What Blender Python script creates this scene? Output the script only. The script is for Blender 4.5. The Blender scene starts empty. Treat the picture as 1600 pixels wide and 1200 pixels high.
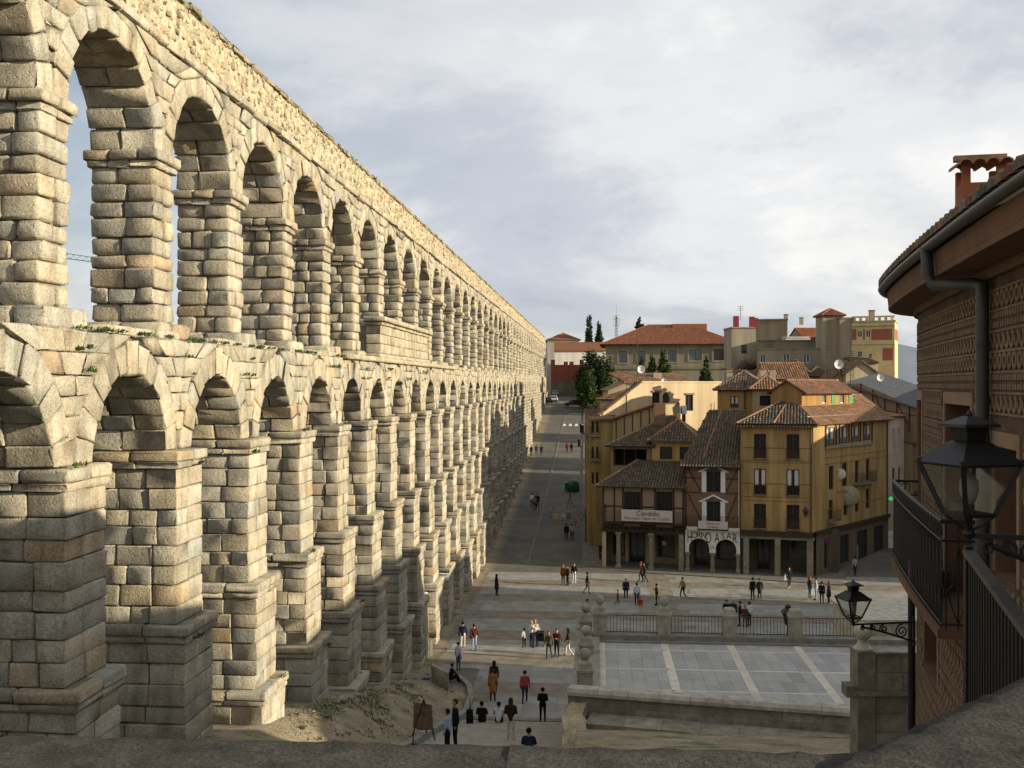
import bpy, math, random
import numpy as np
from mathutils import Vector, Matrix

random.seed(7); RNG = np.random.default_rng(7)
SC = bpy.context.scene
COL = SC.collection
R = math.radians

# ------------------------------------------------------------------ camera
F_PX = 1650.0; CAM_Z = 17.0; YAW = R(4.5)
CS, SN = math.cos(YAW), math.sin(YAW)
cam = bpy.data.cameras.new('camera'); cam_o = bpy.data.objects.new('camera', cam); COL.objects.link(cam_o)
cam.sensor_width = 36.0; cam.lens = 36.0 * F_PX / 1600.0
cam.clip_start = 0.05; cam.clip_end = 20000
cam_o.location = (0, 0, CAM_Z); cam_o.rotation_euler = (R(90), 0, YAW)
SC.camera = cam_o
SC.render.resolution_x, SC.render.resolution_y = 1024, 768

# ------------------------------------------------------------------ sky, sun, exposure
SUN_AZ = (math.cos(R(10)), -math.sin(R(10)))          # horizontal direction towards the sun
SUN_EL = R(14.5)
world = bpy.data.worlds.new('World'); SC.world = world; world.use_nodes = True
def build_world():
    nt = world.node_tree; nt.nodes.clear(); N = nt.nodes.new; L = nt.links.new
    out = N('ShaderNodeOutputWorld')
    sky = N('ShaderNodeTexSky'); sky.sky_type = 'NISHITA'; sky.sun_disc = False
    sky.sun_elevation = SUN_EL; sky.sun_rotation = math.atan2(SUN_AZ[0], SUN_AZ[1])
    sky.air_density = 1.0; sky.dust_density = 1.5
    bg1 = N('ShaderNodeBackground'); bg1.inputs['Strength'].default_value = 0.075
    L(sky.outputs[0], bg1.inputs['Color'])
    tc = N('ShaderNodeTexCoord'); sep = N('ShaderNodeSeparateXYZ'); L(tc.outputs['Generated'], sep.inputs[0])
    # project the view direction on a cloud layer (flattened dome so that the horizon stays finite)
    def mth(op, a, b=None, c=None):
        m = N('ShaderNodeMath'); m.operation = op
        for i, v in enumerate((a, b, c)):
            if v is None: continue
            if isinstance(v, (int, float)): m.inputs[i].default_value = v
            else: L(v, m.inputs[i])
        return m.outputs[0]
    zz = mth('ADD', mth('MAXIMUM', sep.outputs['Z'], 0.0), 0.42)
    px = mth('DIVIDE', sep.outputs['X'], zz); py = mth('DIVIDE', sep.outputs['Y'], zz)
    cmb = N('ShaderNodeCombineXYZ'); L(px, cmb.inputs[0]); L(py, cmb.inputs[1])
    mp = N('ShaderNodeMapping'); mp.inputs['Location'].default_value = (2.3, 0.7, 0); mp.inputs['Rotation'].default_value = (0, 0, R(28))
    mp.inputs['Scale'].default_value = (1.2, 1.6, 1.0)
    L(cmb.outputs[0], mp.inputs['Vector'])
    def noise(scale, detail, rough, off, dist=0.3):
        a = N('ShaderNodeVectorMath'); a.operation = 'ADD'; a.inputs[1].default_value = off; L(mp.outputs[0], a.inputs[0])
        n = N('ShaderNodeTexNoise'); n.inputs['Scale'].default_value = scale; n.inputs['Detail'].default_value = detail
        n.inputs['Roughness'].default_value = rough; n.inputs['Distortion'].default_value = dist
        L(a.outputs[0], n.inputs['Vector']); return n.outputs['Fac']
    def ramp(f, stops):
        r = N('ShaderNodeValToRGB'); L(f, r.inputs[0]); r.color_ramp.interpolation = 'EASE'
        e = r.color_ramp.elements
        e[0].position, e[0].color = stops[0][0], stops[0][1]; e[1].position, e[1].color = stops[-1][0], stops[-1][1]
        for p, c in stops[1:-1]:
            k = e.new(p); k.color = c
        return r.outputs[0]
    shade = ramp(noise(0.95, 8, 0.60, (0, 0, 0)), [(0.28, (.36, .40, .48, 1)), (0.43, (.56, .595, .66, 1)), (0.56, (.79, .80, .82, 1)), (0.68, (1.03, 1.01, .98, 1))])
    cover = ramp(noise(0.55, 5, 0.55, (7.3, 2.1, 0)), [(0.30, (0.25, 0.25, 0.25, 1)), (0.45, (.8, .8, .8, 1)), (0.62, (1, 1, 1, 1))])
    bg2 = N('ShaderNodeBackground'); bg2.inputs['Strength'].default_value = 0.63; L(shade, bg2.inputs['Color'])
    mix = N('ShaderNodeMixShader'); L(cover, mix.inputs[0]); L(bg1.outputs[0], mix.inputs[1]); L(bg2.outputs[0], mix.inputs[2])
    L(mix.outputs[0], out.inputs['Surface'])
build_world()
sun = bpy.data.lights.new('sun', 'SUN'); sun.energy = 5.0; sun.angle = R(0.5); sun.color = (1.0, 0.875, 0.655)
sun_o = bpy.data.objects.new('sun', sun); COL.objects.link(sun_o); sun_o.location = (60, -20, 60)
sun_o.rotation_euler = Vector((-SUN_AZ[0]*math.cos(SUN_EL), -SUN_AZ[1]*math.cos(SUN_EL), -math.sin(SUN_EL))).to_track_quat('-Z', 'Y').to_euler()
vs = SC.view_settings; vs.view_transform = 'Standard'; vs.look = 'None'; vs.gamma = 1.0; vs.use_curve_mapping = False
vs.exposure = 0.75
SC.render.engine = 'CYCLES'; SC.cycles.use_denoising = True; SC.cycles.max_bounces = 6
SC.cycles.diffuse_bounces = 3; SC.cycles.glossy_bounces = 2; SC.cycles.transmission_bounces = 4; SC.cycles.transparent_max_bounces = 8

# ------------------------------------------------------------------ placing helpers (survey of the place)
def W(px, py, d):
    """world point seen at photo pixel (px, py) at depth d"""
    r = (px - 800.0) / F_PX * d; z = CAM_Z - (py - 600.0) * d / F_PX
    return Vector((r*CS - d*SN, r*SN + d*CS, z))
def WX(px, d):
    p = W(px, 600, d); return (p.x, p.y)
def ZD(py, d): return CAM_Z - (py - 600.0) * d / F_PX
def GZ(px, py, z=0.0):
    return W(px, py, (CAM_Z - z) * F_PX / (py - 600.0))
def depth(x, y): return -x*SN + y*CS
def pixel(x, y, z):
    d = depth(x, y); r = x*CS + y*SN
    if d < .1: return (-9999, -9999)
    return (800 + F_PX*r/d, 600 - F_PX*(z-CAM_Z)/d)
def interp(v, xs, ys): return float(np.interp(v, xs, ys))
def ss(a, b, v):
    t = min(1, max(0, (v-a)/(b-a))); return t*t*(3-2*t)

def street_z(Y): return interp(Y, [60, 97, 110, 138, 152, 200, 247, 275, 340, 800, 4000], [0, 0, .8, 2.7, 4.0, 8.6, 13.2, 14.6, 16, 18, 20])
def stair_z(Y): return interp(Y, [-30, 0, 38, 50, 53], [14, 13.5, 3.6, 0.85, 0.0])
def mound_z(Y): return interp(Y, [-30, 5, 20, 33, 40, 46, 52, 58, 62], [15, 12, 9.3, 6.1, 4.9, 3.5, 2.0, .7, 0])
def H(X, Y):
    if Y > 62: return street_z(Y)
    if X < -6.8:
        m = mound_z(Y); e = min(m, stair_z(Y) + .12)
        t = ss(-10.2, -6.8, X); return m*(1-t) + e*t
    if X < -0.6: return stair_z(Y) - .02 if Y > 52.6 else stair_z(Y) - .35
    if Y < 36.2: return interp(Y, [-30, 0, 10, 24, 36.2], [14, 12.5, 11, 8, 5.2])
    return interp(Y, [36.2, 39, 45, 46], [5.2, 3.0, 0, 0])
def GH(px, py):
    """point where the sight line through a photo pixel meets the ground"""
    d = 20.0
    while d < 900:
        p = W(px, py, d)
        if p.z <= H(p.x, p.y): return Vector((p.x, p.y, H(p.x, p.y)))
        d += .1
    return p

# ------------------------------------------------------------------ mesh helpers
class Frame:
    """a vertical plane: u runs along it, n points out of it"""
    def __init__(s, o, e):
        s.o = Vector((o[0], o[1])); e = Vector((e[0], e[1])); s.e = e.normalized(); s.n = Vector((s.e.y, -s.e.x))
    def pt(s, u, n, z):
        p = s.o + s.e*u + s.n*n; return (p.x, p.y, z)
    def right(s, w): return Frame(s.o + s.e*w, -s.n)
    def left(s, dp): return Frame(s.o - s.n*dp, s.n)
WORLD = Frame((0, 0), (1, 0))
def between(a, b):
    f = Frame(a, (b[0]-a[0], b[1]-a[1])); f.w = math.hypot(b[0]-a[0], b[1]-a[1]); return f

class MB:
    def __init__(s, tint=(1, 1, 1)):
        s.v, s.f, s.c, s.t, s.mi, s.m = [], [], [], tint, [], 0
    def add(s, vs_, fs, tint=None):
        b = len(s.v); s.v.extend([tuple(p) for p in vs_]); s.c.extend([tint or s.t]*len(vs_))
        s.f.extend([tuple(b+i for i in f) for f in fs]); s.mi.extend([s.m]*len(fs)); return s
    def hexa(s, p, tint=None):      # p: 4 bottom ccw, 4 top
        return s.add(p, [(3, 2, 1, 0), (4, 5, 6, 7), (0, 1, 5, 4), (1, 2, 6, 5), (2, 3, 7, 6), (3, 0, 4, 7)], tint)
    def fbox(s, F, u0, u1, n0, n1, z0, z1, tint=None):
        a, b = (n0, n1) if n0 > n1 else (n1, n0)
        return s.hexa([F.pt(u0, a, z0), F.pt(u1, a, z0), F.pt(u1, b, z0), F.pt(u0, b, z0), F.pt(u0, a, z1), F.pt(u1, a, z1), F.pt(u1, b, z1), F.pt(u0, b, z1)], tint)
    def box(s, x0, x1, y0, y1, z0, z1, tint=None):
        return s.hexa([(x0, y0, z0), (x1, y0, z0), (x1, y1, z0), (x0, y1, z0), (x0, y0, z1), (x1, y0, z1), (x1, y1, z1), (x0, y1, z1)], tint)
    def bar(s, p, q, w, h=None, tint=None):
        """square-section bar from p to q"""
        p, q = Vector(p), Vector(q); h = h or w; d = (q-p).normalized()
        up = Vector((0, 0, 1)) if abs(d.z) < .95 else Vector((0, 1, 0))
        a = d.cross(up).normalized()*(w/2); b = a.cross(d).normalized()*(h/2)
        return s.hexa([p-a-b, p+a-b, p+a+b, p-a+b, q-a-b, q+a-b, q+a+b, q-a+b], tint)
    def tube(s, pts, r, seg=8, tint=None, cap=True):
        pts = [Vector(p) for p in pts]; n = len(pts); rs = r if isinstance(r, (list, tuple)) else [r]*n
        vs_, fs = [], []; ref = None
        for i, p in enumerate(pts):
            d = (pts[min(i+1, n-1)] - pts[max(i-1, 0)]).normalized()
            if ref is None: ref = Vector((0, 0, 1)) if abs(d.z) < .9 else Vector((1, 0, 0))
            a = d.cross(ref).normalized(); b = a.cross(d).normalized(); ref = b
            for k in range(seg):
                t = 2*math.pi*k/seg; vs_.append(p + a*(rs[i]*math.cos(t)) + b*(rs[i]*math.sin(t)))
        for i in range(n-1):
            for k in range(seg):
                k2 = (k+1) % seg; fs.append((i*seg+k, i*seg+k2, (i+1)*seg+k2, (i+1)*seg+k))
        if cap:
            fs.append(tuple(range(seg-1, -1, -1))); fs.append(tuple((n-1)*seg+k for k in range(seg)))
        return s.add(vs_, fs, tint)
    def lathe(s, c, prof, seg=16, tint=None, square=False):
        """prof: list of (radius, z) from the bottom up, about the vertical axis through c"""
        if square: seg = 4
        off = math.pi/4 if square else 0; k0 = math.sqrt(2) if square else 1
        vs_, fs = [], []
        for r, z in prof:
            for k in range(seg):
                t = 2*math.pi*k/seg + off; vs_.append((c[0]+r*k0*math.cos(t), c[1]+r*k0*math.sin(t), c[2]+z))
        n = len(prof)
        for i in range(n-1):
            for k in range(seg):
                k2 = (k+1) % seg; fs.append((i*seg+k, i*seg+k2, (i+1)*seg+k2, (i+1)*seg+k))
        fs.append(tuple(range(seg-1, -1, -1))); fs.append(tuple((n-1)*seg+k for k in range(seg)))
        return s.add(vs_, fs, tint)
    def prism(s, poly, axis, tint=None):
        """extrude a 3D polygon along a vector"""
        a = Vector(axis); n = len(poly); vs_ = [Vector(p) for p in poly] + [Vector(p)+a for p in poly]
        fs = [tuple(range(n-1, -1, -1)), tuple(range(n, 2*n))] + [(i, (i+1) % n, n+(i+1) % n, n+i) for i in range(n)]
        return s.add(vs_, fs, tint)
    def build(s, name, mat, parent=None, smooth=False, kind=None, angle=None):
        return make(name, s.v, s.f, s.c, mat, parent, smooth, kind, s.mi if any(s.mi) else None)

ROOT_OFF = {}
def make(name, verts, faces, cols, mat, parent=None, smooth=False, kind=None, mi=None):
    V = np.asarray(verts, dtype=np.float64).reshape(-1, 3)
    if parent is not None: off = ROOT_OFF[parent.name]
    else:
        lo, hi = V.min(0), V.max(0); off = np.array([(lo[0]+hi[0])/2, (lo[1]+hi[1])/2, lo[2]])
    me = bpy.data.meshes.new(name)
    if isinstance(faces, np.ndarray):
        nf, k = faces.shape; me.vertices.add(len(V)); me.loops.add(nf*k); me.polygons.add(nf)
        me.vertices.foreach_set('co', (V-off).astype(np.float32).ravel())
        me.loops.foreach_set('vertex_index', faces.astype(np.int32).ravel())
        me.polygons.foreach_set('loop_start', np.arange(0, nf*k, k, dtype=np.int32))
    else:
        me.from_pydata((V-off).tolist(), [], faces)
    if cols is not None:
        at = me.color_attributes.new('Col', 'FLOAT_COLOR', 'POINT')
        C4 = np.ones((len(V), 4), dtype=np.float32); C4[:, :3] = np.asarray(cols, dtype=np.float32).reshape(-1, 3)
        at.data.foreach_set('color', C4.ravel())
    for m in (mat if isinstance(mat, (list, tuple)) else [mat]): me.materials.append(m)
    if mi is not None: me.polygons.foreach_set('material_index', np.asarray(mi, dtype=np.int32))
    if smooth: me.polygons.foreach_set('use_smooth', np.ones(len(me.polygons), dtype=bool))
    me.update(calc_edges=True); me.validate()
    o = bpy.data.objects.new(name, me); COL.objects.link(o)
    if parent is not None: o.parent = parent
    else: o.location = off
    ROOT_OFF[o.name] = off
    if kind: o['kind'] = kind
    return o
def thing(name, label, cat, loc, group=None):
    o = bpy.data.objects.new(name, None); COL.objects.link(o); o.location = loc; o.empty_display_size = .3
    ROOT_OFF[o.name] = np.array([loc[0], loc[1], loc[2]], dtype=float)
    return tag(o, label, cat, group)
def tag(o, label, cat, group=None):
    o['label'] = label; o['category'] = cat
    if group: o['group'] = group
    return o
def struct(o): o['kind'] = 'structure'; return o
def copy_tree(o, parent=None):
    c = o.copy(); COL.objects.link(c); c.parent = parent
    ROOT_OFF[c.name] = ROOT_OFF.get(o.name)
    for ch in o.children: copy_tree(ch, c)
    return c

# ------------------------------------------------------------------ materials
MATS = {}
def mat(name, col, rough=.85, var=.18, scale=3.0, bump=.0, bscale=None, tint=False, col2=None, metallic=0.0, spec=.3, detail=6, streak=False, fine=0.0):
    """plain procedural surface: base colour broken up by noise, optional per-piece tint, optional fine relief"""
    if name in MATS: return MATS[name]
    col = tuple(.84*c for c in col); col2 = tuple(.84*c for c in col2) if col2 else None
    m = bpy.data.materials.new(name); m.use_nodes = True; nt = m.node_tree; N = nt.nodes.new; L = nt.links.new
    b = nt.nodes['Principled BSDF']; b.inputs['Roughness'].default_value = rough; b.inputs['Metallic'].default_value = metallic
    b.inputs['Specular IOR Level'].default_value = spec
    g = N('ShaderNodeNewGeometry')
    vec = g.outputs['Position']
    if streak:
        mp = N('ShaderNodeMapping'); mp.inputs['Scale'].default_value = (1, 1, .12); L(vec, mp.inputs['Vector']); svec = mp.outputs[0]
    else: svec = vec
    n1 = N('ShaderNodeTexNoise'); n1.inputs['Scale'].default_value = scale; n1.inputs['Detail'].default_value = detail; n1.inputs['Roughness'].default_value = .62
    L(svec, n1.inputs['Vector'])
    r = N('ShaderNodeValToRGB'); L(n1.outputs['Fac'], r.inputs[0])
    c2 = col2 or tuple(max(0, c*(1-2.2*var)) for c in col); c1 = tuple(min(1, c*(1+1.0*var)) for c in col)
    r.color_ramp.elements[0].position = .30; r.color_ramp.elements[1].position = .70
    r.color_ramp.elements[0].color = (*c2, 1); r.color_ramp.elements[1].color = (*c1, 1)
    colour = r.outputs[0]
    if fine:
        nf = N('ShaderNodeTexNoise'); nf.inputs['Scale'].default_value = scale*9; nf.inputs['Detail'].default_value = 3; L(vec, nf.inputs['Vector'])
        mr = N('ShaderNodeMapRange'); mr.inputs['From Min'].default_value = .3; mr.inputs['From Max'].default_value = .7
        mr.inputs['To Min'].default_value = 1-fine; mr.inputs['To Max'].default_value = 1+fine*.6; L(nf.outputs['Fac'], mr.inputs['Value'])
        mx = N('ShaderNodeMix'); mx.data_type = 'RGBA'; mx.blend_type = 'MULTIPLY'; mx.inputs[0].default_value = 1
        L(colour, mx.inputs[6]); L(mr.outputs[0], mx.inputs[7]); colour = mx.outputs[2]
    if tint:
        a = N('ShaderNodeVertexColor'); a.layer_name = 'Col'
        mx = N('ShaderNodeMix'); mx.data_type = 'RGBA'; mx.blend_type = 'MULTIPLY'; mx.inputs[0].default_value = 1
        L(colour, mx.inputs[6]); L(a.outputs[0], mx.inputs[7]); colour = mx.outputs[2]
    L(colour, b.inputs['Base Color'])
    if bump:
        n2 = N('ShaderNodeTexNoise'); n2.inputs['Scale'].default_value = bscale or scale*4; n2.inputs['Detail'].default_value = 8; n2.inputs['Roughness'].default_value = .65
        L(vec, n2.inputs['Vector']); bp = N('ShaderNodeBump'); bp.inputs['Strength'].default_value = bump; bp.inputs['Distance'].default_value = .05
        L(n2.outputs['Fac'], bp.inputs['Height']); L(bp.outputs[0], b.inputs['Normal'])
    MATS[name] = m; return m
def plain(name, col, rough=.7, metallic=0.0, spec=.4): return mat(name, col, rough, var=.10, scale=6, metallic=metallic, spec=spec)
def glass(name, alpha_tint=(.9, .93, .92)):
    if name in MATS: return MATS[name]
    m = bpy.data.materials.new(name); m.use_nodes = True; nt = m.node_tree; nt.nodes.clear(); N = nt.nodes.new; L = nt.links.new
    o = N('ShaderNodeOutputMaterial'); t = N('ShaderNodeBsdfTransparent'); t.inputs[0].default_value = (*alpha_tint, 1)
    g = N('ShaderNodeBsdfGlossy'); g.inputs['Roughness'].default_value = .12; mx = N('ShaderNodeMixShader')
    mx.inputs[0].default_value = .22
    L(t.outputs[0], mx.inputs[1]); L(g.outputs[0], mx.inputs[2]); L(mx.outputs[0], o.inputs[0])
    MATS[name] = m; return m
def stone_mat(name, base, dark, tintmul=1.0):
    """weathered ashlar: mottled grain, rain streaks, lichen patches and pits"""
    m = bpy.data.materials.new(name); m.use_nodes = True; nt = m.node_tree; N = nt.nodes.new; L = nt.links.new
    b = nt.nodes['Principled BSDF']; b.inputs['Roughness'].default_value = .93; b.inputs['Specular IOR Level'].default_value = .15
    g = N('ShaderNodeNewGeometry'); P = g.outputs['Position']
    def noise(sc, det=6, ro=.6, vec=None):
        n = N('ShaderNodeTexNoise'); n.inputs['Scale'].default_value = sc; n.inputs['Detail'].default_value = det; n.inputs['Roughness'].default_value = ro; L(vec or P, n.inputs['Vector']); return n.outputs['Fac']
    def ramp(f, a, c, ca, cb):
        r = N('ShaderNodeValToRGB'); L(f, r.inputs[0]); e = r.color_ramp.elements; e[0].position, e[1].position = a, c; e[0].color, e[1].color = (*ca, 1), (*cb, 1); return r.outputs[0]
    def mul(a, c, f=1.0):
        x = N('ShaderNodeMix'); x.data_type = 'RGBA'; x.blend_type = 'MULTIPLY'; x.inputs[0].default_value = f; L(a, x.inputs[6]); L(c, x.inputs[7]); return x.outputs[2]
    col = ramp(noise(1.6, 8, .65), .30, .70, dark, base)
    col = mul(col, ramp(noise(22, 4, .6), .30, .62, (.62, .61, .59), (1.12, 1.12, 1.12)))
    mp = N('ShaderNodeMapping'); mp.inputs['Scale'].default_value = (1.4, 1.4, .22); L(P, mp.inputs[0])
    col = mul(col, ramp(noise(1.5, 6, .62, mp.outputs[0]), .30, .52, (.66, .65, .63), (1.06, 1.06, 1.05)))
    col = mul(col, ramp(noise(4.2, 7, .7), .28, .40, (.55, .55, .50), (1, 1, 1)))
    a = N('ShaderNodeVertexColor'); a.layer_name = 'Col'; col = mul(col, a.outputs[0]); L(col, b.inputs['Base Color'])
    vo = N('ShaderNodeTexVoronoi'); vo.inputs['Scale'].default_value = 7; L(P, vo.inputs['Vector'])
    pit = ramp(vo.outputs['Distance'], .05, .22, (0, 0, 0), (1, 1, 1))
    ad = N('ShaderNodeMath'); ad.operation = 'MULTIPLY_ADD'; L(noise(11, 9, .7), ad.inputs[0]); ad.inputs[1].default_value = 1.6; L(pit, ad.inputs[2])
    bp = N('ShaderNodeBump'); bp.inputs['Strength'].default_value = .55; bp.inputs['Distance'].default_value = .045; L(ad.outputs[0], bp.inputs['Height']); L(bp.outputs[0], b.inputs['Normal'])
    MATS[name] = m; return m
STONE = stone_mat('granite', (.445, .405, .32), (.265, .235, .178))
RUBBLE = stone_mat('rubble', (.50, .445, .335), (.33, .28, .20))
MORTAR = mat('mortar', (.24, .20, .14), .95, var=.2, scale=3, bump=.4, bscale=10)
GREYST = mat('grey_granite', (.30, .28, .235), .9, var=.18, scale=2.5, bump=.3, bscale=14, tint=True, fine=.2)
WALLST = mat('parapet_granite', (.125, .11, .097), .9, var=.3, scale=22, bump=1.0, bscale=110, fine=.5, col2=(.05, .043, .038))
TILE = mat('roof_tile', (.95, .95, .95), .9, var=.25, scale=6, tint=True, fine=.25)
IRON = plain('iron', (.012, .011, .011), .55, spec=.4)
PIPE = plain('zinc_pipe', (.055, .055, .05), .5, spec=.4)
WOOD = mat('dark_wood', (.055, .033, .022), .75, var=.25, scale=5)
WOODR = mat('red_wood', (.09, .035, .025), .7, var=.2, scale=5)
DARKIN = plain('dark_room', (.008, .007, .006), .9)
PANE = plain('window_glass', (.02, .022, .025), .12, spec=.6)
PANEL = plain('pale_glass', (.16, .18, .20), .15, spec=.6)
CURT = mat('curtain', (.62, .60, .56), .9, var=.15, scale=9)
WHITEP = mat('white_paint', (.74, .73, .70), .7, var=.08, scale=3)
CLEAR = glass('lantern_glass')
LEAF = mat('foliage', (.06, .085, .03), .85, var=.35, scale=2, tint=True)
TWIG = mat('twigs', (.16, .10, .085), .9, var=.2, scale=3)
BARK = mat('bark', (.10, .075, .05), .95, var=.3, scale=8)
# ================================================================== AQUEDUCT
# granite blocks: 8-corner cells turned into rounded, slightly uneven stones
IDX = [(i, j, k) for i in range(4) for j in range(4) for k in range(4) if 0 in (i, j, k) or 3 in (i, j, k)]
_pos = {t: n for n, t in enumerate(IDX)}
_q = []
for a in range(3):
    for i in range(3):
        b, c = (a+1) % 3, (a+2) % 3
        for j in range(3):
            def mk(x, y, s):
                t = [0, 0, 0]; t[a] = s; t[b] = x; t[c] = y; return _pos[tuple(t)]
            _q.append((mk(i, j, 3), mk(i+1, j, 3), mk(i+1, j+1, 3), mk(i, j+1, 3)))
            _q.append((mk(i, j, 0), mk(i, j+1, 0), mk(i+1, j+1, 0), mk(i+1, j, 0)))
IDX = np.array(IDX); QUADS = np.array(_q)
BOXQ = np.array([(0, 2, 3, 1), (4, 5, 7, 6), (0, 1, 5, 4), (2, 6, 7, 3), (0, 4, 6, 2), (1, 3, 7, 5)])
SGN = np.array([(i, j, k) for i in (-1, 1) for j in (-1, 1) for k in (-1, 1)], dtype=float)   # corner order x,y,z
def rounded(c8, r, jit, lod):
    """c8: (8,3) corners in SGN order -> verts, quads"""
    c8 = np.asarray(c8, dtype=float)
    if lod == 0: return c8 + RNG.normal(0, jit*.5, (8, 3)), BOXQ
    hx = np.linalg.norm(c8[4:].mean(0)-c8[:4].mean(0))/2
    hy = np.linalg.norm(c8[[2, 3, 6, 7]].mean(0)-c8[[0, 1, 4, 5]].mean(0))/2
    hz = np.linalg.norm(c8[1::2].mean(0)-c8[0::2].mean(0))/2
    h = np.array([hx, hy, hz]); r = min(r, .48*h.min()); inn = h-r
    tab = np.stack([-h, -inn, inn, h]); p = np.stack([tab[IDX[:, a], a] for a in range(3)], 1)
    q = np.clip(p, -inn, inn); v = p-q; l = np.linalg.norm(v, axis=1, keepdims=True); l[l == 0] = 1
    p = q + v/l*r; w = p/h
    wt = np.prod(1 + w[:, None, :]*SGN[None], axis=2)/8
    P = wt @ c8 + RNG.normal(0, jit, (len(p), 3))
    return P, QUADS
class Stones:
    """collects stones of one part kind; the ones that show largest become objects, the rest one stuff part"""
    def __init__(s): s.items = []
    def add(s, c8, r, jit, owner, vis, tone=None):
        c8 = np.asarray(c8, dtype=float); c = c8.mean(0); d = depth(c[0], c[1])
        if d < 2: d = 200
        lod = 1 if d < 150 else 0
        v, f = rounded(c8, r, jit, lod)
        t = RNG.normal(1, .08) if tone is None else tone*RNG.normal(1, .07)
        w = RNG.normal(0, .035)
        u = RNG.random()
        if u < .04: tint = (t*1.02, t*.90, t*.76)        # iron-stained block
        elif u < .10: tint = (t*.84, t*.83, t*.81)       # dark weathered block
        else: tint = (t*(1+w), t, t*(1-w*1.3))
        px, py = pixel(*c); size = (c8.max(0)-c8.min(0)).prod()**(2/3)
        score = size/d**2 if (vis and -20 < px < 1620 and -20 < py < 1150) else 0
        s.items.append((score, v, f, tint, owner))
    def build(s, name, rest, root, n=300):
        order = sorted(range(len(s.items)), key=lambda i: -s.items[i][0]); top = [i for i in order[:n] if s.items[i][0] > 0]; ts = set(top)
        for i in top:
            _, v, f, t, ow = s.items[i]
            make(name, v, f, np.tile(t, (len(v), 1)), STONE, ow, smooth=True)
        V, C, groups, b = [], [], {4: []}, 0
        Fq = []
        for i, (_, v, f, t, ow) in enumerate(s.items):
            if i in ts: continue
            V.append(v); C.append(np.tile(t, (len(v), 1))); Fq.append(f+b); b += len(v)
        make(rest, np.concatenate(V), np.concatenate(Fq), np.concatenate(C), STONE, root, smooth=True, kind='stuff')
def cell(x0, x1, y0, y1, z0, z1):
    return [(x, y, z) for x in (x0, x1) for y in (y0, y1) for z in (z0, z1)]

XC = -12.7; PITCH = 5.9
PIERS = [22.27 + PITCH*k for k in range(-4, 40)]
Z_TOP1, Z_IMP1, Z_IMP2 = 18.2, 15.2, 23.3
R1, D1, R2, D2 = 2.05, .78, 2.32, .66
STAGES = [(Z_IMP1, -11.08, 1.85), (10.6, -10.80, 2.1), (7.2, -10.55, 2.4), (4.0, -10.3, 2.7)]   # top z, front x, width
aq = thing('aqueduct', 'tall two-tiered granite arch aqueduct running from the left foreground into the distance', 'aqueduct', (XC, 140, 0))
st_pier, st_vous, st_corn, st_span = Stones(), Stones(), Stones(), Stones()
rn = random.Random(11)
def splits(a, b, n, j=.18):
    if n == 1: return [a, b]
    e = [a+(b-a)*k/n for k in range(n+1)]; w = (b-a)/n
    for k in range(1, n): e[k] += rn.uniform(-j, j)*w
    return e
def course(xf, xb, yn, yf, z0, z1, owner, r, jit, kinds, nx=(3, 4), gap=.009, proud=.03, tone=None):
    """one course of a pier: the row of blocks on the near face and the remaining blocks of the front face"""
    two = rn.random() < .62; ym = yn + (yf-yn)*rn.uniform(.38, .62) if two else yf
    xs = splits(xb, xf, rn.choice(nx))
    for i in range(len(xs)-1):
        last = i == len(xs)-2
        a = rn.uniform(-proud, proud); o = rn.uniform(-proud, proud) if last else -.01
        kinds.add(cell(xs[i]+gap, xs[i+1]-gap+(o+gap if last else 0), yn-a, ym-gap, z0+gap, z1-gap), r, jit, owner, True, tone)
    if two:
        o = rn.uniform(-proud, proud); kinds.add(cell(xs[-2]+gap, xf+o, ym+gap, yf, z0+gap, z1-gap), r, jit, owner, True, tone)
def courses(z0, z1, h):
    n = max(1, round((z1-z0)/h)); e = [z0+(z1-z0)*k/n for k in range(n+1)]
    for k in range(1, n): e[k] += rn.uniform(-.06, .06)
    return e
def cornice(xf, xb, yn, yf, z, owner, out=.24):
    """moulded course under z: fillet, then projecting slab, split in blocks"""
    for (z0, z1, o, r) in ((z-.46, z-.28, .07, .03), (z-.28, z, out, .11)):
        n = 3; xs = splits(xb-o, xf+o, n); ym = (yn+yf)/2
        for i in range(n):
            last = i == n-1
            st_corn.add(cell(xs[i]+.012, xs[i+1]-(0 if last else .012), yn-o, (ym if last else yf+o), z0+.004, z1-.004), r, .015, owner, True, .96)
        st_corn.add(cell(xs[-2]+.012, xs[-1], ym+.02, yf+o, z0+.004, z1-.004), r, .015, owner, True, .96)
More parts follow.
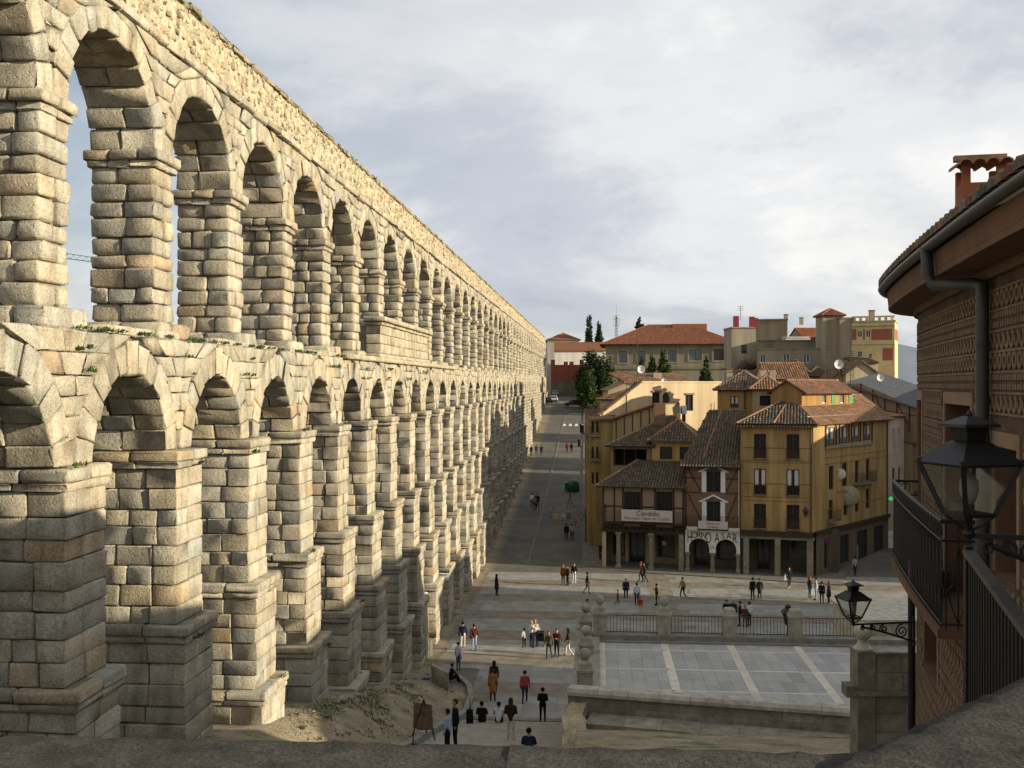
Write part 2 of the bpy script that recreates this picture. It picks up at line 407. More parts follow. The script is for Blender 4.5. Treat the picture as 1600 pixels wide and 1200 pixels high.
for k, yc in enumerate(PIERS):
    far = yc > 150
    gz = max(H(-10.5, yc)-.4, 0 if yc < 97 else -5) if yc > 10 else 9
    m = MB((.62, .60, .55))
    # ---- lower pier, stage by stage from the top down
    pier = None
    low = [s for s in STAGES if s[0] > gz+.8]
    bounds = []
    for i, (zt, xf, w) in enumerate(low):
        zb = low[i+1][0] if i+1 < len(low) else gz
        bounds.append((zb, zt, xf, w))
        m.box(2*XC-xf+.14, xf-.14, yc-w/2+.14, yc+w/2-.14, zb-.2, zt-.01)
    m.box(-14.05+.14, -11.35-.14, yc-R1*0-(PITCH/2-R1)+.14, yc+(PITCH/2-R1)-.14, Z_IMP1-.2, Z_IMP1+1.0)
    m.box(-13.6+.13, -11.8-.13, yc-.63+.13, yc+.63-.13, Z_TOP1-.1, Z_IMP2+.3)
    pier = m.build('pier', MORTAR, aq)
    for i, (zb, zt, xf, w) in enumerate(bounds):
        e = courses(zb, zt-.46, .51)
        for a, b in zip(e, e[1:]):
            course(xf, 2*XC-xf, yc-w/2, yc+w/2, a, b, pier, .028 + .025*rn.random(), .011, st_pier, (4, 4, 5), tone=None)
        cornice(xf, 2*XC-xf, yc-w/2, yc+w/2, zt, pier, .12)
    # ---- pier courses under the lower arch springing are part of the arch ring; plinth and shaft of the upper tier
    hw = .63
    course(-11.8+.33, -13.6-.33, yc-hw-.32, yc+hw+.32, Z_TOP1, Z_TOP1+.46, pier, .10, .025, st_pier, (2, 3), proud=.06)
    e = courses(Z_TOP1+.46, Z_IMP2-.42, .46)
    for a, b in zip(e, e[1:]):
        course(-11.8, -13.6, yc-hw, yc+hw, a, b, pier, .06+.05*rn.random(), .016, st_pier, (2, 2, 3), proud=.05)
    cornice(-11.8, -13.6, yc-hw, yc+hw, Z_IMP2, pier, .16)

def arch_zone(ya, yb, zs, Rr, dep, xf, xb, ztop, nv, rr, jit, depth_split):
    """one arch between two pier axes: core, ring of voussoirs"""
    yc = (ya+yb)/2; m = MB((.6, .58, .52)); Rc = Rr+.13; n = 16
    pts = [(ya, zs-.05), (yc-Rc, zs-.05)] + [(yc-Rc*math.cos(math.pi*i/n), zs+Rc*math.sin(math.pi*i/n)) for i in range(1, n)] + [(yc+Rc, zs-.05), (yb, zs-.05)]
    a, b = xf-.13, xb+.13
    vv, ff = [], []
    for (y, z) in pts: vv += [(a, y, z), (b, y, z), (a, y, ztop-.02), (b, y, ztop-.02)]
    for i in range(len(pts)-1):
        p, q = 4*i, 4*i+4
        ff += [(p, q, q+2, p+2), (q+1, p+1, p+3, q+3), (p+2, q+2, q+3, p+3), (p, p+1, q+1, q)]
    ff += [(0, 2, 3, 1), (len(vv)-4, len(vv)-3, len(vv)-1, len(vv)-2)]
    m.add(vv, ff); arch = m.build('arch', MORTAR, aq)
    ang = [math.pi*i/nv for i in range(nv+1)]
    for i in range(1, nv): ang[i] += rn.uniform(-.03, .03)
    for i in range(nv):
        t0, t1 = ang[i]+.006, ang[i+1]-.006
        dd = dep + rn.uniform(-.08, .05)
        xs = splits(xb, xf, depth_split if rn.random() < .7 else max(1, depth_split-1))
        for j in range(len(xs)-1):
            o = rn.uniform(-.035, .045) if j == len(xs)-2 else -.012; ri = Rr + rn.uniform(-.05, .05)
            c8 = []
            for x in (xs[j]+.012, xs[j+1]+o):
                # parametric y axis = angle, z axis = radius
                for t in (t0, t1):
                    for rad in (ri, Rr+dd):
                        c8.append((x, yc-rad*math.cos(t), zs+rad*math.sin(t)))
            st_vous.add(c8, rr, jit, arch, True)
    return arch
def spandrel(yc, zs, Ro, xf, ztop, h, owner, rr, jit):
    e = courses(zs+.1, ztop, h)
    for a, b in zip(e, e[1:]):
        def half(z):
            q = Ro**2-(z-zs)**2; return PITCH/2-(math.sqrt(q) if q > 0 else 0)
        h0, h1 = half(a)-.03, half(b)-.03
        if h1 < .22: continue
        h0 = max(h0, .06)
        n = 1 if h1 < .5 else (2 if h1 < 1.2 else (3 if h1 < 2 else 5))
        f0 = splits(-1, 1, n, .15)
        for i in range(n):
            o = rn.uniform(-.04, .04)
            c8 = [(x, yc+(h0 if z == a else h1)*f + g, z + (.01 if z == a else -.01)) for x in (xf-.7, xf+o) for f, g in ((f0[i], .012), (f0[i+1], -.012)) for z in (a, b)]
            st_span.add(c8, rr, jit, owner, True)
for k in range(len(PIERS)-1):
    ya, yb = PIERS[k], PIERS[k+1]
    a1 = arch_zone(ya, yb, Z_IMP1+.02, R1, D1, -11.35, -14.05, Z_TOP1, 13, .045, .016, 3)
    a2 = arch_zone(ya, yb, Z_IMP2, R2, D2, -11.8, -13.6, 26.30, 13, .06, .018, 2)
    spandrel(ya, Z_IMP1+.02, R1+D1-.06, -11.35, Z_TOP1, .46, a1, .05, .017)
    spandrel(ya, Z_IMP2, R2+D2-.06, -11.8, 26.28, .46, a2, .06, .02)
    # thin course of slabs above the upper arches
    n = 4; ys = splits(ya, yb, n)
    for i in range(n): st_corn.add(cell(-12.3, -11.8+.13+rn.uniform(-.05, .06), ys[i]+.01, ys[i+1]-.01, 26.27+rn.uniform(-.02, .02), 26.52), .07, .02, a2, True)
    # ledge stones of the lower tier
    if yb > 24:
        n = 4; ys = splits(ya, yb, n)
        for i in range(n):
            if abs((ys[i]+ys[i+1])/2-ya) < 1.2 or rn.random() < .25: continue
            st_corn.add(cell(-12.2, -11.37+rn.uniform(-.1, .06), ys[i]+.01, ys[i+1]-.01, Z_TOP1-.02, Z_TOP1+.14+rn.uniform(0, .1)), .06, .02, a1, True)
Y0, Y1 = PIERS[0], PIERS[-1]
st_pier.build('stone', 'distant_stones', aq); st_vous.build('voussoir', 'distant_voussoirs', aq, 220)
st_span.build('spandrel_stone', 'distant_spandrel_stones', aq, 200); st_corn.build('cornice_stone', 'distant_cornice_stones', aq, 200)
# infilled parapet between three upper piers, with moulded base and coping
def infill():
    y0, y1 = 55.6, 71.4
    m = MB((.62, .6, .55)); m.box(-13.2, -11.5, y0+.1, y1-.1, Z_TOP1, 20.1); core = m.build('infill_wall', MORTAR, aq)
    z = Z_TOP1+.45
    for c in range(3):
        n = 11; ys = splits(y0, y1, n)
        for i in range(n):
            v, f = rounded(cell(-12.2, -11.4+rn.uniform(-.015, .015), ys[i]+.012, ys[i+1]-.012, z+.01, z+.5), .04, .01, 1)
            make('stone', v, f, np.tile(np.array((1, .97, .92))*RNG.normal(1.02, .07), (len(v), 1)), STONE, core, smooth=True)
        z += .51
    for (za, zb, o, a, b) in ((Z_TOP1-.05, Z_TOP1+.2, .28, 47, 84), (Z_TOP1+.2, Z_TOP1+.42, .12, y0-.6, y1+.6), (20.16, 20.34, .12, y0-.15, y1+.15), (20.34, 20.6, .32, y0-.3, y1+.3)):
        n = max(4, int((b-a)/1.5)); ys = splits(a, b, n)
        for i in range(n):
            v, f = rounded(cell(-12.3, -11.4+o, ys[i]+.01, ys[i+1]-.01, za, zb), .07, .012, 1)
            make('cornice_stone', v, f, np.tile(np.array((1, .97, .9))*RNG.normal(1.0, .06), (len(v), 1)), STONE, core, smooth=True)
infill()
# rubble channel wall along the top
def channel():
    m = MB(); m.box(-13.45, -11.92, Y0, Y1+.3, 26.3, 28.05); ch = m.build('channel_wall', mat('rubble_mortar', (.52, .45, .32), .95, var=.25, scale=3.5, bump=.9, bscale=9, fine=.3), aq)
    V, Fq, C, b = [], [], [], 0
    y = 8.0
    while y < Y1:
        step = .26 if y < 70 else (.36 if y < 130 else .6)
        z = 26.54
        while z < 28.0:
            hh = rn.uniform(.12, .26)*(step/.26)**.5; w = rn.uniform(.6, 1.25)*step
            o = rn.uniform(-.035, .025); yy = y+rn.uniform(-.1, .1)
            c8 = np.array(cell(-12.1, -11.90+o, yy, yy+w*.9, z, z+hh*.86)); c8 += RNG.normal(0, .022, (8, 3))
            v, f = c8, BOXQ
            if y < 75 and rn.random() < .9: v, f = rounded(c8, .045, .012, 1)
            t = RNG.normal(1.0, .16); s = rn.random()
            tint = (t, t*.98, t*.93) if s < .6 else ((t*1.08, t*1.0, t*.88) if s < .82 else (t*.62, t*.57, t*.5))
            V.append(v); Fq.append(f+b); C.append(np.tile(tint, (len(v), 1))); b += len(v); z += hh
        y += step
    make('rubble_stones', np.concatenate(V), np.concatenate(Fq), np.concatenate(C), RUBBLE, aq, smooth=True, kind='stuff')
    # uneven coping slabs
    V, Fq, C, b = [], [], [], 0; y = 8.0
    while y < Y1:
        w = rn.uniform(.35, 1.1); zt = rn.uniform(.06, .10)+(.07 if rn.random() < .08 else 0)
        v, f = rounded(cell(-13.6, -11.84+rn.uniform(-.05, .05), y, y+w-.02, 28.0+rn.uniform(-.04, .0), 28.06+zt), .03, .02, 1)
        t = RNG.normal(.72, .12); V.append(v); Fq.append(f+b); C.append(np.tile((t, t*.97, t*.86), (len(v), 1))); b += len(v); y += w
    make('coping_slabs', np.concatenate(V), np.concatenate(Fq), np.concatenate(C), STONE, aq, smooth=True, kind='stuff')
channel()
# tufts of weeds growing on ledges and in joints
def tufts():
    m = MB()
    def tuft(c, r, n, h):
        for _ in range(n):
            a = rn.uniform(0, 6.28); q = r*math.sqrt(rn.random()); p = Vector((c[0]+.5*q*math.cos(a), c[1]+q*math.sin(a), c[2]+rn.uniform(0, h*.3)))
            d = Vector((rn.uniform(.05, .5), rn.uniform(-.5, .5), rn.uniform(.2, 1))).normalized()*h*rn.uniform(.4, 1); s = Vector((rn.uniform(-1, 1), rn.uniform(-1, 1), .2)).normalized()*.022
            g = rn.uniform(.7, 1.5); m.add([p-s, p+s, p+d+s*.6, p+d*.8-s], [(0, 1, 2, 3)], (g*1.3, g*1.5, g*.8))
    for k in range(4, 13):
        y = PIERS[k]
        for _ in range(9):
            lo = rn.random() < .5; yy = y+(rn.uniform(-.9, .9) if lo else rn.uniform(-2.8, 2.8)); tuft((-11.36, yy, Z_TOP1+(rn.choice([-.4, -.46, -.9, -.94]) if lo else .02)), rn.uniform(.10, .34), 34, .11)
    for k in range(4, 9):
        for zt, xf, w in STAGES[:3]:
            if rn.random() < .8: tuft((xf+.15, PIERS[k]+rn.uniform(-.8, .8), zt-.42+rn.choice([0, .44])), .25, 26, .15)
    m.build('weeds', LEAF, aq, kind='stuff')
tufts()
# ================================================================== GROUND
def ground_mat():
    m = bpy.data.materials.new('ground'); m.use_nodes = True; nt = m.node_tree; N = nt.nodes.new; L = nt.links.new
    b = nt.nodes['Principled BSDF']; b.inputs['Roughness'].default_value = .9; b.inputs['Specular IOR Level'].default_value = .2
    g = N('ShaderNodeNewGeometry')
    def noise(s, d=6, r=.6):
        n = N('ShaderNodeTexNoise'); n.inputs['Scale'].default_value = s; n.inputs['Detail'].default_value = d; n.inputs['Roughness'].default_value = r
        L(g.outputs['Position'], n.inputs['Vector']); return n.outputs['Fac']
    def ramp(f, a, b_, ca, cb):
        r = N('ShaderNodeValToRGB'); L(f, r.inputs[0]); e = r.color_ramp.elements; e[0].position, e[1].position = a, b_
        e[0].color, e[1].color = (*ca, 1), (*cb, 1); return r.outputs[0]
    def mix(f, a, b_, bl='MIX'):
        x = N('ShaderNodeMix'); x.data_type = 'RGBA'; x.blend_type = bl
        if isinstance(f, float): x.inputs[0].default_value = f
        else: L(f, x.inputs[0])
        L(a, x.inputs[6]); L(b_, x.inputs[7]); return x.outputs[2]
    earth = ramp(noise(.9), .3, .7, (.19, .15, .095), (.34, .28, .19))
    grit = ramp(noise(14, 3), .35, .65, (.55, .55, .55), (1.2, 1.2, 1.2))
    earth = mix(1.0, earth, grit, 'MULTIPLY')
    grass = ramp(noise(5, 4), .3, .7, (.05, .07, .02), (.13, .14, .05))
    gf = ramp(noise(.55, 8, .7), .53, .62, (0, 0, 0), (1, 1, 1))
    at = N('ShaderNodeVertexColor'); at.layer_name = 'Col'; sep = N('ShaderNodeSeparateColor'); L(at.outputs[0], sep.inputs[0])
    mu = N('ShaderNodeMath'); mu.operation = 'MULTIPLY'; L(gf, mu.inputs[0]); L(sep.outputs[0], mu.inputs[1])
    base = mix(mu.outputs[0], earth, grass)
    # street setts
    mp = N('ShaderNodeMapping'); mp.inputs['Scale'].default_value = (1, 1, 0); L(g.outputs['Position'], mp.inputs[0])
    br = N('ShaderNodeTexBrick'); br.inputs['Scale'].default_value = 4.2; br.inputs['Color1'].default_value = (.125, .117, .103, 1); br.inputs['Color2'].default_value = (.155, .143, .122, 1)
    br.inputs['Mortar'].default_value = (.075, .069, .06, 1); br.inputs['Mortar Size'].default_value = .03; L(mp.outputs[0], br.inputs['Vector'])
    worn = ramp(noise(.35, 6), .35, .7, (.75, .75, .75), (1.2, 1.17, 1.1))
    street = mix(1.0, br.outputs[0], worn, 'MULTIPLY')
    base = mix(sep.outputs[1], base, street)
    L(base, b.inputs['Base Color'])
    bp = N('ShaderNodeBump'); bp.inputs['Strength'].default_value = .5; bp.inputs['Distance'].default_value = .04; L(noise(9, 8, .7), bp.inputs['Height']); L(bp.outputs[0], b.inputs['Normal'])
    return m
def terrain():
    xs = sorted(set([-4000, -1500, -600, -250, -120, -60, -40, -30, -24] + [x*1.0 for x in range(-20, 41)] + [-6.8, -6.75, -.6, -.55, 50, 65, 90, 130, 250, 600, 1500, 4000]))
    ys = sorted(set([-2000, -600, -200, -60, -30] + [y*1.5 for y in range(-10, 60)] + [36.2, 36.4] + list(range(90, 300, 5)) + [320, 360, 420, 600, 900, 1500, 3000, 6000]))
    V, C = [], []
    for y in ys:
        for x in xs:
            z = H(x, y)
            if y < 62 and x < -6.8 and x > -14: z += .12*math.sin(x*2.1+y*.7)*ss(-10.5, -8, -abs(x+9)-8+.0) + rn.uniform(-.04, .04)
            if 45 > y and x > 25: z = H(25, y)
            V.append((x, y, z))
            st = 1.0 if (y > 58 and x > -9.3) or (y > 99 and x > -9.3) else 0.0
            if y > 330: st = 0
            gr = 1.0 if (x < -9 or y < 62) else .3
            C.append((gr, st, 0))
    n = len(xs); Fq = np.array([(j*n+i, j*n+i+1, (j+1)*n+i+1, (j+1)*n+i) for j in range(len(ys)-1) for i in range(n-1)])
    o = make('ground', V, Fq, C, ground_mat(), None, smooth=True); struct(o); return o
ground = terrain()

SLAB = mat('paving_slab', (.285, .28, .255), .85, var=.10, scale=1.2, tint=True, fine=.12)
SETT = mat('brown_setts', (.25, .215, .165), .9, var=.2, scale=1.0, fine=.3, bump=.3, bscale=25)
def plaza():
    """bands of grey slabs and brown setts between the aqueduct and the arcade"""
    m = MB(); x0, x1, y0, y1 = -9.6, 30.0, 53.2, 98.5
    zt = .006
    m.add([(x0, y0, zt), (x1, y0, zt), (x1, y1, zt), (x0, y1, zt)], [(0, 1, 2, 3)])
    pz = struct(m.build('plaza', SETT)); cand = []
    y = 53.6
    while y < 97:
        for row in range(3):
            ya = y+row*1.22; x = x0 + rn.uniform(0, .4)
            while x < x1-1:
                w = .92; inset = (-6.6 if ya < 60 else -9.6)
                if x > inset and not (x > -1.2 and ya < 52) and not (4.2 < x < 6.1):
                    c = Vector((x+w/2, ya+.6, 0)); px, py = pixel(c.x, c.y, 0); vis = 0 < px < 1430 and py < 1170 and not (px > 905 and py > 1000)
                    cand.append((-1/depth(c.x, c.y)**3 if vis else 0, x, ya, w))
                x += w
        y += 6.3
    cand.sort(); proto = None; rest = ([], [], [])
    for i, (sc, x, ya, w) in enumerate(cand):
        t = RNG.normal(1, .07); b = [(x+.012, ya+.012), (x+w-.012, ya+.012), (x+w-.012, ya+1.208), (x+.012, ya+1.208)]; h = .016+rn.uniform(-.003, .004)
        v = [(p[0], p[1], -.05) for p in b] + [(p[0], p[1], h) for p in b]
        f = [(3, 2, 1, 0), (4, 5, 6, 7), (0, 1, 5, 4), (1, 2, 6, 5), (2, 3, 7, 6), (3, 0, 4, 7)]
        if i < 300 and sc < 0: make('paving_slab', v, f, [(t, t, t*.98)]*8, SLAB, pz)
        else:
            k = len(rest[0]); rest[0].extend(v); rest[1].extend([tuple(k+q for q in ff) for ff in f]); rest[2].extend([(t, t, t*.98)]*8)
    make('distant_paving_slabs', rest[0], rest[1], rest[2], SLAB, pz, kind='stuff')
    return pz
plaza_o = plaza()

# pavement strips, kerb lines and the drain line along the street
def strips():
    PAV = mat('pavement', (.19, .172, .145), .9, var=.15, scale=1.5, fine=.2)
    ys = list(range(98, 300, 4))
    def ribbon(name, fx0, fx1, h, m_):
        m = MB(); V, Fq = [], []
        for y in ys:
            z = street_z(y); V += [(fx0(y), y, z-.2), (fx0(y), y, z+h), (fx1(y), y, z+h), (fx1(y), y, z-.2)]
        for i in range(len(ys)-1):
            a, b = 4*i, 4*i+4; Fq += [(a, a+1, b+1, b), (a+1, a+2, b+2, b+1), (a+2, a+3, b+3, b+2)]
        Fq += [(0, 3, 2, 1), (len(V)-4, len(V)-3, len(V)-2, len(V)-1)]
        m.add(V, Fq); o = struct(m.build(name, m_)); return o
    ribbon('kerb_line', lambda y: -6.4-.02*(y-98)*0, lambda y: -6.15, .05, PAV)
    ribbon('pavement_right', lambda y: -1.2-.01*(y-98), lambda y: 1.0, .12, PAV)
    # arcade pavement
    m = MB(); a = WX(925, 98.2); b = WX(1290, 91.0); F = between(a, b); m.fbox(F, -.5, F.w+1.5, 1.6, -6.5, -.3, .10); struct(m.build('arcade_pavement', PAV))
strips()
# pedestrian crossing at the top of the street
def crossing():
    m0 = mat('road_paint', (.75, .73, .68), .8, var=.1)
    for i in range(6):
        x = -6.2+i*1.15; y = 203; z = street_z(y); z2 = street_z(y+3.2)
        m = MB(); m.add([(x, y, z+.03), (x+.55, y, z+.03), (x+.55, y+3.2, z2+.03), (x, y+3.2, z2+.03)], [(0, 1, 2, 3)])
        o = m.build('road_marking', m0); struct(o)
crossing()

# broad stairs from the plaza up towards the viewpoint
def stairs():
    m_ = mat('stair_stone', (.36, .33, .275), .9, var=.12, scale=2, fine=.15, bump=.2, bscale=20)
    root = bpy.data.objects.new('stairs', None); COL.objects.link(root); root.location = (-3.7, 50, 0); ROOT_OFF[root.name] = np.array([-3.7, 50, 0]); struct(root)
    y = 52.4; z = 0.0; i = 0
    while y > 8:
        up = stair_z(y-.2); rise = up - z
        if rise >= .16:
            z += .17; m = MB(); m.box(-6.78, -.62, y-4.0, y+.04, z-.6, z); m.build('step', m_, root); i += 1
        y -= .1
stairs()
# kerb round the earth bank
def bank_kerb():
    m_ = GREYST
    root = thing('bank_kerb', 'curved pale stone kerb edging the earth bank beside the stairs', 'kerb', (-7, 50, 0))
    pts = [(-6.9, 36), (-6.9, 39), (-6.9, 42), (-6.85, 45), (-6.8, 48), (-6.7, 51), (-6.6, 54), (-6.65, 56.4), (-7.0, 58.4), (-7.6, 59.8), (-8.4, 60.8), (-9.4, 61.4)]
    for a, b in zip(pts, pts[1:]):
        f = between(a, b); z0 = max(stair_z(a[1]), 0); z1 = max(stair_z(b[1]), 0)
        m = MB(); g = .02
        def P(u, n, z): return f.pt(u, n, z)
        m.hexa([P(g, .16, z0-.4), P(f.w-g, .16, z1-.4), P(f.w-g, -.16, z1-.4), P(g, -.16, z0-.4), P(g, .16, z0+.30), P(f.w-g, .16, z1+.30), P(f.w-g, -.16, z1+.32), P(g, -.16, z0+.32)])
        m.t = tuple([RNG.normal(.95, .06)]*3); m.build('kerb_stone', m_, root)
bank_kerb()
def bank_grass():
    m = MB()
    for _ in range(40):
        if rn.random() < .45: cx, cy = rn.uniform(-10.3, -9.2), rn.choice(PIERS[6:10])+rn.uniform(-2, 1.4)
        else: cx, cy = rn.uniform(-10, -7.3), rn.uniform(34, 56)
        for _ in range(rn.randint(40, 160)):
            x, y = cx+rn.gauss(0, .42), cy+rn.gauss(0, .4); z = H(x, y)+.0; h = rn.uniform(.02, .075); a = rn.uniform(0, 6.28); s = .02
            g = rn.uniform(.7, 1.5)
            m.add([(x-s*math.cos(a), y-s*math.sin(a), z-.04), (x+s*math.cos(a), y+s*math.sin(a), z-.04), (x+rn.uniform(-.05, .05), y+rn.uniform(-.05, .05), z+h)], [(0, 1, 2)], (g*1.6, g*1.45, g*.9))
    o = m.build('grass', LEAF, kind='stuff'); tag(o, 'patchy short grass and weeds on the earth bank', 'grass')
bank_grass()

def bank_stones():
    V, Fq, C, b = [], [], [], 0
    for _ in range(420):
        x, y = rn.uniform(-10.4, -7.0), rn.uniform(33, 60); z = H(x, y); s = rn.choice([.02, .03, .04, .05, .08])*rn.uniform(.7, 1.4)
        v, f = rounded(cell(x-s, x+s, y-s*.8, y+s*.8, z-s*.3, z+s*.6), s*.5, s*.12, 1); t = RNG.normal(.95, .15); V.append(v); Fq.append(f+b); C.append(np.tile((t, t*.94, t*.82), (len(v), 1))); b += len(v)
    o = make('gravel', np.concatenate(V), np.concatenate(Fq), np.concatenate(C), GREYST, None, smooth=True, kind='stuff'); tag(o, 'loose stones and gravel scattered on the earth bank', 'gravel')
bank_stones()

# ------------------------------------------------------------------ paved terrace with stone posts and iron railing
def terrace():
    zt = 5.0; X0, X1, Yb = -.55, 24.0, 50.1
    poly = [(X0, 38.0), (8.9, 36.35), (24.0, 35.0), (24.0, Yb), (X0, Yb)]
    m = MB(); m.prism([(x, y, -.5) for x, y in poly], (0, 0, zt+.5-.02)); base = struct(m.build('terrace', mat('terrace_joint', (.25, .25, .23), .9, var=.1)))
    GS = mat('terrace_slab', (.385, .38, .36), .75, var=.07, scale=1.3, tint=True, fine=.1); CR = mat('cream_slab', (.66, .61, .49), .8, var=.1, scale=2, tint=True)
    def piece(name, x0, x1, y0, y1, mm, h=0.0):
        t = RNG.normal(1, .06); g = .004
        mb = MB((t, t, t)); mb.box(x0+g, x1-g, y0+g, y1-g, zt-.1, zt+.004+h); mb.build(name, mm, base)
    xb = [.1, 3.0, 6.0, 9.0, 12.0, 15.0]
    yb = [47.9, 44.7, 41.6, 38.6]
    for i, x in enumerate(xb[:-1]):
        for j in range(len(yb)):
            ytop = yb[j-1] if j else 49.5
            y0, y1 = yb[j]+.14, ytop
            if x > 8 and y1 < 41: pass
            nx = 5; w = (3.0-.36)/nx
            for a in range(nx):
                for (q0, q1) in ((y0, (y0+y1)/2), ((y0+y1)/2, y1)):
                    if q1-q0 < .3: continue
                    if q0 < 38.3 - .17*(x+.5): continue
                    piece('paving_slab', x+.36+a*w, x+.36+(a+1)*w, q0, q1, GS, rn.uniform(-.002, .003))
            piece('cream_band', x, x+.36, y0, y1, CR, .003)
            piece('cream_band', x, x+3.0, yb[j], yb[j]+.14, CR, .002)
    # kerb at the back under the railing
    root = thing('terrace_railing', 'low stone kerb and dark iron railing between ball-topped posts at the back of the terrace', 'railing', (6, Yb, zt))
    m = MB((.95, .95, .93)); m.box(X0, 24, Yb-.55, Yb+.1, zt-.1, zt+.28); m.build('kerb', GREYST, root)
    m = MB((.8, .8, .8)); m.box(X0+.5, 24, Yb-.95, Yb-.55, zt-.1, zt+.06); m.build('lower_step', GREYST, root)
    posts = [WX(937, 49.9)[0], WX(1037, 49.9)[0], WX(1137, 49.9)[0], WX(1237, 49.9)[0], WX(1345, 49.9)[0]]
    for a, b in zip(posts, posts[1:]):
        x = a+.34
        m = MB(); m.bar((a+.25, Yb-.2, zt+1.14), (b-.25, Yb-.2, zt+1.14), .05, .03); m.build('top_rail', IRON, root)
        m = MB(); m.bar((a+.25, Yb-.2, zt+.36), (b-.25, Yb-.2, zt+.36), .05, .03); m.build('bottom_rail', IRON, root)
        while x < b-.28:
            m = MB(); m.tube([(x, Yb-.2, zt+.28), (x, Yb-.2, zt+1.14)], .011, 5); m.build('bar', IRON, root); x += .155
    def post(x, y, z, ball=True, s=1.0, lab='', cat='post', tint=(1.3, 1.29, 1.22)):
        r = thing('stone_post', lab, cat, (x, y, z), 'ball-topped stone posts')
        m = MB(tint); m.lathe((x, y, z), [(.30*s, 0), (.30*s, .95*s), (.34*s, .97*s), (.34*s, 1.08*s), (.30*s, 1.1*s), (.24*s, 1.32*s), (.12*s, 1.38*s)], square=True); m.build('shaft', GREYST, r)
        if ball:
            m = MB(tint); R_ = .22*s; m.lathe((x, y, z+1.36*s), [(.10*s, 0), (.10*s, .06*s)] + [(R_*math.sin(t), .05*s+R_-R_*math.cos(t)) for t in [math.pi*(k+1.5)/12 for k in range(10)]] + [(.01, .05*s+2*R_)], 20); m.build('ball', GREYST, r, smooth=True)
        return r
    names = ['ball-topped stone post at the left end of the back railing', 'second stone post of the back railing, ball on top', 'railing post with a pyramid cap beside the huddled group', 'railing post with a pyramid cap below the black street lamp']
    for i, x in enumerate(posts[:4]): post(x, Yb-.2, zt+.2, i < 2, lab=names[i])
    # three posts stepping towards the viewer on the left edge
    for (px, py_, d, lab) in ((915, 950, 51.3, 'farthest of the three ball-topped posts on the terrace left edge'), (916, 985, 46.3, 'middle of the three ball-topped posts on the terrace left edge'), (914, 1022, 40.6, 'nearest of the three ball-topped posts on the terrace left edge')):
        p = W(px, py_, d); post(p.x, p.y, p.z-1.62, True, 1.0, lab)
    r = thing('terrace_edge_wall', 'narrow stone wall and walkway along the left edge of the terrace', 'wall', (X0, 44, 0))
    m = MB((.95, .94, .9)); m.box(X0-.35, X0+.25, 38.6, 51.6, -.3, zt+.1); m.build('wall', GREYST, r)
    m = MB((1.05, 1.05, 1.03)); m.box(X0+.27, X0+.75, 38.4, 49.4, zt-.1, zt+.22); m.build('coping', GREYST, r)
    for i in range(7):
        m = MB(); m.tube([(X0+.1, 40.6+i*.16+ (5.2 if i > 3 else 0), zt+.1), (X0+.1, 40.6+i*.16+(5.2 if i > 3 else 0), zt+1.1)], .011, 5); m.build('bar', IRON, r)
    # lamp behind the railing
    p = W(1232, 972, 52.5)
    return post
POST = terrace()

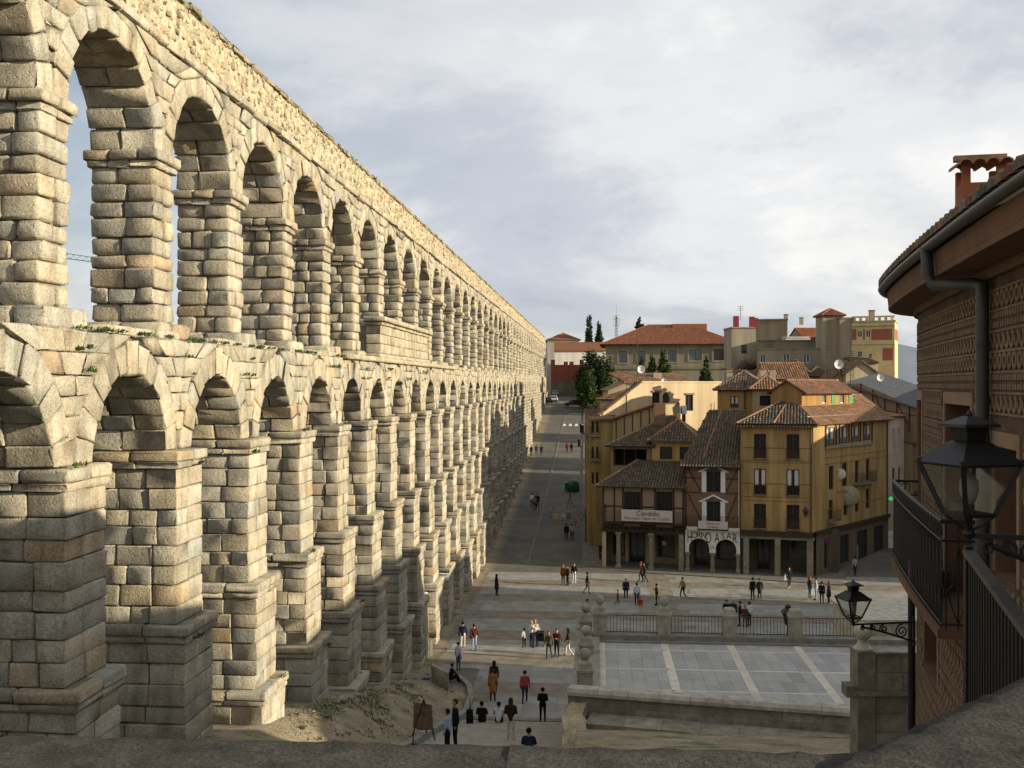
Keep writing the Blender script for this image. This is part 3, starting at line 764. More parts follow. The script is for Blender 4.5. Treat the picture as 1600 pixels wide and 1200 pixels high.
def parapet_front():
    """stone parapet closing the terrace towards the viewer"""
    a, b = (-.95, 38.15), (8.75, 36.45); F = between(a, b)
    r = thing('terrace_parapet', 'long low granite parapet with pale rounded coping at the near side of the terrace', 'wall', (a[0], a[1], 4))
    n = 9; L = F.w
    for i in range(n):
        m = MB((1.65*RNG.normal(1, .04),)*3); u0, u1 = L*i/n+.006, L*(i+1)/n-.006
        prof = [(.34, 5.86), (.34, 5.98), (.24, 6.10), (-.24, 6.10), (-.34, 5.98), (-.34, 5.86)]
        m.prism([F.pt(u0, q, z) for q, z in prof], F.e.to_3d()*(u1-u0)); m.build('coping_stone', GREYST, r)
    for k, (z0, z1) in enumerate(((5.5, 5.85), (5.15, 5.49))):
        m = 0; u = 0; i = 0
        while u < L-.05:
            w = min(rn.uniform(.9, 1.5), L-u); t = RNG.normal(1.15, .13)
            mb = MB((t, t*.97, t*.92)); mb.fbox(F, u+.008, u+w-.008, .2, -.2, z0, z1); mb.build('block', GREYST, r); u += w
    mb = MB((.55, .53, .5)); mb.fbox(F, .03, L-.03, .19, -.19, 3.0, 5.845); mb.build('core', GREYST, r)
    # lower ledge in front
    r2 = thing('terrace_ledge', 'lower dark stone ledge in front of the long terrace parapet', 'ledge', (a[0], a[1]-1, 4))
    F2 = between((-.3, 36.75), (9.4, 34.9)); u = 0
    while u < F2.w-.1:
        w = min(1.3, F2.w-u); t = RNG.normal(1.0, .08); mb = MB((t, t*.96, t*.88)); mb.fbox(F2, u+.006, u+w-.006, .32, -.9, 4.4, 5.32); mb.build('ledge_stone', GREYST, r2); u += w
    # rough rock at its left end
    V, Fq, C, b_ = [], [], [], 0
    rt = thing('rough_rock_wall', 'rough broken rock footing at the left end of the terrace parapet', 'rock', (-1, 35, 3))
    from mathutils import noise as mn
    c = [Vector(p) for p in ((-1.55, 32.6, 2), (-.3, 32.6, 2), (-.3, 37.7, 2), (-1.3, 37.7, 2), (-1.2, 32.6, 4.3), (-.35, 32.6, 4.5), (-.35, 37.7, 5.62), (-.98, 37.7, 5.62))]
    m = MB((1.0, .94, .82)); n = 18
    for fc in ((4, 5, 6, 7), (0, 1, 5, 4), (3, 0, 4, 7), (1, 2, 6, 5)):
        V = []
        for a in range(n+1):
            for b in range(n+1):
                p = c[fc[0]].lerp(c[fc[1]], a/n).lerp(c[fc[3]].lerp(c[fc[2]], a/n), b/n); q = p + mn.noise_vector(p*1.7)*.16 + mn.noise_vector(p*5.1)*.07; V.append(q)
        m.add(V, [(a*(n+1)+b, (a+1)*(n+1)+b, (a+1)*(n+1)+b+1, a*(n+1)+b+1) for a in range(n) for b in range(n)])
    m.build('rock_face', STONE, rt)
parapet_front()

def gable_pillar():
    """stair wall on the right with the large stone ball"""
    d = 24.0; p = W(1337, 1010, d); q = W(1460, 1010, d)
    F = between((p.x, p.y), (q.x, q.y)); r = thing('stair_wall', 'coursed granite stair wall with a big pale stone ball on its end pillar', 'wall', (p.x, p.y, 8))
    z1 = ZD(1022, d)
    m = MB((.85, .83, .78)); m.fbox(F, .03, .44, .05, -.5, 6.0, z1+.06); m.build('pillar', GREYST, r)
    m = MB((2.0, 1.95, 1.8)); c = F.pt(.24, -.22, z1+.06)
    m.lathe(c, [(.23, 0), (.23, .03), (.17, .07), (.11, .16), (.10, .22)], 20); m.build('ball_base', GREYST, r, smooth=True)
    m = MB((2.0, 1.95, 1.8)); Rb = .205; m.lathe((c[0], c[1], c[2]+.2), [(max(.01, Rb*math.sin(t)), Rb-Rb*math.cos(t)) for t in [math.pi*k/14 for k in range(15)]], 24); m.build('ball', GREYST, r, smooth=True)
    z = z1
    for k in range(8):
        h = .42; x = .46+(.0 if k % 2 else .0); u = .46
        while u < 3.2:
            w = rn.uniform(.55, .95); t = RNG.normal(1.15, .09); mb = MB((t, t*.98, t*.93)); mb.fbox(F, u+.006, u+w-.006, 0, -.4, z-h+.006, z-(.006 if k else 0)); mb.build('block', GREYST, r); u += w
        z -= h
        if k == 1:
            mb = MB((.9, .88, .84)); mb.fbox(F, -.03, 3.2, .08, -.42, z-.10, z-.006); mb.build('ledge', GREYST, r); z -= .10
    m = MB((1.1, 1.08, 1.0)); m.fbox(F, .44, 3.2, .05, -.45, z1+.004, z1+.05); m.build('coping', GREYST, r)
    m = MB((.6, .58, .54)); m.fbox(F, .5, 3.2, -.03, -.37, 5.0, z1-.01); m.build('core', GREYST, r)
    # small stone corbel and bench on the terrace side
    m = MB((.8, .8, .76)); m.fbox(F, -.2, .02, .0, -.4, ZD(1090, d), ZD(1072, d)); m.build('corbel', GREYST, r)
gable_pillar()

def pale_plinth():
    """pale sunlit block and upper terrace wall behind the ball"""
    d = 51.0; p = W(1348, 970, d); q = W(1560, 970, d); F = between((p.x, p.y), (q.x, q.y))
    zt = ZD(968, d)
    r = thing('pale_stone_platform', 'pale cream stone platform with bluish top behind the large stone ball', 'platform', (p.x, p.y, 4))
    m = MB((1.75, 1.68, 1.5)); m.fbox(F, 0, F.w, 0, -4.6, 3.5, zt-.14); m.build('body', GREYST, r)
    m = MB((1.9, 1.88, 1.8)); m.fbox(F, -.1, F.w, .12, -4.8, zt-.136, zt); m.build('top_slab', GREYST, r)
pale_plinth()

# ------------------------------------------------------------------ viewpoint: terrace floor, parapet and rising coping right in front of the camera
def viewpoint():
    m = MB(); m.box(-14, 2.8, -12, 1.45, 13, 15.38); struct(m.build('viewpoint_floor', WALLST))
    # long rough granite parapet: its far top edge runs along the bottom of the picture
    r = thing('foreground_parapet', 'dark rough granite parapet along the bottom edge of the picture', 'parapet', (0, 1.5, 15.4))
    def slab(p0, p1, w, zt0, zt1, h, n, name, root):
        """p0,p1: far top edge of a coping, cut in stones, each with an uneven grid top"""
        F = between(p0, p1); per = 24
        for i in range(n):
            u0, u1 = F.w*i/n, F.w*(i+1)/n; m = MB(); V = []; nu, nn = per, 12
            for a in range(nu+1):
                for b in range(nn+1):
                    u = u0+(u1-u0)*a/nu; q = -w*b/nn; e = min(b, nn-b)/nn*w; z = zt0+(zt1-zt0)*u/F.w - .035*max(0, 1-e/.045)**2 + rn.gauss(0, .0016)
                    V.append(F.pt(u, -q if False else q*-1 - w*0, z) if False else F.pt(u, w*b/nn, z))
            Fq = [(a*(nn+1)+b, (a+1)*(nn+1)+b, (a+1)*(nn+1)+b+1, a*(nn+1)+b+1) for a in range(nu) for b in range(nn)]
            k = len(V); rim = [a*(nn+1) for a in range(nu+1)]; rim2 = [a*(nn+1)+nn for a in range(nu+1)]
            for idx in rim+rim2: x, y, z = V[idx]; V.append((x, y, z-h))
            for a in range(nu):
                Fq += [(rim[a], k+a, k+a+1, rim[a+1]), (rim2[a+1], k+nu+1+a+1, k+nu+1+a, rim2[a])]
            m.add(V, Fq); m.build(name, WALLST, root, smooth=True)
    p0 = W(-420, 1132, 1.38); p1 = W(1700, 1180, 1.36)
    zt = CAM_Z-.442
    a = W(-700, 600, 1.41); b = W(1620, 600, 1.29)
    slab((a.x, a.y), (b.x, b.y), .42, zt-.0, zt-.0, .22, 3, 'coping_stone', r)
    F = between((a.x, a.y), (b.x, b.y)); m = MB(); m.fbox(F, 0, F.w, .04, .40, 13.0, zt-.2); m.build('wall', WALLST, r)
    # rising coping on the right
    r2 = thing('stair_parapet', 'thick granite stair coping rising to the right in the lower right corner', 'parapet', (1.2, 1.3, 15.4))
    q0 = W(1322, 1152, 1.29); q1 = W(1760, 964, 1.75)
    q0 = q0.lerp(q1, -.4)
    slab((q0.x, q0.y), (q1.x, q1.y), .42, q0.z, q1.z, .25, 2, 'coping_stone', r2)
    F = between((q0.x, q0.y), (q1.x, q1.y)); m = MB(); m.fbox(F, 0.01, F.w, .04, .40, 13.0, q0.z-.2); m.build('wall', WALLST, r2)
viewpoint()
# ================================================================== BUILDING TOOLKIT
PAL_OLD = [(.30, .16, .09), (.24, .16, .10), (.20, .15, .10), (.34, .20, .12), (.15, .14, .095), (.26, .13, .075), (.18, .16, .11)]
PAL_MOSS = [(.13, .125, .075), (.10, .105, .065), (.16, .12, .08), (.20, .12, .08), (.09, .095, .06), (.14, .14, .09), (.24, .13, .08)]
PAL_WARM = [(.40, .20, .11), (.36, .22, .13), (.30, .18, .10), (.46, .25, .14), (.26, .18, .11), (.42, .19, .10), (.22, .17, .11)]
PAL_RED = [(.40, .15, .075), (.36, .14, .07), (.44, .18, .09), (.33, .13, .07)]
def roof_plane(pts, parent, pal, name='roof', pitch=.27, tile=.42, seg=4, thick=.12, rad=.105, tiles=True):
    """pts: 3D polygon, first edge = eave. A solid deck with rows of barrel tiles lying on it."""
    P = [Vector(p) for p in pts]; e = (P[1]-P[0]); e = e.normalized()
    nrm = None
    for k in range(2, len(P)):
        c = e.cross(P[k]-P[0])
        if c.length > 1e-4: nrm = c.normalized(); break
    if nrm.z < 0: nrm = -nrm
    up = nrm.cross(e).normalized()
    if up.z < 0: up = -up
    deck = MB(tuple(c*.55 for c in pal[len(pal)//2])); deck.prism([p - nrm*thick for p in P], nrm*thick)
    ro = deck.build(name, TILE, parent)
    if not tiles: return ro
    uv = [((p-P[0]).dot(e), (p-P[0]).dot(up)) for p in P]; u0, u1 = min(a for a, _ in uv), max(a for a, _ in uv)
    V, Fc, C = [], [], []; n = len(uv); u = u0+pitch/2
    while u < u1:
        vs_ = []
        for i in range(n):
            (a, b), (c, d) = uv[i], uv[(i+1) % n]
            if (a-u)*(c-u) < 0: vs_.append(b+(d-b)*(u-a)/(c-a))
        if len(vs_) >= 2:
            v0, v1 = min(vs_), max(vs_)
            if v0 < .01: v0 -= .07
            v = v0
            while v < v1-.08:
                w = min(tile, v1-v); t = random.gauss(1, .12); col = random.choice(pal); col = tuple(max(.02, q*t) for q in col); b0 = len(V); du = random.uniform(-.012, .012)
                for (vv, lift, rr) in ((v, .030, rad), (v+w+.03, .0, rad*.86)):
                    for k in range(seg+1):
                        th = math.pi*k/seg; V.append(P[0]+e*(u+du+rr*math.cos(th))+up*vv+nrm*(lift+rr*.85*math.sin(th))); C.append(col)
                for k in range(seg): Fc.append((b0+k+1, b0+k, b0+seg+1+k, b0+seg+2+k))
                Fc.append(tuple(b0+k for k in range(seg+1)))
                v += w
        u += pitch
    if V: make('roof_tiles', [tuple(p) for p in V], Fc, C, TILE, ro, kind='stuff')
    return ro
def ridge(p, q, parent, pal, r=.13):
    p, q = Vector(p), Vector(q); L = (q-p).length; n = max(1, int(L/.42)); V, Fc, C = [], [], []; d = (q-p).normalized(); s = d.cross(Vector((0, 0, 1))).normalized(); up = s.cross(d).normalized()
    for i in range(n):
        col = tuple(c*random.gauss(1.1, .12) for c in random.choice(pal)); b0 = len(V)
        for t, rr in ((i/n, r*1.06), ((i+1.08)/n, r*.9)):
            c = p+(q-p)*min(t, 1)
            for k in range(6): th = math.pi*k/5; V.append(tuple(c+s*(rr*math.cos(th))+up*(rr*math.sin(th)))); C.append(col)
        for k in range(5): Fc.append((b0+k, b0+k+1, b0+7+k, b0+6+k))
        Fc.append(tuple(b0+5-k for k in range(6)))
    return make('ridge_tiles', V, Fc, C, TILE, parent, kind='stuff')

def wall_face(m, F, u0, u1, z0, z1, ops, reveal=.22, n=0.0):
    us = sorted(set([u0, u1] + [v for o in ops for v in o[:2]])); zs = sorted(set([z0, z1] + [v for o in ops for v in o[2:4]]))
    us = [u for u in us if u0 <= u <= u1]; zs = [z for z in zs if z0 <= z <= z1]
    for i in range(len(us)-1):
        for j in range(len(zs)-1):
            a, b, c, d = us[i], us[i+1], zs[j], zs[j+1]; um, zm = (a+b)/2, (c+d)/2
            if any(o[0] < um < o[1] and o[2] < zm < o[3] for o in ops): continue
            m.add([F.pt(a, n, c), F.pt(b, n, c), F.pt(b, n, d), F.pt(a, n, d)], [(0, 1, 2, 3)])
    for o in ops:
        a, b, c, d = o[:4]; r = n-reveal
        m.add([F.pt(a, n, c), F.pt(b, n, c), F.pt(b, n, d), F.pt(a, n, d), F.pt(a, r, c), F.pt(b, r, c), F.pt(b, r, d), F.pt(a, r, d)], [(0, 4, 5, 1), (1, 5, 6, 2), (2, 6, 7, 3), (3, 7, 4, 0)])
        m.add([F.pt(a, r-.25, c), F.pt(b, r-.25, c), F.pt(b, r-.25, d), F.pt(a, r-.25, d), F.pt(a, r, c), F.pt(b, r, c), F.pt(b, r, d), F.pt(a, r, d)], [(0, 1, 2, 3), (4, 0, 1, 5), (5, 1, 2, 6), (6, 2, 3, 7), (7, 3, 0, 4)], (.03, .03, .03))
def window(F, o, parent, frame=WOOD, pane=PANE, style='casement', n=-.12, name='window'):
    a, b, c, d = o[:4]; t = min(.08, (b-a)*.09); m = MB()
    m.fbox(F, a+.002, a+t, n, n-.07, c, d); m.fbox(F, b-t, b-.002, n, n-.07, c, d); m.fbox(F, a+t, b-t, n, n-.07, d-t, d-.002); m.fbox(F, a+t, b-t, n, n-.07, c+.002, c+t)
    um = (a+b)/2
    if style in ('casement', 'grid', 'curtain', 'french'): m.fbox(F, um-t*.5, um+t*.5, n+.005, n-.06, c+t, d-t)
    if style == 'grid':
        for k in (1, 2, 3): z = c+(d-c)*k/4; m.fbox(F, a+t, b-t, n-.01, n-.055, z-.02, z+.02)
        for k in (1, 3): u = a+(b-a)*k/4; m.fbox(F, u-.02, u+.02, n-.012, n-.057, c+t, d-t)
    if style in ('french', 'frenchc'):
        m.fbox(F, a+t, b-t, n-.005, n-.05, c+t, c+(d-c)*.35)
    w = m.build(name, frame, parent)
    m = MB(); m.fbox(F, a+t*.5, b-t*.5, n-.035, n-.045, c+t*.5, d-t*.5); m.build('pane', pane, w)
    if style in ('curtain', 'french') and style == 'curtain':
        for (p, q) in ((a+t, a+t+(b-a)*.3), (b-t-(b-a)*.3, b-t)):
            m = MB(); m.fbox(F, p, q, n-.02, n-.03, c+(d-c)*.36, d-t); m.build('curtain', CURT, w)
    return w
def house(name, label, F, w, dp, z0, z1, rise, roof, wall, front=(), right=(), left=(), pal=PAL_OLD, over=.4, cat='house', frame=WOOD, group=None, tiles=True, ridge_u=None, back=False, tint=(1, 1, 1), band=None):
    """rectangular house: front wall along frame F, right and left walls going back dp metres"""
    c = F.pt(w/2, -dp/2, z0); r = thing(name, label, cat, c, group)
    m = MB(tint); FR, FL, FB = F.right(w), F.left(dp), Frame(F.o + F.e*w - F.n*dp, -F.e)
    wall_face(m, F, 0, w, z0, z1, front); wall_face(m, FR, 0, dp, z0, z1, right); wall_face(m, FL, 0, dp, z0, z1, left); wall_face(m, FB, 0, w, z0, z1, [])
    if roof == 'gable_n':      # gables face front and back, ridge runs back
        for Fx in (F, FB): m.add([Fx.pt(0, 0, z1), Fx.pt(w, 0, z1), Fx.pt(w/2, 0, z1+rise)], [(0, 1, 2)])
    if roof == 'gable_u':
        for Fx in (FR, FL): m.add([Fx.pt(0, 0, z1), Fx.pt(dp, 0, z1), Fx.pt(dp/2, 0, z1+rise)], [(0, 1, 2)])
    if roof == 'shed':         # rises to the back
        m.add([FR.pt(0, 0, z1), FR.pt(dp, 0, z1), FR.pt(dp, 0, z1+rise)], [(0, 1, 2)]); m.add([FL.pt(dp, 0, z1), FL.pt(0, 0, z1), FL.pt(0, 0, z1+rise)], [(2, 1, 0)])
        m.add([FB.pt(0, 0, z1), FB.pt(w, 0, z1), FB.pt(w, 0, z1+rise), FB.pt(0, 0, z1+rise)], [(0, 1, 2, 3)])
    if roof == 'flat':
        m.add([F.pt(0, 0, z1-.3), F.pt(w, 0, z1-.3), F.pt(w, -dp, z1-.3), F.pt(0, -dp, z1-.3)], [(0, 1, 2, 3)])
    wo = m.build('wall', wall, r)
    for Fx, ops in ((F, front), (FR, right), (FL, left)):
        for o in ops:
            st = o[4] if len(o) > 4 else 'casement'
            if st == 'open': continue
            window(Fx, o, r, o[5] if len(o) > 5 else frame, o[6] if len(o) > 6 else PANE, st)
    ov = over; zl = z1 + .02
    def P(u, n, z): return F.pt(u, n, z)
    sl = rise/(dp/2) if roof in ('gable_u', 'hip') else 0
    if roof == 'hip':
        k = min(w, dp)/2; e = -ov*rise/k
        if w >= dp: A, B = P(k, -dp/2, z1+rise), P(w-k, -dp/2, z1+rise)
        else: A, B = P(w/2, -k, z1+rise), P(w/2, -(dp-k), z1+rise)
        c0, c1, c2, c3 = P(-ov, ov, z1+e), P(w+ov, ov, z1+e), P(w+ov, -dp-ov, z1+e), P(-ov, -dp-ov, z1+e)
        if w >= dp: planes = [[c0, c1, B, A], [c1, c2, B], [c2, c3, A, B], [c3, c0, A]]; hips = [(c0, A), (c1, B), (c2, B), (c3, A), (A, B)]
        else: planes = [[c0, c1, A], [c1, c2, B, A], [c2, c3, B], [c3, c0, A, B]]; hips = [(c0, A), (c1, A), (c2, B), (c3, B), (A, B)]
        for i, pl in enumerate(planes): ro = roof_plane(pl, r, pal, tiles=tiles and (i != 2))
        for a, b in hips:
            if (Vector(a)-Vector(b)).length > .3: ridge(a, b, ro, pal)
    elif roof == 'gable_n':
        e = -ov*rise/(w/2); A, B = P(w/2, ov, z1+rise), P(w/2, -dp-ov, z1+rise)
        roof_plane([P(w+ov, ov, z1+e), P(w+ov, -dp-ov, z1+e), B, A], r, pal, tiles=tiles); ro = roof_plane([P(-ov, -dp-ov, z1+e), P(-ov, ov, z1+e), A, B], r, pal, tiles=tiles); ridge(A, B, ro, pal)
    elif roof == 'gable_u':
        e = -ov*rise/(dp/2); A, B = P(-ov*.4, -dp/2, z1+rise), P(w+ov*.4, -dp/2, z1+rise)
        ro = roof_plane([P(-ov*.4, ov, z1+e), P(w+ov*.4, ov, z1+e), B, A], r, pal, tiles=tiles); roof_plane([P(w+ov*.4, -dp-ov, z1+e), P(-ov*.4, -dp-ov, z1+e), A, B], r, pal, tiles=False); ridge(A, B, ro, pal)
    elif roof == 'shed':
        e = -ov*rise/dp
        roof_plane([P(-ov*.3, ov, z1+e), P(w+ov*.3, ov, z1+e), P(w+ov*.3, -dp, z1+rise), P(-ov*.3, -dp, z1+rise)], r, pal, tiles=tiles)
    elif roof == 'flat':
        m = MB(tuple(.85*t for t in tint))
        for Fx, ww in ((F, w), (FR, dp), (FL, dp)): m.fbox(Fx, -.1, ww+.1, .1, -.2, z1, z1+.18)
        m.build('coping', wall, r)
    return r
def chimney(parent, x, y, z0, z1, w=.5, m_=None, cap=True):
    m = MB(); m.box(x-w/2, x+w/2, y-w/2, y+w/2, z0, z1); c = m.build('chimney', m_ or WHITEP, parent)
    if cap: m = MB((.30, .16, .1)); m.box(x-w*.62, x+w*.62, y-w*.62, y+w*.62, z1, z1+.1); m.build('cap', TILE, c)
    return c
def balcony(parent, F, u0, u1, z, out=.55, h=.95, slab=True, scroll=False, step=.14, name='balcony', floor=None):
    m = MB(); m.fbox(F, u0, u1, 0, out, z-.10, z); b = m.build(name, floor or GREYST, parent)
    m = MB()
    for (p, q) in (((u0+.03, 0), (u0+.03, out-.03)), ((u0+.03, out-.03), (u1-.03, out-.03)), ((u1-.03, out-.03), (u1-.03, 0))):
        for zz in (z+.06, z+h): m.bar(F.pt(p[0], p[1], zz), F.pt(q[0], q[1], zz), .03, .025)
        L = math.hypot(q[0]-p[0], q[1]-p[1]); n = max(2, int(L/step))
        for k in range(n+1): t = k/n; x = F.pt(p[0]+(q[0]-p[0])*t, p[1]+(q[1]-p[1])*t, 0); m.bar((x[0], x[1], z), (x[0], x[1], z+h), .016)
    m.build('railing', IRON, b); return b
def text(s, size, F, u, z, n, parent, m_, name='lettering', align='CENTER', extr=.012, sx=1.0, shear=0.0):
    cu = bpy.data.curves.new('t', 'FONT'); cu.body = s; cu.size = size; cu.align_x = align; cu.extrude = extr; cu.shear = shear
    to = bpy.data.objects.new('t', cu); COL.objects.link(to); dg = bpy.context.evaluated_depsgraph_get(); me = bpy.data.meshes.new_from_object(to.evaluated_get(dg))
    vs_ = [F.pt(u+v.co.x*sx, n+v.co.z, z+v.co.y) for v in me.vertices]; fs = [tuple(p.vertices) for p in me.polygons]
    bpy.data.objects.remove(to); bpy.data.curves.remove(cu); bpy.data.meshes.remove(me)
    return make(name, vs_, fs, None, m_, parent)

YEL = mat('ochre_plaster', (.43, .285, .12), .9, var=.2, scale=1.2, streak=True, tint=True, fine=.08)
CREAM = mat('cream_plaster', (.50, .41, .28), .9, var=.12, scale=.9, streak=True, tint=True, fine=.08)
GREYP = mat('grey_plaster', (.30, .265, .20), .9, var=.16, scale=.7, streak=True, tint=True, fine=.08)
WHITEW = mat('whitewash', (.74, .71, .64), .9, var=.08, scale=.8, streak=True, tint=True)
BRICK = mat('brick_wall', (.24, .135, .085), .9, var=.18, scale=7, tint=True, fine=.2)
SLATE = mat('slate_roof', (.085, .09, .10), .7, var=.2, scale=3)
PINKB = mat('pink_brick', (.33, .25, .18), .9, var=.12, scale=6, tint=True, fine=.18)
DRED = mat('dark_red_plaster', (.16, .03, .03), .85, var=.15)

# ================================================================== THE ARCADE BLOCK
P0, P3 = WX(941, 97.6), WX(1271, 92.4)
FA = between(P0, P3); LA = FA.w
def ua(px):     # facade coordinate from a photo x
    # intersect the sight line with the facade plane
    a, b = -400.0, 400.0
    for _ in range(40):
        m_ = (a+b)/2; q = FA.pt(m_, 0, 0)
        if pixel(q[0], q[1], 0)[0] < px: a = m_
        else: b = m_
    return a
def za(px, py, n=0):
    q = FA.pt(ua(px), n, 0); return ZD(py, depth(q[0], q[1]))
U1, U2, U3 = ua(1070), ua(1157), ua(1271)

def column(parent, F, u, n, z0, z1, r=.22, sq=False):
    c = F.pt(u, n, z0); h = z1-z0; m = MB((.95, .90, .80))
    if sq: m.fbox(F, u-r, u+r, n+r, n-r, z0, z1)
    else: m.lathe(c, [(r*1.45, 0), (r*1.45, .16), (r*1.15, .26), (r, .34), (r*.92, h-.42), (r*1.05, h-.36), (r*1.3, h-.22), (r*1.5, h-.2), (r*1.5, h)], 14)
    return m.build('column', GREYST, parent)

def restaurant():
    F = FA; w = U1-.02; dp = 7.0; z1 = 7.75; zf = 3.95
    r = thing('restaurant_house', 'old timbered restaurant with mossy tiled roof, balcony sign and stone-columned porch', 'house', F.pt(w/2, -3, 0))
    W1 = (ua(975), ua(1001), 4.45, za(985, 768), 'casement', WOOD); W2 = (ua(1025), ua(1051), 4.45, za(1035, 768), 'casement', WOOD)
    m = MB((1, .95, .9)); wall_face(m, F, 0, w, zf, z1, [W1[:4], W2[:4]]); wall_face(m, F.left(dp), 0, dp, 0, z1, []); wall_face(m, F.right(w), 0, dp, zf, z1, [])
    m.build('wall', PINKB, r)
    for o in (W1, W2): window(F, o, r, WOOD, PANE, 'casement')
    # timber frame: posts and rails standing proud of the plaster
    for u in (.10, ua(960), W1[0]-.10, W1[1]+.10, W2[0]-.10, W2[1]+.10, w-.12):
        m = MB(); m.fbox(F, u-.08, u+.08, .035, -.02, zf, z1); m.build('timber_post', WOOD, r)
    for z in (zf+.1, 5.75, z1-.08):
        for a, b in ((.0, W1[0]-.19), (W1[1]+.19, W2[0]-.19), (W2[1]+.19, w)):
            m = MB(); m.fbox(F, a, b, .030, -.02, z-.07, z+.07); m.build('timber_rail', WOOD, r)
    # porch: floor of upper storey, beams, columns, shop front set back
    m = MB(); m.fbox(F, 0, w, .0, -2.9, zf-.22, zf-.002); m.build('porch_ceiling', WOOD, r)
    m = MB(); m.fbox(F, -.1, w, .12, -.22, zf-.55, zf-.23); m.build('porch_beam', WOOD, r)
    k = .2
    while k < w: m = MB(); m.fbox(F, k-.07, k+.07, .55, .0, zf-.16, zf-.02); m.build('joist', WOOD, r); k += .62
    for px, sq in ((966, False), (1017, False), (1066, True)): column(r, F, min(ua(px), w-.3), -.1, 0.1, zf-.55, .21, sq)
    m = MB(); m.fbox(F, -.02, .32, -.02, -.4, 0, zf-.56); m.build('corner_pier', CREAM, r)
    Fs = Frame(F.pt(0, -2.9, 0)[:2], F.e); D1 = (2.0, 3.5, .1, 3.0); S1 = (.45, 1.6, .75, 2.7); S2 = (4.6, 6.3, .75, 2.8)
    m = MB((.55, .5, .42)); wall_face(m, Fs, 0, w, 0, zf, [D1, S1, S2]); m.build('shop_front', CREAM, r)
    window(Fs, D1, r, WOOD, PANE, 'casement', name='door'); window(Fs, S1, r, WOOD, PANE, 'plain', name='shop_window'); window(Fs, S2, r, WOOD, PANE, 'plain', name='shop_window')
    for u in (1.8, 3.75, 4.3): m = MB(); m.fbox(Fs, u-.14, u+.14, .12, 0, .1, 2.9); m.build('jamb', CREAM, r)
    m = MB(); m.fbox(Fs, 5.1, 5.5, -.05, -.07, 1.9, 2.25); m.build('menu_card', mat('card', (.55, .55, .35), .8), r)
    # balcony with the signboard
    b = balcony(r, F, .3, w-.1, 4.35, .6, 1.05, floor=WOOD)
    s = MB((1, 1, 1)); u0, u1, sz0, sz1 = ua(973), ua(1052), za(1010, 815, .65), za(1010, 797, .65); s.fbox(F, u0, u1, .66, .60, sz0, sz1); sg = s.build('sign_board', mat('sign_white', (.56, .52, .48), .8, var=.05), b)
    text('Cándido', .62, F, (u0+u1)/2+.1, sz0+.52, .672, b, IRON, extr=.004); text('Mesonero Mayor de Castilla', .36, F, (u0+u1)/2, sz0+.16, .672, b, mat('red_ink', (.28, .05, .04), .8), extr=.004)
    # main roof, hipped to the left, running up to the tower
    zt = 9.75; ov = .55
    a, b_, c, d = F.pt(-ov, ov, z1-.15), F.pt(w+.15, ov, z1-.15), F.pt(w+.15, -3.6, zt), F.pt(2.7, -3.6, zt)
    ro = roof_plane([a, b_, c, d], r, PAL_MOSS); e = F.pt(-ov, -dp, z1-.15); f = F.pt(2.7, -dp, zt); ro2 = roof_plane([e, a, d, f], r, PAL_OLD); ridge(a, d, ro, PAL_WARM)
    # set-back tower with two windows
    tu0, tu1, tn = ua(1004)+.35, ua(1080)+.25, -3.5; Ft = Frame(F.pt(tu0, tn, 0)[:2], F.e); tw = tu1-tu0
    q = Ft.pt(tw/2, 0, 0); td = depth(q[0], q[1]); zz = lambda y: ZD(y, td)
    o1 = (tw*.17, tw*.44, zz(718), zz(698)); o2 = (tw*.60, tw*.88, zz(718), zz(698)); zt1 = zz(689)
    m = MB((1.05, 1, .95)); wall_face(m, Ft, 0, tw, 7.8, zt1, [o1, o2]); wall_face(m, Ft.right(tw), 0, 4.0, 7.8, zt1, []); wall_face(m, Ft.left(4.0), 0, 4.0, 7.8, zt1, []); m.build('tower_wall', YEL, r)
    for o in (o1, o2): window(Ft, o, r, WOOD, PANE, 'grid')
    A = Ft.pt(tw*.52, -2.0, zz(659)+.2); cs = [Ft.pt(-.4, .4, zt1), Ft.pt(tw+.4, .4, zt1), Ft.pt(tw+.4, -4.4, zt1), Ft.pt(-.4, -4.4, zt1)]
    for i in range(4): ro = roof_plane([cs[i], cs[(i+1) % 4], A], r, PAL_MOSS if i != 1 else PAL_WARM, tiles=i != 2); ridge(cs[i], A, ro, PAL_WARM, .11)
    chimney(r, A[0], A[1], A[2]-.2, A[2]+.55, .32, mat('yellow_plaster', (.60, .42, .12), .9), False)
    m = MB(); m.bar(Ft.pt(-.45, .45, zt1-.04), Ft.pt(tw+.45, .45, zt1-.04), .10); m.build('gutter', PIPE, r)
    # rear body on the left: dark gallery under its own hipped roof
    Fg = Frame(F.pt(.1, -3.7, 0)[:2], F.e); gw = tu0+.1; q = Fg.pt(gw/2, 0, 0); gd = depth(q[0], q[1]); g = lambda y: ZD(y, gd)
    G = (.25, gw-.75, g(728), g(702)); m = MB((.5, .45, .4)); wall_face(m, Fg, 0, gw, 7.6, g(699), [G], 1.2); wall_face(m, Fg.left(6), 0, 6, 0, g(699), []); m.build('gallery_wall', CREAM, r)
    for k in range(4): u = G[0]+(G[1]-G[0])*k/3; m = MB(); m.fbox(Fg, u-.05, u+.05, -.02, -.12, G[2], G[3]); m.build('gallery_post', WOOD, r)
    a, b_, c, d = Fg.pt(-.5, .5, g(697)), Fg.pt(gw+.1, .5, g(697)), Fg.pt(gw+1.6, -4.5, ZD(650, gd+4.5)), Fg.pt(gw+.9, -4.6, ZD(650, gd+4.5))
    ro = roof_plane([a, b_, c, d], r, PAL_MOSS); ridge(a, d, ro, PAL_WARM); e = Fg.pt(-.5, -7, g(697)); f = Fg.pt(gw+.9, -7, ZD(650, gd+4.5)); roof_plane([e, a, d, f], r, PAL_RED)
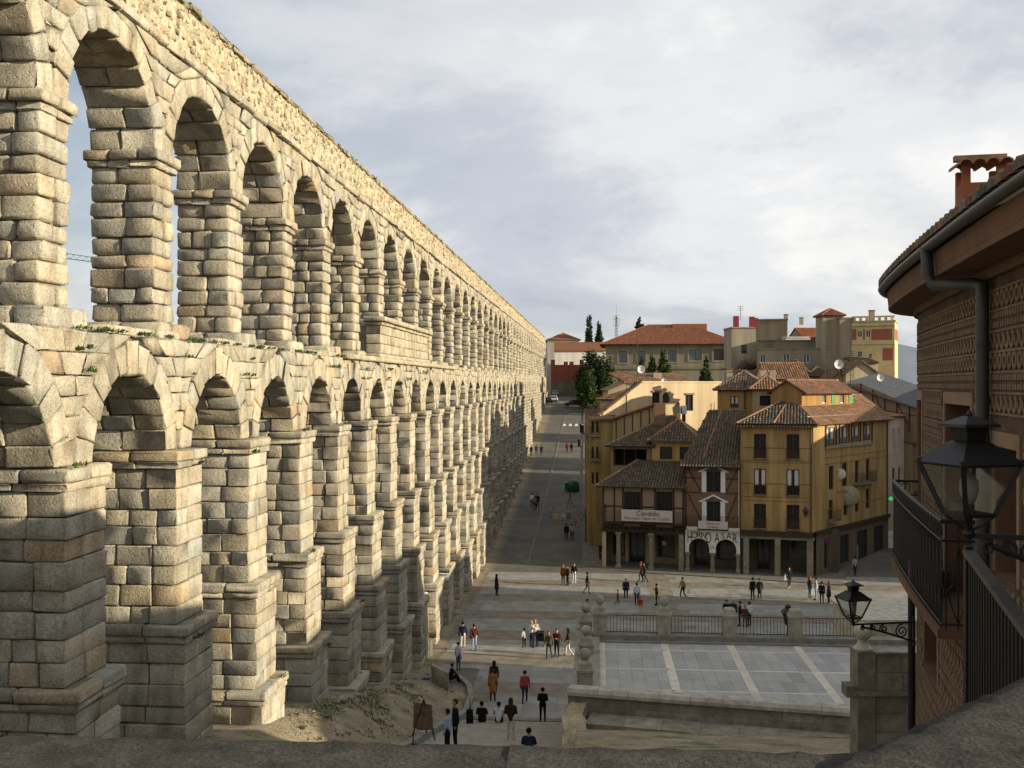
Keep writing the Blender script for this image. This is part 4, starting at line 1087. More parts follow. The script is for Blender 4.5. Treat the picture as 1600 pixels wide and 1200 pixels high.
    return r
restaurant()

def brick_house():
    F = Frame(FA.pt(U1+.02, 0, 0)[:2], FA.e); w = U2-U1-.04; zf = 3.95; z1 = za(1110, 728)
    r = thing('timbered_brick_house', 'narrow brick house with dark diagonal timbers and two white pedimented balcony windows', 'house', F.pt(w/2, -3, 0))
    um = w*.52; o1 = (um-.62, um+.62, za(1110, 769), za(1110, 736)); o2 = (um-.60, um+.60, za(1110, 815), za(1110, 783))
    m = MB(); wall_face(m, F, 0, w, zf, z1, [o1, o2]); wall_face(m, F.right(w), 0, 6, zf, z1, []); wall_face(m, F.left(6), 0, 6, zf, z1, []); m.build('wall', BRICK, r)
    for o in (o1, o2):
        wn = window(F, o, r, WOODR, PANE, 'casement', n=-.10); a, b, c, d = o
        for (p, q) in ((a-.42, a-.02), (b+.02, b+.42)): m = MB(); m.fbox(F, p, q, .10, .0, c, d); m.build('white_pilaster', WHITEP, wn)
        m = MB(); m.prism([F.pt(a-.75, .16, d-.05), F.pt(um, .16, d+.62), F.pt(b+.75, .16, d-.05), F.pt(b+.6, .16, d-.12), F.pt(um, .16, d+.46), F.pt(a-.6, .16, d-.12)], F.n.to_3d()*-.16); m.build('pediment', WHITEP, wn)
        m = MB(); m.prism([F.pt(a-.4, .05, d-.03), F.pt(b+.4, .05, d-.03), F.pt(um, .05, d+.42)], F.n.to_3d()*-.04); m.build('pediment_panel', mat('grey_panel', (.12, .11, .10), .8), wn)
    # timbers
    def tb(p, q): mm = MB(); mm.bar(F.pt(p[0], .02, p[1]), F.pt(q[0], .02, q[1]), .12, .07); mm.build('timber', WOOD, r)
    zm = (o1[2]+o2[3])/2+.35; za_, zb_ = o2[2], o1[3]
    for u in (.06, w-.06): tb((u, zf), (u, z1))
    tb((.12, zm), (um-1.1, zm)); tb((um+1.1, zm), (w-.12, zm)); tb((.12, zf+.15), (w-.12, zf+.15)); tb((.12, z1-.1), (w-.12, z1-.1))
    tb((.25, z1-.2), (um-1.15, o1[2]+.1)); tb((w-.25, z1-.2), (um+1.15, o1[2]+.1)); tb((.3, zm-.2), (um-1.1, za_+.1)); tb((w-.3, zm-.2), (um+1.1, za_+.1))
    tb((.12, (zm+z1)/2+.1), (um-1.1, (zm+z1)/2+.1)); tb((um+1.1, (zm+z1)/2+.1), (w-.12, (zm+z1)/2+.1))
    b = balcony(r, F, .1, w-.1, 4.2, .5, .95, floor=WOOD)
    s = MB(); s.fbox(F, um-1.3, um+1.3, .60, .55, 4.05, 4.75); s.build('sign_board', MATS['sign_white'], b)
    text('Mesón de', .30, F, um, 4.45, .612, b, MATS['red_ink'], extr=.003); text('Cándido', .30, F, um, 4.14, .612, b, MATS['red_ink'], extr=.003)
    for k in (-1, 1): s = MB(); s.fbox(F, um+k*1.85-.48, um+k*1.85+.48, .60, .55, 3.9, 4.22); s.build('flower_box', MATS['sign_white'], b)
    # white twin arches with black letters
    za0, za1 = za(1115, 862), za(1115, 829); m = MB(); ar = []
    zs = za(1115, 858); Rr = (w-.9)/4-.08; u1c, u2c = .34+Rr, w-.34-Rr
    top = za1; n = 14; vv, ff = [], []; prof = [(.0, zs-.35)]
    pts = [(0.02, zs-.35), (u1c-Rr, zs-.35)] + [(u1c-Rr*math.cos(math.pi*i/n), zs+Rr*math.sin(math.pi*i/n)) for i in range(n+1)] + [(u1c+Rr, zs-.35), (u2c-Rr, zs-.35)] + [(u2c-Rr*math.cos(math.pi*i/n), zs+Rr*math.sin(math.pi*i/n)) for i in range(n+1)] + [(u2c+Rr, zs-.35), (w-.02, zs-.35)]
    for u, z in pts:
        vv += [F.pt(u, .02, z), F.pt(u, -.3, z), F.pt(u, .02, top), F.pt(u, -.3, top)]
    for i in range(len(pts)-1):
        p, q = 4*i, 4*i+4; ff += [(p, q, q+2, p+2), (q+1, p+1, p+3, q+3), (p+2, q+2, q+3, p+3), (p, p+1, q+1, q)]
    ff += [(0, 2, 3, 1), (len(vv)-4, len(vv)-3, len(vv)-1, len(vv)-2)]
    m.add(vv, ff); ar = m.build('white_arcade', WHITEP, r)
    # letters follow the arches
    for word, uc in (('HORNO', u1c), ('ASAR', u2c)):
        nl = len(word); span = Rr+.12
        for i, ch in enumerate(word):
            du = -span+2*span*(i+.5)/nl; zb_ = zs + math.sqrt(max(0, (Rr+.06)**2-du*du)) + .03; zb_ = min(max(zb_, zs+.25), top-.34); hh = (top-.06-zb_)*.88
            text(ch, hh/.70, F, uc+du, zb_, .03, ar, IRON, extr=.006, sx=min(1.1, .42/(hh/.70)/.62))
    text('DE', .26, F, (u1c+u2c)/2, zs+.05, .03, ar, IRON, extr=.006)
    for u in (.2, (u1c+u2c)/2, w-.2): column(r, F, u, -.14, .1, zs-.35, .17)
    m = MB(); m.fbox(F, 0, w, -.32, -2.9, zf-.22, zf-.004); m.build('porch_ceiling', WOOD, r)
    m = MB(); m.fbox(F, 0, w, -.32, -.40, zf-.6, zf); m.build('porch_beam', WOOD, r)
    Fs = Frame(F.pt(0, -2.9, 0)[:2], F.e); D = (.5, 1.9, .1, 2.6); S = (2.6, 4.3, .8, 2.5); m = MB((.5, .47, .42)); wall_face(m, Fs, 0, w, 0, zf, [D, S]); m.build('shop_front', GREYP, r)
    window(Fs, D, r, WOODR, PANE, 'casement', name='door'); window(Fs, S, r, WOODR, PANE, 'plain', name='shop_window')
    # tall roof
    q = F.pt(w/2, -7, 0); dq = depth(q[0], q[1]); zt = ZD(641, dq); zm2 = ZD(697, depth(*F.pt(1, -2.2, 0)[:2]))
    a, b_ = F.pt(-.45, .6, z1-.05), F.pt(w+.1, .6, z1-.05); c, d = F.pt(w+.1, -7.6, zt), F.pt(1.4, -7.6, zt)
    ro = roof_plane([a, b_, c, d], r, PAL_MOSS); ridge(F.pt(1.6, -.2, z1+.55), F.pt(2.6, -7.6, zt+.03), ro, PAL_OLD, .1)
    e = F.pt(-.45, -7.6, z1+2.2)
    m = MB(); m.add([a, d, F.pt(-.2, -7.6, z1-.05)], [(0, 1, 2)]); m.build('roof_side', TILE, r)
    m = MB(); m.tube([F.pt(w-.12, .12, z1-.3), F.pt(w-.12, .12, 4.0)], .05); m.build('drainpipe', mat('cream_pipe', (.55, .48, .38), .7), r)
    return r
brick_house()

FR_END = GZ(1388, 866, 0.0)
def yellow_house():
    F = Frame(FA.pt(U2+.02, 0, 0)[:2], FA.e); w = U3-U2-.02; zf = 4.0; z1 = za(1215, 662)
    r = thing('ochre_corner_house', 'three-storey ochre corner house with French windows, hipped tile roof and stone-pillared arcade', 'house', F.pt(w/2, -3, 0))
    u = lambda px: ua(px)-U2-.02
    rows = ((678, 716), (733, 773), (788, 826)); ops = []
    for i, (t, b) in enumerate(rows):
        for a, c in ((1178, 1197), (1229, 1249)): ops.append((u(a), u(c), za(1210, b), za(1210, t), ('french', 'curtain', 'french')[i]))
    c0 = F.pt(w, 0, 0); FR = between((c0[0], c0[1]), (FR_END.x, FR_END.y)); wr = FR.w
    def ur(px):
        a, b = -5.0, 60.0
        for _ in range(40):
            q_ = (a+b)/2; p = FR.pt(q_, 0, 0)
            if pixel(p[0], p[1], 0)[0] < px: a = q_
            else: b = q_
        return a
    def zr(px, py): q_ = FR.pt(ur(px), 0, 0); return ZD(py, depth(q_[0], q_[1]))
    z1r = z1
    ro_ = []
    for a, b in ((1291, 1305), (1312, 1325), (1331, 1343), (1350, 1361)): ro_.append((ur(a), ur(b), zr((a+b)/2, 696 if a < 1300 else 694 - (a-1300)*.12), zr((a+b)/2, 668-(a-1291)*.09), 'curtain'))
    for a, b in ((1295, 1303), (1316, 1324), (1336, 1342), (1353, 1359)): ro_.append((ur(a), ur(b), zr((a+b)/2, 765-(a-1295)*.25), zr((a+b)/2, 728-(a-1295)*.22), 'casement'))
    for a, b in ((1295, 1302), (1318, 1324), (1336, 1342), (1353, 1359)): ro_.append((ur(a), ur(b), zr((a+b)/2, 812-(a-1295)*.3), zr((a+b)/2, 781-(a-1295)*.3), 'casement'))
    m = MB(); wall_face(m, F, 0, w, zf, z1, [o[:4] for o in ops]); wall_face(m, FR, 0, wr, zf, z1r, [o[:4] for o in ro_]); wall_face(m, F.left(9), 0, 9, zf, z1, []); m.build('wall', YEL, r)
    for o in ops: window(F, o, r, WOODR, PANE, o[4])
    for o in ro_: window(FR, o, r, WOODR, PANEL if o[4] == 'curtain' else PANE, o[4])
    # pale frame round the row of top windows on the side
    a, b = ro_[0], ro_[3]
    for (p, q) in ((a[0]-.28, a[0]-.1), (b[1]+.1, b[1]+.28)): m = MB(); m.fbox(FR, p, q, .06, 0, a[2]-.15, a[3]+.35); m.build('window_surround', WOODR, r)
    for i in range(4):
        o = ro_[i]; m = MB(); n = 8; uc, rr = (o[0]+o[1])/2, (o[1]-o[0])/2+.14
        m.tube([FR.pt(uc-rr, .04, o[2])] + [FR.pt(uc-rr*math.cos(math.pi*k/n), .04, o[3]+.05+.32*math.sin(math.pi*k/n)) for k in range(n+1)] + [FR.pt(uc+rr, .04, o[2])], .08, 6); m.build('window_surround', WOODR, r)
    m = MB(); m.fbox(FR, a[0]-.3, b[1]+.3, .16, 0, a[2]-.28, a[2]-.13); m.build('sill', GREYST, r)
    # balconettes
    for o in ops:
        m = MB()
        h = .9; a, b, c = o[0]-.08, o[1]+.08, o[2]
        m.bar(F.pt(a, .12, c+h), F.pt(b, .12, c+h), .03); m.bar(F.pt(a, .12, c+.06), F.pt(b, .12, c+.06), .03)
        for q in (a, b): m.bar(F.pt(q, 0, c+h), F.pt(q, .12, c+h), .03)
        k = a
        while k <= b+.01: m.bar(F.pt(k, .12, c), F.pt(k, .12, c+h), .018); k += .11
        m.build('railing', IRON, r); m = MB((.7, .65, .55)); m.fbox(F, a, b, .15, 0, c-.09, c-.005); m.build('sill', GREYST, r)
    # painted joints: raised plaster bands
    for px in (1160, 1209, 1265):
        m = MB((.86, .84, .8)); m.fbox(F, u(px)-.05, u(px)+.05, .02, -.02, zf, z1); m.build('plaster_band', YEL, r)
    for t, b in rows[:2]:
        z = za(1210, b+4); m = MB((.7, .66, .6)); m.fbox(F, .02, w-.02, .024, -.02, z-.035, z+.035); m.build('plaster_band', YEL, r)
        z = za(1210, (t+b)/2+3)
        for a, b2 in ((.1, u(1178)-.12), (u(1197)+.12, u(1229)-.12), (u(1249)+.12, w-.1)): m = MB(); m.fbox(F, a, b2, .026, -.02, z-.025, z+.025); m.build('plaster_groove', mat('brown_paint', (.13, .06, .03), .9), r)
    for z in (zr(1320, 712), zr(1320, 722), zr(1320, 790)):
        m = MB((.66, .62, .55)); m.fbox(FR, ro_[0][0]-.3, wr-.5, .024, -.02, z-.03, z+.03); m.build('plaster_band', YEL, r)
    m = MB(); m.tube([F.pt(w-.2, .1, z1-.3), F.pt(w-.2, .1, zf)], .05); m.build('drainpipe', PIPE, r)
    m = MB(); m.tube([FR.pt(wr*.97, .1, z1-.3), FR.pt(wr*.97, .1, zf)], .06); m.build('drainpipe', PIPE, r)
    for z in (z1-3.4, z1-6.8): m = MB(); m.tube([F.pt(.1, .03, z), F.pt(w*.3, .05, z-.06), F.pt(w*.7, .05, z-.05), F.pt(w-.25, .03, z)], .012, 4); m.build('cable', IRON, r)
    # arcade
    m = MB(); m.fbox(F, 0, w, .3, -.25, zf-.45, zf-.004); m.build('arcade_beam', WOOD, r); m = MB((.9, .85, .75)); m.fbox(F, 0, w+.1, .12, -.3, zf-.72, zf-.454); m.build('lintel', GREYST, r)
    m = MB(); m.fbox(F, 0, w, -.25, -2.9, zf-.2, zf-.01); m.build('porch_ceiling', WOOD, r)
    for px in (1166, 1215): column(r, F, max(.25, u(px)), -.1, .1, zf-.72, .24, True)
    m = MB((.95, .9, .8)); m.fbox(F, w-.56, w, .02, -.56, .0, zf-.72); m.build('corner_pier', GREYST, r)
    Fs = Frame(F.pt(0, -2.9, 0)[:2], F.e); D = (1.3, 2.4, .1, 2.9); S = (4.0, 6.0, .7, 3.0)
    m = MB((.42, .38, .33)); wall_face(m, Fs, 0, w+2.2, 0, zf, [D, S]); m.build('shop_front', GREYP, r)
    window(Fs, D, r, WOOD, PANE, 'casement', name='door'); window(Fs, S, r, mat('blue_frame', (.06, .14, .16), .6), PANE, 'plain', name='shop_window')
    # side shops, ground floor
    sh = [(2.2, 4.0, .5, 3.1), (5.6, 7.6, .5, 3.1), (9.4, 12, .1, 3.1), (13.5, 16, .1, 3.1)]
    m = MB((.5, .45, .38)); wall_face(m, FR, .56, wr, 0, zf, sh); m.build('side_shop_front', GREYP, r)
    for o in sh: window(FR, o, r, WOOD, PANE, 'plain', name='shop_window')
    m = MB(); m.fbox(FR, .3, wr, .25, 0, zf-.3, zf+.05); m.build('side_cornice', WOOD, r)
    m = MB(); m.fbox(FR, 2.3, 3.9, .06, .02, 2.75, 3.3); m.build('shop_sign', mat('purple_sign', (.12, .04, .16), .6), r)
    for (a, b, z) in ((ro_[6][0]-.5, ro_[7][1]+.4, ro_[6][2]), (ro_[4][0]-.4, ro_[4][1]+.4, ro_[8][2]-.1)): balcony(r, FR, a, b, z, .6, .95)
    # roof: two courses of eave, hipped at the corner
    q = F.pt(2.6, -4.4, 0); apz = ZD(619, depth(*W(1236, 620, 98.4).to_2d())); A = W(1236, 619, 98.2); E = A + FR.e.to_3d()*(wr-1.0)
    ov = .55; e0, e1, e2 = F.pt(-.35, ov, z1), None, None
    # corner of the two eaves
    cor = Vector((*F.pt(w, 0, 0)[:2], z1)) + (F.n+FR.n).normalized().to_3d()*ov*1.05
    b0 = FR.pt(wr+.2, ov, z1); l0 = F.pt(-.35, -8.5, z1+.0)
    ro = roof_plane([F.pt(-.35, ov, z1-.02), tuple(cor), tuple(A)], r, PAL_MOSS+[(.30, .2, .12), (.34, .24, .15)]); roof_plane([tuple(cor), b0, tuple(E), tuple(A)], r, PAL_WARM); roof_plane([F.pt(-.35, -6, z1-.02), F.pt(-.35, ov, z1-.02), tuple(A)], r, PAL_OLD)
    ridge(F.pt(-.35, ov, z1), A, ro, PAL_WARM); ridge(cor, A, ro, PAL_WARM); ridge(A, E, ro, PAL_WARM); ridge(F.pt(w*.46, ov, z1+.06), A, ro, PAL_WARM, .09)
    m = MB((.5, .3, .2)); m.prism([F.pt(-.35, ov-.1, z1-.30), tuple(cor-Vector((0, 0, .30))), tuple(cor-Vector((0, 0, .08))), F.pt(-.35, ov-.1, z1-.08)], F.n.to_3d()*-.4); m.build('eave_board', WOOD, r)
    for k in range(26):
        t = (k+.5)/26; a = Vector(F.pt(-.35, ov, z1-.22)); p = a.lerp(cor-Vector((0, 0, .22)), t); mm = MB(random.choice(PAL_WARM)); mm.tube([p+F.n.to_3d()*.04, p-F.n.to_3d()*.3], .10, 6); mm.build('eave_tile', TILE, r)
    m = MB(); m.bar(tuple(cor.lerp(Vector(b0), .02)+Vector((0, 0, .62))-FR.n.to_3d()*1.1), tuple(cor.lerp(Vector(b0), .62)+Vector((0, 0, .62))-FR.n.to_3d()*1.1), .10, .06); m.build('snow_guard', mat('pale_metal', (.5, .47, .42), .6), r)
    return r, F, FR, wr, z1
YH, FY, FYR, WYR, ZY = yellow_house()

def lantern_wall(name, label, px, py, d, s=.5):
    p = W(px, py, d); r = thing(name, label, 'lamp', (p.x, p.y, p.z))
    m = MB(); m.lathe((p.x, p.y, p.z), [(.10*s, 0), (.22*s, .5*s), (.26*s, .52*s), (.08*s, .75*s), (.02*s, .9*s)], square=True); m.build('cap', IRON, r)
    m = MB(); m.lathe((p.x, p.y, p.z+.02*s), [(.09*s, 0), (.20*s, .47*s)], square=True); m.build('pane', WHITEP, r)
    q = Vector((p.x, p.y, p.z)); m = MB(); m.bar(q, q+Vector((.0, .45, -.25)), .03); m.build('bracket', IRON, r); return r
for (px, py, d, l) in ((1259, 806, 92.3, 'wall lantern on the corner of the ochre house'), (986, 843, 98.2, 'left lit lantern hanging in the restaurant porch'), (1029, 843, 98.0, 'right lantern hanging in the restaurant porch'), (946, 795, 97.2, 'pale lantern on the left corner of the restaurant'), (1190, 852, 95.6, 'lantern in the left bay of the ochre arcade'), (1240, 853, 95, 'lantern in the right bay of the ochre arcade'), (1137, 851, 96, 'lantern hanging in the right white arch')):
    lantern_wall('wall_lantern', l, px, py, d, .55 if d > 92.5 else .9)
# round signs projecting from the ochre side wall
for (px, py, rad, l, c, d) in ((1313, 741, .52, 'small round white sign projecting from the ochre side wall', (.62, .58, .48), 96.5), (1327, 775, .95, 'large round pale awning sign low on the ochre side wall', (.33, .30, .19), 97.5)):
    p = W(px, py, d); r = thing('round_sign', l, 'sign', (p.x, p.y, p.z)); m = MB()
    pr = [(rad*math.cos(t), rad*.35*math.sin(t)) for t in [-math.pi/2+math.pi*k/10 for k in range(11)]]
    vs_ = []; f = Frame((p.x, p.y), (CS, SN)); seg = 18
    for rr, h in pr:
        for k in range(seg): t = 2*math.pi*k/seg; vs_.append(f.pt(max(rr, .01)*math.cos(t), h, p.z+max(rr, .01)*math.sin(t)))
    fs = [(i*seg+k, i*seg+(k+1) % seg, (i+1)*seg+(k+1) % seg, (i+1)*seg+k) for i in range(10) for k in range(seg)]
    m.add(vs_, fs); m.build('disc', mat('sign_%d' % px, c, .7), r, smooth=True); m = MB(); m.bar((p.x, p.y, p.z+rad*.5), FYR.pt(5.0, 0, p.z+rad*.5), .04); m.build('arm', IRON, r)
# ================================================================== PATTERNED CORNER BUILDING ON THE RIGHT
def rd(r, d): return (r*CS-d*SN, r*SN+d*CS)
ESG = mat('sgraffito_plaster', (.12, .08, .052), .95, var=.18, scale=4, fine=.25, bump=.3, bscale=40)
ESG2 = mat('sgraffito_relief', (.25, .172, .11), .95, var=.15, scale=5, fine=.2)
FASC = mat('eave_plaster', (.17, .092, .052), .9, var=.14, scale=2, streak=True)
def right_building():
    pts = [(2.9, 1.0), (3.25, 3.0), (3.70, 5.5), (4.18, 8.0), (4.75, 10.6), (5.17, 12.4), (5.52, 13.8), (5.84, 15.0), (6.15, 16.0), (6.62, 16.9), (7.4, 17.6), (8.5, 18.2), (12.5, 19.6)]
    # smooth the polyline (Catmull-Rom) into short facets
    P = [Vector(rd(*p)) for p in pts]; S = []
    for i in range(1, len(P)-2):
        for k in range(6):
            t = k/6; a, b, c, d = P[i-1], P[i], P[i+1], P[i+2]
            S.append(.5*((2*b)+(-a+c)*t+(2*a-5*b+4*c-d)*t*t+(-a+3*b-3*c+d)*t**3))
    S.append(P[-2]); S.append(P[-1])
    L = [0.0]
    for a, b in zip(S, S[1:]): L.append(L[-1]+(b-a).length)
    zs = 18.12; zb = 6.0
    r = thing('patterned_corner_building', 'brown corner building with raised plaster pattern, curved wall, deep eaves and gutter', 'building', (S[20].x, S[20].y, zb))
    def at(u, n, z):
        u = min(max(u, 0), L[-1]-1e-6); i = max(k for k in range(len(L)-1) if L[k] <= u); t = (u-L[i])/(L[i+1]-L[i])
        def nr(j):
            a, b = S[max(j-1, 0)], S[min(j+1, len(S)-1)]; e = (b-a).normalized(); return Vector((-e.y, e.x))     # outward: towards the plaza (left of travel)
        p = S[i].lerp(S[i+1], t) + (nr(i)*(1-t)+nr(i+1)*t)*n; return (p.x, p.y, z)
    def upx(px):
        best = min(range(0, int(L[-1]*50)), key=lambda k: abs(pixel(*at(k/50, 0, 15))[0]-px) if k/50 > 1.5 and k/50 < u_edge+.01 else 1e9); return best/50
    # the silhouette point: smallest pixel x along the wall
    u_edge = min((k/50 for k in range(100, int(L[-1]*50))), key=lambda u: pixel(*at(u, 0, 15))[0])
    # wall with openings (u0,u1,z0,z1)
    def zpx(u, py): q = at(u, 0, 15); return ZD(py, depth(q[0], q[1]))
    ops = []
    for (a, b, t, bt) in ((1519, 1478, 632, 945), (1442, 1430, 625, 930), (1592, 1556, 700, 905)):
        ua_, ub_ = upx(a), upx(b); ops.append((ua_, ub_, zpx((ua_+ub_)/2, bt), zpx((ua_+ub_)/2, t)))
    ul0, ul1 = upx(1466), upx(1445); ops.append((ul0, ul1, zpx(ul0, 1075), zpx(ul0, 955)))
    us = sorted(set([round(u, 3) for u in L] + [v for o in ops for v in o[:2]])); zz = sorted(set([zb, zs] + [v for o in ops for v in o[2:]]))
    m = MB()
    for i in range(len(us)-1):
        for j in range(len(zz)-1):
            a, b, c, d = us[i], us[i+1], zz[j], zz[j+1]
            if b-a < 1e-4 or any(o[0] < (a+b)/2 < o[1] and o[2] < (c+d)/2 < o[3] for o in ops): continue
            m.add([at(a, 0, c), at(b, 0, c), at(b, 0, d), at(a, 0, d)], [(3, 2, 1, 0)])
    m.build('wall', ESG, r, smooth=False)
    for i, (a, b, c, d) in enumerate(ops):
        rv = .28; m = MB()
        m.add([at(a, 0, c), at(b, 0, c), at(b, 0, d), at(a, 0, d), at(a, -rv, c), at(b, -rv, c), at(b, -rv, d), at(a, -rv, d)], [(0, 1, 5, 4), (1, 2, 6, 5), (2, 3, 7, 6), (3, 0, 4, 7)])
        w = m.build('window', FASC, r)
        m = MB(); m.add([at(a, -rv+.03, c), at(b, -rv+.03, c), at(b, -rv+.03, d), at(a, -rv+.03, d)], [(3, 2, 1, 0)]); m.build('shutter', mat('brown_shutter', (.075, .048, .034), .7, var=.15, scale=3, streak=True), w)
        m = MB(); t = .09
        def slab(u0, u1, z0, z1, n): m.add([at(u0, 0.001, z0), at(u1, 0.001, z0), at(u1, 0.001, z1), at(u0, 0.001, z1), at(u0, n, z0), at(u1, n, z0), at(u1, n, z1), at(u0, n, z1)], [(7, 6, 5, 4), (0, 1, 5, 4), (1, 2, 6, 5), (2, 3, 7, 6), (3, 0, 4, 7)])
        slab(a-t, a, c, d+.14, .02); slab(b, b+t, c, d+.14, .02); slab(a, b, d, d+.14, .022); m.build('surround', mat('smooth_band', (.30, .20, .125), .9, var=.1), w)
    # raised plaster motifs: rows of rings, dotted rows and claw shapes between thin string bands
    m = MB(); row = 0; z = zs-.22
    def clear(u, z_): return not any(o[0]-.2 < u < o[1]+.2 and o[2]-.15 < z_ < o[3]+.25 for o in ops)
    def quadstrip(u, z_, pin, pout, h=.016):
        n = len(pin); base = len(m.v)
        vv = [at(u+a, h, z_+b) for a, b in pin] + [at(u+a, h, z_+b) for a, b in pout] + [at(u+a, .0, z_+b) for a, b in pin] + [at(u+a, .0, z_+b) for a, b in pout]
        ff = []
        for k in range(n):
            q = (k+1) % n; ff += [(k, q, n+q, n+k), (n+k, n+q, 3*n+q, 3*n+k), (q, k, 2*n+k, 2*n+q)]
        m.add(vv, ff)
    pitch = .185; u_hi = u_edge+.9
    while z > 11.6:
        kind = row % 3; zrow = z-pitch/2; k = 0; u = 1.6+(pitch/2 if row % 2 else 0)
        # string band
        if row % 1 == 0:
            uu = 1.6
            while uu < u_hi:
                if clear(uu+.15, z): m.add([at(uu, .012, z-.012), at(uu+.3, .012, z-.012), at(uu+.3, .012, z+.012), at(uu, .012, z+.012), at(uu, 0, z-.012), at(uu+.3, 0, z-.012), at(uu+.3, 0, z+.012), at(uu, 0, z+.012)], [(3, 2, 1, 0), (0, 1, 5, 4), (2, 3, 7, 6)])
                uu += .3
        while u < u_hi:
            q = at(u, 0, zrow); dq = depth(q[0], q[1])
            if clear(u, zrow) and dq > 2.5:
                if kind == 0:
                    pi = [(.045*math.cos(t), .045*math.sin(t)) for t in [2*math.pi*j/8 for j in range(8)]]; po = [(.085*math.cos(t), .085*math.sin(t)) for t in [2*math.pi*j/8 for j in range(8)]]; quadstrip(u, zrow, pi, po)
                elif kind == 1:
                    for dx, dz in ((-.05, .045), (.05, .045), (-.05, -.045), (.05, -.045)):
                        s = .028; m.add([at(u+dx-s, .016, zrow+dz-s), at(u+dx+s, .016, zrow+dz-s), at(u+dx+s, .016, zrow+dz+s), at(u+dx-s, .016, zrow+dz+s), at(u+dx-s, 0, zrow+dz-s), at(u+dx+s, 0, zrow+dz-s), at(u+dx+s, 0, zrow+dz+s), at(u+dx-s, 0, zrow+dz+s)], [(3, 2, 1, 0), (0, 1, 5, 4), (1, 2, 6, 5), (2, 3, 7, 6), (3, 0, 4, 7)])
                else:
                    # claw: thick open crescent
                    A = [R(110+280*j/8) for j in range(9)]; po = [(.09*math.cos(t), .09*math.sin(t)) for t in A]; pi = [(.048*math.cos(t)+.012, .048*math.sin(t)) for t in A]
                    n = 9; vv = [at(u+a, .018, zrow+b) for a, b in pi]+[at(u+a, .018, zrow+b) for a, b in po]+[at(u+a, 0, zrow+b) for a, b in pi]+[at(u+a, 0, zrow+b) for a, b in po]; ff = []
                    for j in range(8): ff += [(j, j+1, n+j+1, n+j), (n+j, n+j+1, 3*n+j+1, 3*n+j), (j+1, j, 2*n+j, 2*n+j+1)]
                    m.add(vv, ff)
            u += pitch
        z -= pitch+.012; row += 1
    m.build('plaster_relief', ESG2, r, kind='stuff')
    # eaves: cove, soffit, fascia, gutter
    uu = [1.0+(L[-1]-1.2)*k/60 for k in range(61)]
    def ribbon(name, prof, mt, smooth=False):
        m = MB(); n = len(prof); V, Fq = [], []
        for u in uu: V += [at(u, a, b) for a, b in prof]
        for i in range(len(uu)-1):
            for k in range(n): q = (k+1) % n; Fq.append((i*n+k, i*n+q, (i+1)*n+q, (i+1)*n+k))
        Fq.append(tuple(range(n))); Fq.append(tuple(len(V)-n+k for k in range(n-1, -1, -1)))
        m.add(V, Fq); return m.build(name, mt, r, smooth)
    ribbon('string_band', [(0.001, zs-.10), (.06, zs-.10), (.06, zs-.002), (0.001, zs-.002)], FASC)
    ribbon('eave_soffit', [(0, zs), (.42, zs), (.42, zs+.06), (0, zs+.06)], FASC)
    ribbon('fascia', [(.36, zs+.062), (.42, zs+.062), (.44, zs+.25), (.36, zs+.25)], FASC)
    g = [(.44+.065+.065*math.cos(t), zs+.31+.065*math.sin(t)) for t in [math.pi+math.pi*k/8 for k in range(9)]]
    ribbon('gutter', g + [(a*.0+.44+.065+(a-.505)*.85, b) for a, b in reversed(g)], PIPE, True)
    # roof rising away from the eave
    rise = .39; V, Fc, C = [], [], []
    u = 1.2; deck = MB((.12, .08, .06)); 
    def roofpt(u, s, up=0.0): return at(u, .50-s, zs+.34+s*rise+up)
    dV, dF = [], []
    for i, q in enumerate(uu): dV += [roofpt(q, 0, -.02), roofpt(q, 1.2, -.02), roofpt(q, 2.6, -.02), roofpt(q, 4.2, -.02)]
    for i in range(len(uu)-1):
        for k in range(3): dF.append((4*i+k, 4*i+4+k, 4*i+5+k, 4*i+1+k))
    ro = make('roof', dV, dF, [(.14, .09, .06)]*len(dV), TILE, r)
    while u < L[-1]-.5:
        s = -.06
        while s < 3.6:
            col = tuple(c*random.gauss(.9, .12) for c in random.choice(PAL_OLD+PAL_MOSS)); b0 = len(V)
            for (sv, lf, rr) in ((s, .035, .10), (s+.44, 0, .085)):
                for k in range(5):
                    th = math.pi*k/4; a = Vector(roofpt(u+rr*math.cos(th), sv, lf+rr*.9*math.sin(th))); V.append(tuple(a)); C.append(col)
            for k in range(4): Fc.append((b0+k, b0+k+1, b0+6+k, b0+5+k))
            Fc.append(tuple(b0+4-k for k in range(5)))
            s += .41
        u += .25
    make('roof_tiles', V, Fc, C, TILE, ro, kind='stuff')
    # downpipe from gutter, kinked under the soffit
    ud = upx(1552); m = MB()
    m.tube([at(ud+.62, .52, zs+.30), at(ud+.62, .50, zs+.02), at(ud+.60, .46, zs-.10), at(ud+.25, .12, zs-.12), at(ud, .10, zs-.16), at(ud, .10, zs-.6), at(ud, .10, zs-1.8), at(ud, .10, 11)], .062, 12); m.build('downpipe', PIPE, r, smooth=True)
    for zc in (zs-.75, zs-2.3): m = MB(); m.lathe(at(ud, .10, zc), [(.07, 0), (.07, .05)], 12); m.build('pipe_collar', PIPE, r)
    # long dark pipe at the visible corner
    m = MB(); m.tube([at(u_edge-.02, .09, ZD(925, 16)), at(u_edge-.02, .09, 6)], .055, 8); m.build('corner_pipe', IRON, r)
    # chimney
    c = W(1531, 300, 12.9); w = .24; zt = ZD(247, 12.9); zo = ZD(290, 12.9); f = Frame((c.x, c.y), (math.cos(R(-8)), math.sin(R(-8))))
    CH = mat('chimney_plaster', (.33, .115, .05), .9, var=.15, scale=4); m = MB(); m.fbox(f, -w, w, w, -w, 17.5, zo); ch = m.build('chimney', CH, r)
